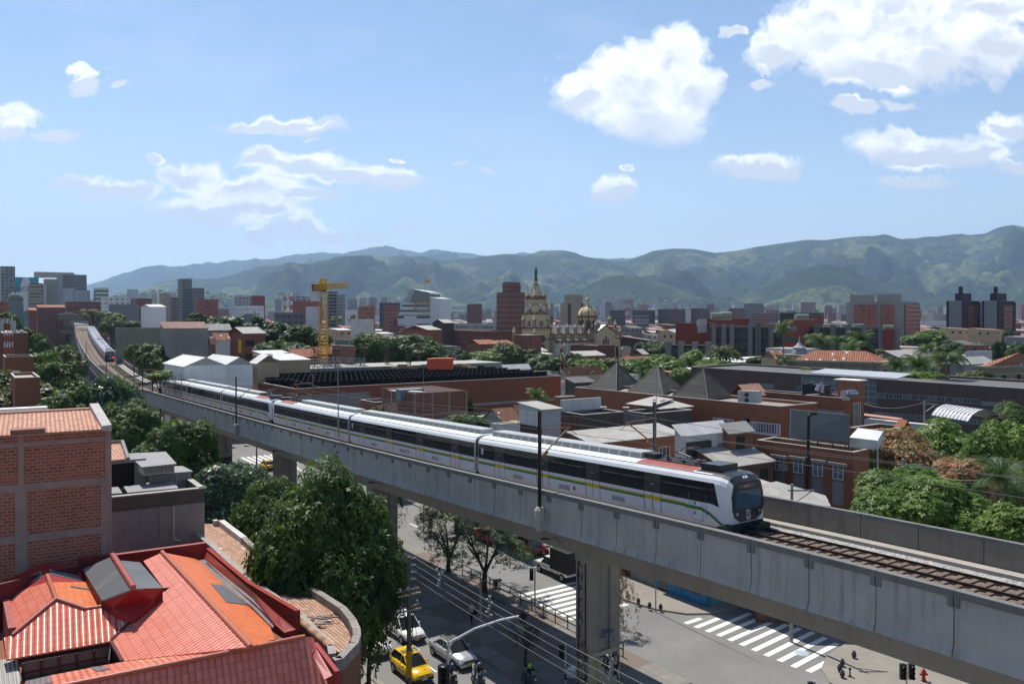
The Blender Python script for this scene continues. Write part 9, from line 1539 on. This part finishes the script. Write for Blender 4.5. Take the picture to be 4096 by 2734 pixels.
for i,(lab,x,y0,y1,w_,Y,kd,mt)in enumerate([('broad dark green tree mass behind the white windowed block',960,1258,1400,240,290,'mid',lf_dk),('dark park tree left of the yellow crane',1130,1290,1400,170,270,'mid',lf_dk),('tall park tree directly behind the crane',1230,1300,1400,170,265,'mid',lf_mid),('rounded park tree above the brick office',800,1250,1340,110,300,'mid',lf_dk),('park tree above the stained cube',860,1265,1340,90,305,'far',lf_mid),('leafy tree beside the tile roofs left of the crane',1180,1370,1420,150,235,'mid',lf_mid),('small tree right of the yellow sign office',1050,1370,1412,80,230,'mid',lf_mid),('big green tree group right of the crane',1470,1335,1460,170,225,'mid',lf_street),('big green tree behind the orange tarpaulin',1690,1340,1465,210,235,'mid',lf_street),('green tree between the two big site trees',1570,1350,1460,150,230,'mid',lf_mid),('dark tree right of the orange tarpaulin',1825,1395,1470,110,225,'mid',lf_dk),('flat topped acacia right of the station',368,1235,1278,100,400,'flat',lf_olive),('olive tree mass beside the old train',445,1262,1335,90,370,'mid',lf_olive),('bright green tree behind the flat acacia',455,1248,1300,80,420,'mid',lf_lt),('olive tree right of the old train roof',530,1282,1320,70,380,'mid',lf_olive),('tree behind the far parapet beside the catenary pole',612,1375,1480,130,190,'mid',lf_street),('tree right of the old train nose',535,1375,1450,60,210,'mid',lf_lt),('tree below the stained cube wall',610,1410,1490,90,165,'mid',lf_mid),('yellowish shrub tree behind the far parapet',640,1480,1520,110,150,'mid',lf_lt),('light green tree left of the church facade',1930,1405,1475,150,270,'mid',lf_lt),('large grey green tree in front of the church portal',2010,1370,1475,150,275,'mid',lf_olive),('dark green tree below the clock tower',2130,1395,1470,110,280,'mid',lf_mid),('round green tree below the church nave',2190,1415,1490,170,262,'mid',lf_street),('green tree right of the phone mast',2300,1410,1490,140,265,'mid',lf_street),('yellow green tree below the dark brick house',2370,1435,1500,130,255,'mid',lf_lt),('olive tree left of the first pyramid',2450,1430,1490,120,260,'mid',lf_olive),('bright green tree between first and second pyramid',2540,1430,1500,150,240,'mid',lf_lt),('fresh green tree behind the second pyramid',2640,1420,1500,190,250,'mid',lf_lt),('low bright trees beside the purple building',2720,1470,1525,90,200,'mid',lf_lt),('dark tree mass behind the church annex',2590,1368,1430,110,340,'mid',lf_dk),('second dark tree behind the low green block',2650,1370,1425,110,330,'mid',lf_mid),('tree with pointed top before the green office block',2770,1400,1470,110,260,'mid',lf_lt),('flat topped tree before the red brick stair tower',2900,1382,1455,130,240,'flat',lf_olive),('dark flat layered tree left of the tan gable house',3040,1425,1475,100,235,'mid',lf_dk),('long bright hedge like tree behind the purple building',2860,1440,1485,180,235,'mid',lf_lt),('small tree in front of the palace left wing',3210,1470,1500,70,165,'mid',lf_lt),('olive tree on the tiled palace roof line',3455,1385,1430,90,230,'mid',lf_olive),('tree right of the green office end wall',3525,1395,1440,60,240,'flat',lf_olive),('tree between apartment slab and twin towers',3700,1320,1380,160,420,'mid',lf_lt),('low tree mass below the twin towers',3800,1370,1420,120,330,'mid',lf_mid),('pine like tree at the foot of the right twin tower',4000,1365,1450,60,300,'mid',lf_dk),('second pine like tree near the right edge',4040,1320,1400,50,420,'mid',lf_dk),('dry flowering tree left of the right arcade',3900,1480,1530,150,150,'mid',lf_olive),('low shrub tree behind the purple building roof',3700,1485,1520,170,145,'mid',lf_lt),('tree before the white block',3950,1440,1475,150,220,'mid',lf_street),('tree at the right edge above the arcade',4080,1370,1440,90,260,'mid',lf_mid),('tall bushy tree between unfinished house and warehouse',1878,1590,1720,30,120,'mid',lf_street),('leafy tree crown behind the middle train car',1850,1655,1760,200,100,'near',lf_street),('small tree behind the train beside the tiny tiled roof',1500,1625,1690,90,110,'mid',lf_street),('dark tree on the plaza behind the second pier',1330,1900,1990,120,95,'mid',lf_dk)]):tree(lab,x,y0,y1,w_,Y,kd,mt,tk,seed=200+i)
for i,(lab,x,yt,yc,L,Y,k)in enumerate([('tall royal palm in front of the green office block',dx_(295),0,ay(665),3.6,210,0),('big palm left of the palace roof centre',dx_(605),0,ay(770),5.4,225,1),('smaller palm right of the big one',dx_(765),0,ay(765),3.6,235,1),('palm above the right part of the palace roof',dx_(960),0,ay(760),4.6,230,0),('low spreading palm touching the palace roof',dx_(870),0,ay(850),4.6,215,0),('palm left of the white block',dx_(1520),0,ay(855),3.8,200,0),('slender palm with thin crown beside the purple building',dx_(1455),0,ay(985),3.9,150,0),('big dark drooping palm near the right arcade',dx_(1685),0,ay(930),4.2,140,1),('palm right of the palace end',dx_(1265),0,ay(985),3.3,165,0),('palm peeking between second and third pyramid',cx_(1345),0,ay(1075),3.4,190,0),('palm in the yard before the warehouse windows',cx_(430),0,ay(1250),2.6,128,0),('palm at the lower right among the mango trees',dx_(2160),0,1400+1080/2.1355,2.4,58,0),('palm left of the crane by the tiled roofs',bx(240),0,ay(830),3.6,225,0),('small palm in front of the brown building group',bx(745),0,ay(585),5.,520,1),('thin palm right of the twin grey towers',bx(880),0,ay(580),5.,540,0),('palm beside the tan gable house',dx_(325),0,ay(950),2.8,195,0),('round palm between the twin towers',dx_(1975),0,ay(820),5,430,1)]):palm(lab,x,0,yc,0,L,Y,k,'palm trees of the city')
tree('thin bare tree with dark red leaves beside the near pier',2480,2262,2520,150,62,'airy',leafm('leaf_redbrown',(.10,.03,.04),(.22,.08,.09)),seed=90,base=(G(31.5,9.2).x,G(31.5,9.2).y))
for(x,yt,Y,lab)in((3612,1835,66,'wooden utility pole between the office and the mango trees'),(4010,1900,58,'utility pole in front of the palm at the right edge'),(3168,1935,60,'short grey pole with slanted brace on the low tin roof'),(3698,1600,100,'utility pole with wires before the purple building')):
 q=PY(x,yt,Y);root=thing('utility_pole',lab,'utility pole',(q.x,Y,0));b=MB();b.cyl((q.x,Y,0),q,.14,.1,n=8);b.build('post',concrete,root);b=MB();b.box(q+Vector((-.3,-.1,-.5)),(1.9,0,0),(0,.1,0),(0,0,.1));b.tube([q-Z_*1.5,q+Vector((1.4,-.05,-.5))],.05,4);b.build('crossbar',steel,root)
for k,(a,e)in enumerate((((3612,1845,66),(4010,1905,58)),((3612,1855,66),(4010,1915,58)),((3698,1604,100),(4200,1655,95)),((3698,1610,100),(4200,1665,95)),((3440,1608,110),(3698,1606,100)))):
 a,e=PY(*a),PY(*e);b=MB();b.tube([a.lerp(e,j/8)-Z_*(.8*4*(j/8)*(1-j/8))for j in range(9)],.025,3);o=b.build('power_line',M('wire_alu',(.2,.19,.17)));tag(o,['upper','lower','upper far','lower far','left far'][k]+' power line among the poles at the right','power line')
occ=[]
for o in list(COL.objects):
 if o.parent is None and o.type=='EMPTY' and o.get('category')in('house','building','tower block','shed','warehouse','church','building site','station'):
  bb=[ch for ch in KIDS.get(o.name,[])if ch.name.startswith(('wall','tower','nave','transept'))]
  for ch in bb:
   vs=[ch.location+v.co+o.location for v in ch.data.vertices];xs_=[v.x for v in vs];ys_=[v.y for v in vs];zt=max(v.z for v in vs);occ.append((min(xs_)-3,max(xs_)+3,min(ys_)-3,max(ys_)+3,zt))
g_=random.Random(11);cand=[]
Y=225.
while Y<1900:
 st_=10+Y*.016;x=-.64*Y
 while x<.64*Y:
  xx,yy_=x+g_.uniform(-2,2),Y+g_.uniform(-3,3);w_,d_=g_.uniform(6,12)*(1+Y/2200),g_.uniform(7,13)*(1+Y/2200);h_=g_.choice([4,5.5,6.5,7,8,9.5])*(1 if g_.random()<.85 else 1.6);tt=.8254*(xx-16)+.5646*(yy_-29.4)
  okk=True;x+=w_+g_.uniform(1,st_*.45)
  pxx=CX+F*xx/yy_
  if yy_<560 and-18<tt-(yy_-160)*.0<34 and xx<0:okk=False
  if pxx<420 and yy_<600 and tt<30:okk=g_.random()<.5 and tt<-22
  if pxx<700 and tt>-20 and tt<26+yy_*.06:okk=False
  for a_,b_,c_,e_,zt in occ:
   if a_-w_*.6<xx<b_+w_*.6 and c_-d_*.6<yy_<e_+d_*.6:okk=False;break
  if okk and yy_<1000:
   p0_,p1_,tp_=CX+F*(xx-d_*.5)/yy_,CX+F*(xx+w_)/yy_,1253+(H-h_-1.5)*F/yy_
   if any(s0<p1_ and s1>p0_ and sy>yy_ and tp_<sb for s0,s1,sy,sb in SIGHT):okk=False
  if okk:cand.append((xx,yy_,w_,d_,h_))
 Y+=st_*1.25
print('HOUSES',len(cand))
wallset=[('red brick',brick('bk_hs1',(.27,.09,.06),(.20,.07,.05),(.25,.18,.15),1.6,2.7,.06,.4)),('brown brick',brick('bk_hs2',(.18,.075,.055),(.13,.055,.045),(.2,.15,.13),1.6,2.8,.06,.5)),('orange',brick('bk_hs3',(.33,.14,.09),(.27,.11,.075),(.3,.22,.18),1.5,2.6,.06,.3)),('white',plast_w),('grey',plast_g),('cream',plast_c)]
roofset=[('clay roofed',tl_far,'gable'),('clay roofed',tl_far,'shed'),('tin roofed',c_tin,'gable'),('pale roofed',c_white,'shed'),('dark roofed',c_dark,'gable'),('rusty roofed',c_rust,'shed'),('flat pale topped',conc_light,'flat'),('flat dark topped',M('roof_tar',(.09,.09,.085)),'flat')]
def house_mesh(b,xx,yy_,w_,d_,h_,rt,mats3,rh):
 c=Vector((xx,yy_,0));p=[c,c+B_*w_,c+B_*w_+A_*d_,c+A_*d_];b.ext([(q.x,q.y)for q in p],0,h_,mats3[0]);q=[Vector((v.x,v.y,h_))for v in p]
 if rt=='gable':
  r0,r1=(q[0]+q[3])/2+Z_*rh,(q[1]+q[2])/2+Z_*rh;o_=(q[0]-q[3]).normalized()*.3-Z_*.1;slabp(b,[q[0]+o_,q[1]+o_,r1,r0],.08,mats3[1]);slabp(b,[q[3]-o_-Z_*.2,q[2]-o_-Z_*.2,r1,r0],.08,mats3[1]);b.poly([q[0],r0-Z_*.09,q[3]],mats3[0]);b.poly([q[1],q[2],r1-Z_*.09],mats3[0])
 elif rt=='shed':slabp(b,[q[0]-A_*.3+Z_*.12,q[1]-A_*.3+Z_*.12,q[2]+Z_*(.12+rh*.5),q[3]+Z_*(.12+rh*.5)],.08,mats3[1]);b.poly([q[3],q[2],q[2]+Z_*rh*.5,q[3]+Z_*rh*.5],mats3[0]);b.poly([q[1],q[1]+Z_*.05,q[2]+Z_*rh*.5,q[2]],mats3[0]);b.poly([q[0],q[3],q[3]+Z_*rh*.5],mats3[0])
 else:slabp(b,[q[0]+Z_*.05,q[1]+Z_*.05,q[2]+Z_*.05,q[3]+Z_*.05],.04,mats3[1])
LM=[(62,'green dome'),(180,'beige office'),(300,'grey cube'),(400,'glass office'),(600,'stepped beige tower'),(740,'grey green tower'),(830,'pink brick block'),(960,'white windowed block'),(1150,'lattice mast'),(1293,'yellow crane'),(1400,'beige grey tower'),(1500,'orange grid block'),(1680,'sloped white tower'),(1900,'grey shaft tower'),(2050,'brown tower'),(2137,'clock tower'),(2350,'golden dome'),(2507,'slim red mast'),(2750,'slim white tower'),(2900,'red brick blocks'),(3180,'palace cupola'),(3400,'palace roof'),(3600,'apartment slab'),(3850,'left dark twin tower'),(3990,'right dark twin tower')]
def where(px):
 L_=[n for n in LM if n[0]<=px];R_=[n for n in LM if n[0]>px]
 return('between the %s and the %s'%(L_[-1][1],R_[0][1]))if L_ and R_ else('right of the '+LM[-1][1]if L_ else 'left of the '+LM[0][1])
cand.sort(key=lambda q:q[1]);NI=260;cnt={};rest=MB();restm=[w_[1]for w_ in wallset]+[r_[1]for r_ in roofset];items=[]
for k,(xx,yy_,w_,d_,h_)in enumerate(cand):
 h_=min(h_,24-((1293-1253)if yy_>500 else 45)*yy_/F)if yy_<1200 else min(h_,9);
 if h_<3:h_=3
 wi=g_.choices(range(6),(4,3,4,3,3,2))[0];ri=g_.randrange(8);px=CX+F*(xx+w_*.4)/yy_
 if k<NI and-40<px<4130:items.append((xx,yy_,w_,d_,h_,wi,ri,px))
 else:house_mesh(rest,xx,yy_,w_,d_,h_,roofset[ri][2],(wi,6+ri),1.6)
keyf=lambda it:(wallset[it[5]][0],roofset[it[6]][0],where(it[7]));from collections import defaultdict
dd_=defaultdict(list)
for it in items:dd_[keyf(it)].append(it)
OR=['nearest','second nearest','third nearest','fourth nearest','fifth nearest','sixth nearest','seventh nearest','eighth nearest','ninth nearest']
for key,L_ in dd_.items():
 L_.sort(key=lambda it:it[1])
 for j,it in enumerate(L_):
  xx,yy_,w_,d_,h_,wi,ri,px=it;c=Vector((xx,yy_,0));root=thing('house',('%s %s house %s'%(key[0],key[1],key[2]))+('' if len(L_)==1 else ', '+OR[min(j,8)].replace(' nearest','-nearest')),'house',tuple(c),0,'ordinary houses of the city')
  b=MB();b.v=[];house_mesh(b,xx,yy_,w_,d_,h_,roofset[ri][2],(0,1),1.5)
  for nm,mi in(('wall',0),('roof',1)):
   x=MB();
   for f_,m_ in zip(b.f,b.mi):
    if m_==mi:x.poly([b.v[i]for i in f_])
   x.build(nm,wallset[wi][1]if mi==0 else roofset[ri][1],root)
  if yy_<520:
   for q in range(int(w_/4)):win(root,c+B_*(2+q*3.6)+Z_*(h_-2.3),B_,1.3,1.2,(white if wi%2 else bark,glass),'bare')
   for q in range(int(d_/5)):win(root,c+A_*(2.5+q*4)+Z_*(h_-2.3)-B_*.02,-A_,1.3,1.2,(white if wi%2 else bark,glass),'bare')
o=rest.build('distant_houses',restm,None,org=(0,0,0));tag(o,'sea of small distant rooftops stretching to the foot of the hills','houses',None,'stuff')
st_=MB();fm=[mk((.25,.12,.10)),mk((.33,.2,.17)),mk((.45,.45,.46)),mk((.17,.12,.12)),mk((.36,.3,.26)),tl_far,M('far_white',(.55,.55,.55)),M('far_red',(.26,.11,.08))]
def gz(x,y):
 if y<2950:return 0
 i=min(len(YM)-2,max(0,int(np.searchsorted(YM,y))-1));j=min(len(KM)-2,max(0,int(np.searchsorted(KM,x/y))-1));return float(ZM[i,j])
for i in range(5200):
 y=g_.uniform(1900,5400)**1.;x=g_.uniform(-.66,.66)*y;z=gz(x,y);
 if vnoise(np.array([x/300.]),np.array([y/300.]),5)[0]<.30+max(0,z)*.0016:continue
 s_=g_.uniform(7,17);st_.bc((x,y,z-8),s_,s_*g_.uniform(.7,1.3),8+g_.choice([5,6,8,11]),g_.random()*3,g_.choice([5,5,6,7,7,7]))
for i in range(230):
 y=g_.uniform(1500,4200);x=g_.uniform(-.62,.66)*y;px=CX+F*x/y;z=gz(x,y)
 if px<450 and y<3500:continue
 if z>90:continue
 s_=g_.uniform(14,26);st_.bc((x,y,z-5),s_,s_*.8,g_.uniform(26,62)*(1 if y>2400 else.62),g_.random()*.6-.3,g_.choice([0,0,1,2,3,4]))
o=st_.build('far_city',fm,None,org=(0,0,0));tag(o,'hazy far city of brick towers and hillside houses below the mountains','city',None,'stuff')
TD=[(2440,1195,40,2600),(2495,1192,30,2700),(2530,1200,34,2500),(2445,1208,26,2400),(2590,1218,40,2000),(2640,1210,20,2300),(2855,1215,30,1900),(2190,1216,14,1700),(2214,1213,16,1700),(1210,1190,34,3000),(1120,1195,30,3200),(1420,1195,40,3000),(1460,1192,30,3000),(1500,1190,34,3100),(1545,1188,26,3000),(1390,1192,22,3100),(1590,1196,24,2800),(1780,1245,60,1500),(1985,1245,14,1200),(3090,1225,30,1800),(3330,1222,30,1900),(3420,1235,26,2000),(3560,1215,20,2300),(3690,1242,30,2000),(3740,1240,26,2100)]
TD.sort();cn=defaultdict(int)
for i,(x,yt,w_,Y)in enumerate(TD):
 wn=where(x);cn[wn]+=1;q=PY(x-w_/2,yt,Y);W_=w_*Y/F;root=thing('distant_tower',('slender' if w_<28 else 'broad')+' hazy distant tower '+wn+', '+['first','second','third','fourth','fifth'][min(4,cn[wn]-1)],'tower block',(q.x,Y,0),0,'hazy distant apartment towers');b=MB();b.box((q.x,Y,-2),B_*W_*.75,A_*W_*.6,(0,0,q.z+2));b.build('wall',fm[i%5],root);b=MB();b.box((q.x+W_*.1,Y+3,q.z),B_*W_*.3,A_*W_*.3,(0,0,4));b.build('roof_block',conc_light,root)
cm=[];V=[];Fq=[]
for i in range(1500):
 y=g_.uniform(330,3000)**1.;x=g_.uniform(-.64,.66)*y;px=CX+F*x/y;dn=.44 if px<2400 else.30
 if vnoise(np.array([x/90.]),np.array([y/140.]),9)[0]<dn:continue
 if any(a_<x<b_ and c_<y<e_ for a_,b_,c_,e_,zt in occ):continue
 if px<500 and y<650:continue
 cm.append((x,y))
src=[recolor(m,lf_mid,0)for m in CM['far']];base=[]
for m in src:n_=len(m.vertices);a=np.empty(n_*3);m.vertices.foreach_get('co',a);nl=len(m.loops);li=np.empty(nl,dtype=np.int32);m.loops.foreach_get('vertex_index',li);base.append((a.reshape(-1,3),li))
Vs=[];Ls=[];off=0
for i,(x,y)in enumerate(cm):
 if y>1300 and i%2:continue
 a,li=base[i%4];r_=g_.uniform(4,8)*(1+y/2500);h_=min(g_.uniform(4,7.5),max(4,20-y*.0));s_=1 if y<700 else 1
 sel=li
 Vs.append(a*np.array([r_,r_,h_*.6])+np.array([x,y,h_*.8]));Ls.append(sel+off);off+=len(a)
 if off>1700000:break
V=np.concatenate(Vs);Lq=np.concatenate(Ls);me=bpy.data.meshes.new('distant_trees');me.vertices.add(len(V));me.vertices.foreach_set('co',V.ravel());nq=len(Lq)//4;me.loops.add(nq*4);me.polygons.add(nq);me.loops.foreach_set('vertex_index',Lq);me.polygons.foreach_set('loop_start',np.arange(nq)*4);me.polygons.foreach_set('loop_total',np.full(nq,4));me.materials.append(lf_mid);me.update(calc_edges=True);o=bpy.data.objects.new('distant_trees',me);COL.objects.link(o);tag(o,'far wooded gardens between the distant houses','trees',None,'stuff')
b=MB();b.box((-15000,-200,-80),(30000,0,0),(0,21000,0),(0,0,2200));hz_=b.build('haze',bpy.data.materials.new('haze'),None,org=(0,0,0));hz_['kind']='stuff';hz_['label']='pale blue haze over the valley'
m=hz_.data.materials[0];m.use_nodes=True;t=NT(m.node_tree);v=t.n('ShaderNodeVolumePrincipled',i={'Color':(.46,.66,.95),'Density':.000050,'Anisotropy':.25});o=t.n('ShaderNodeOutputMaterial');t.t.links.new(v.outputs[0],o.inputs['Volume'])
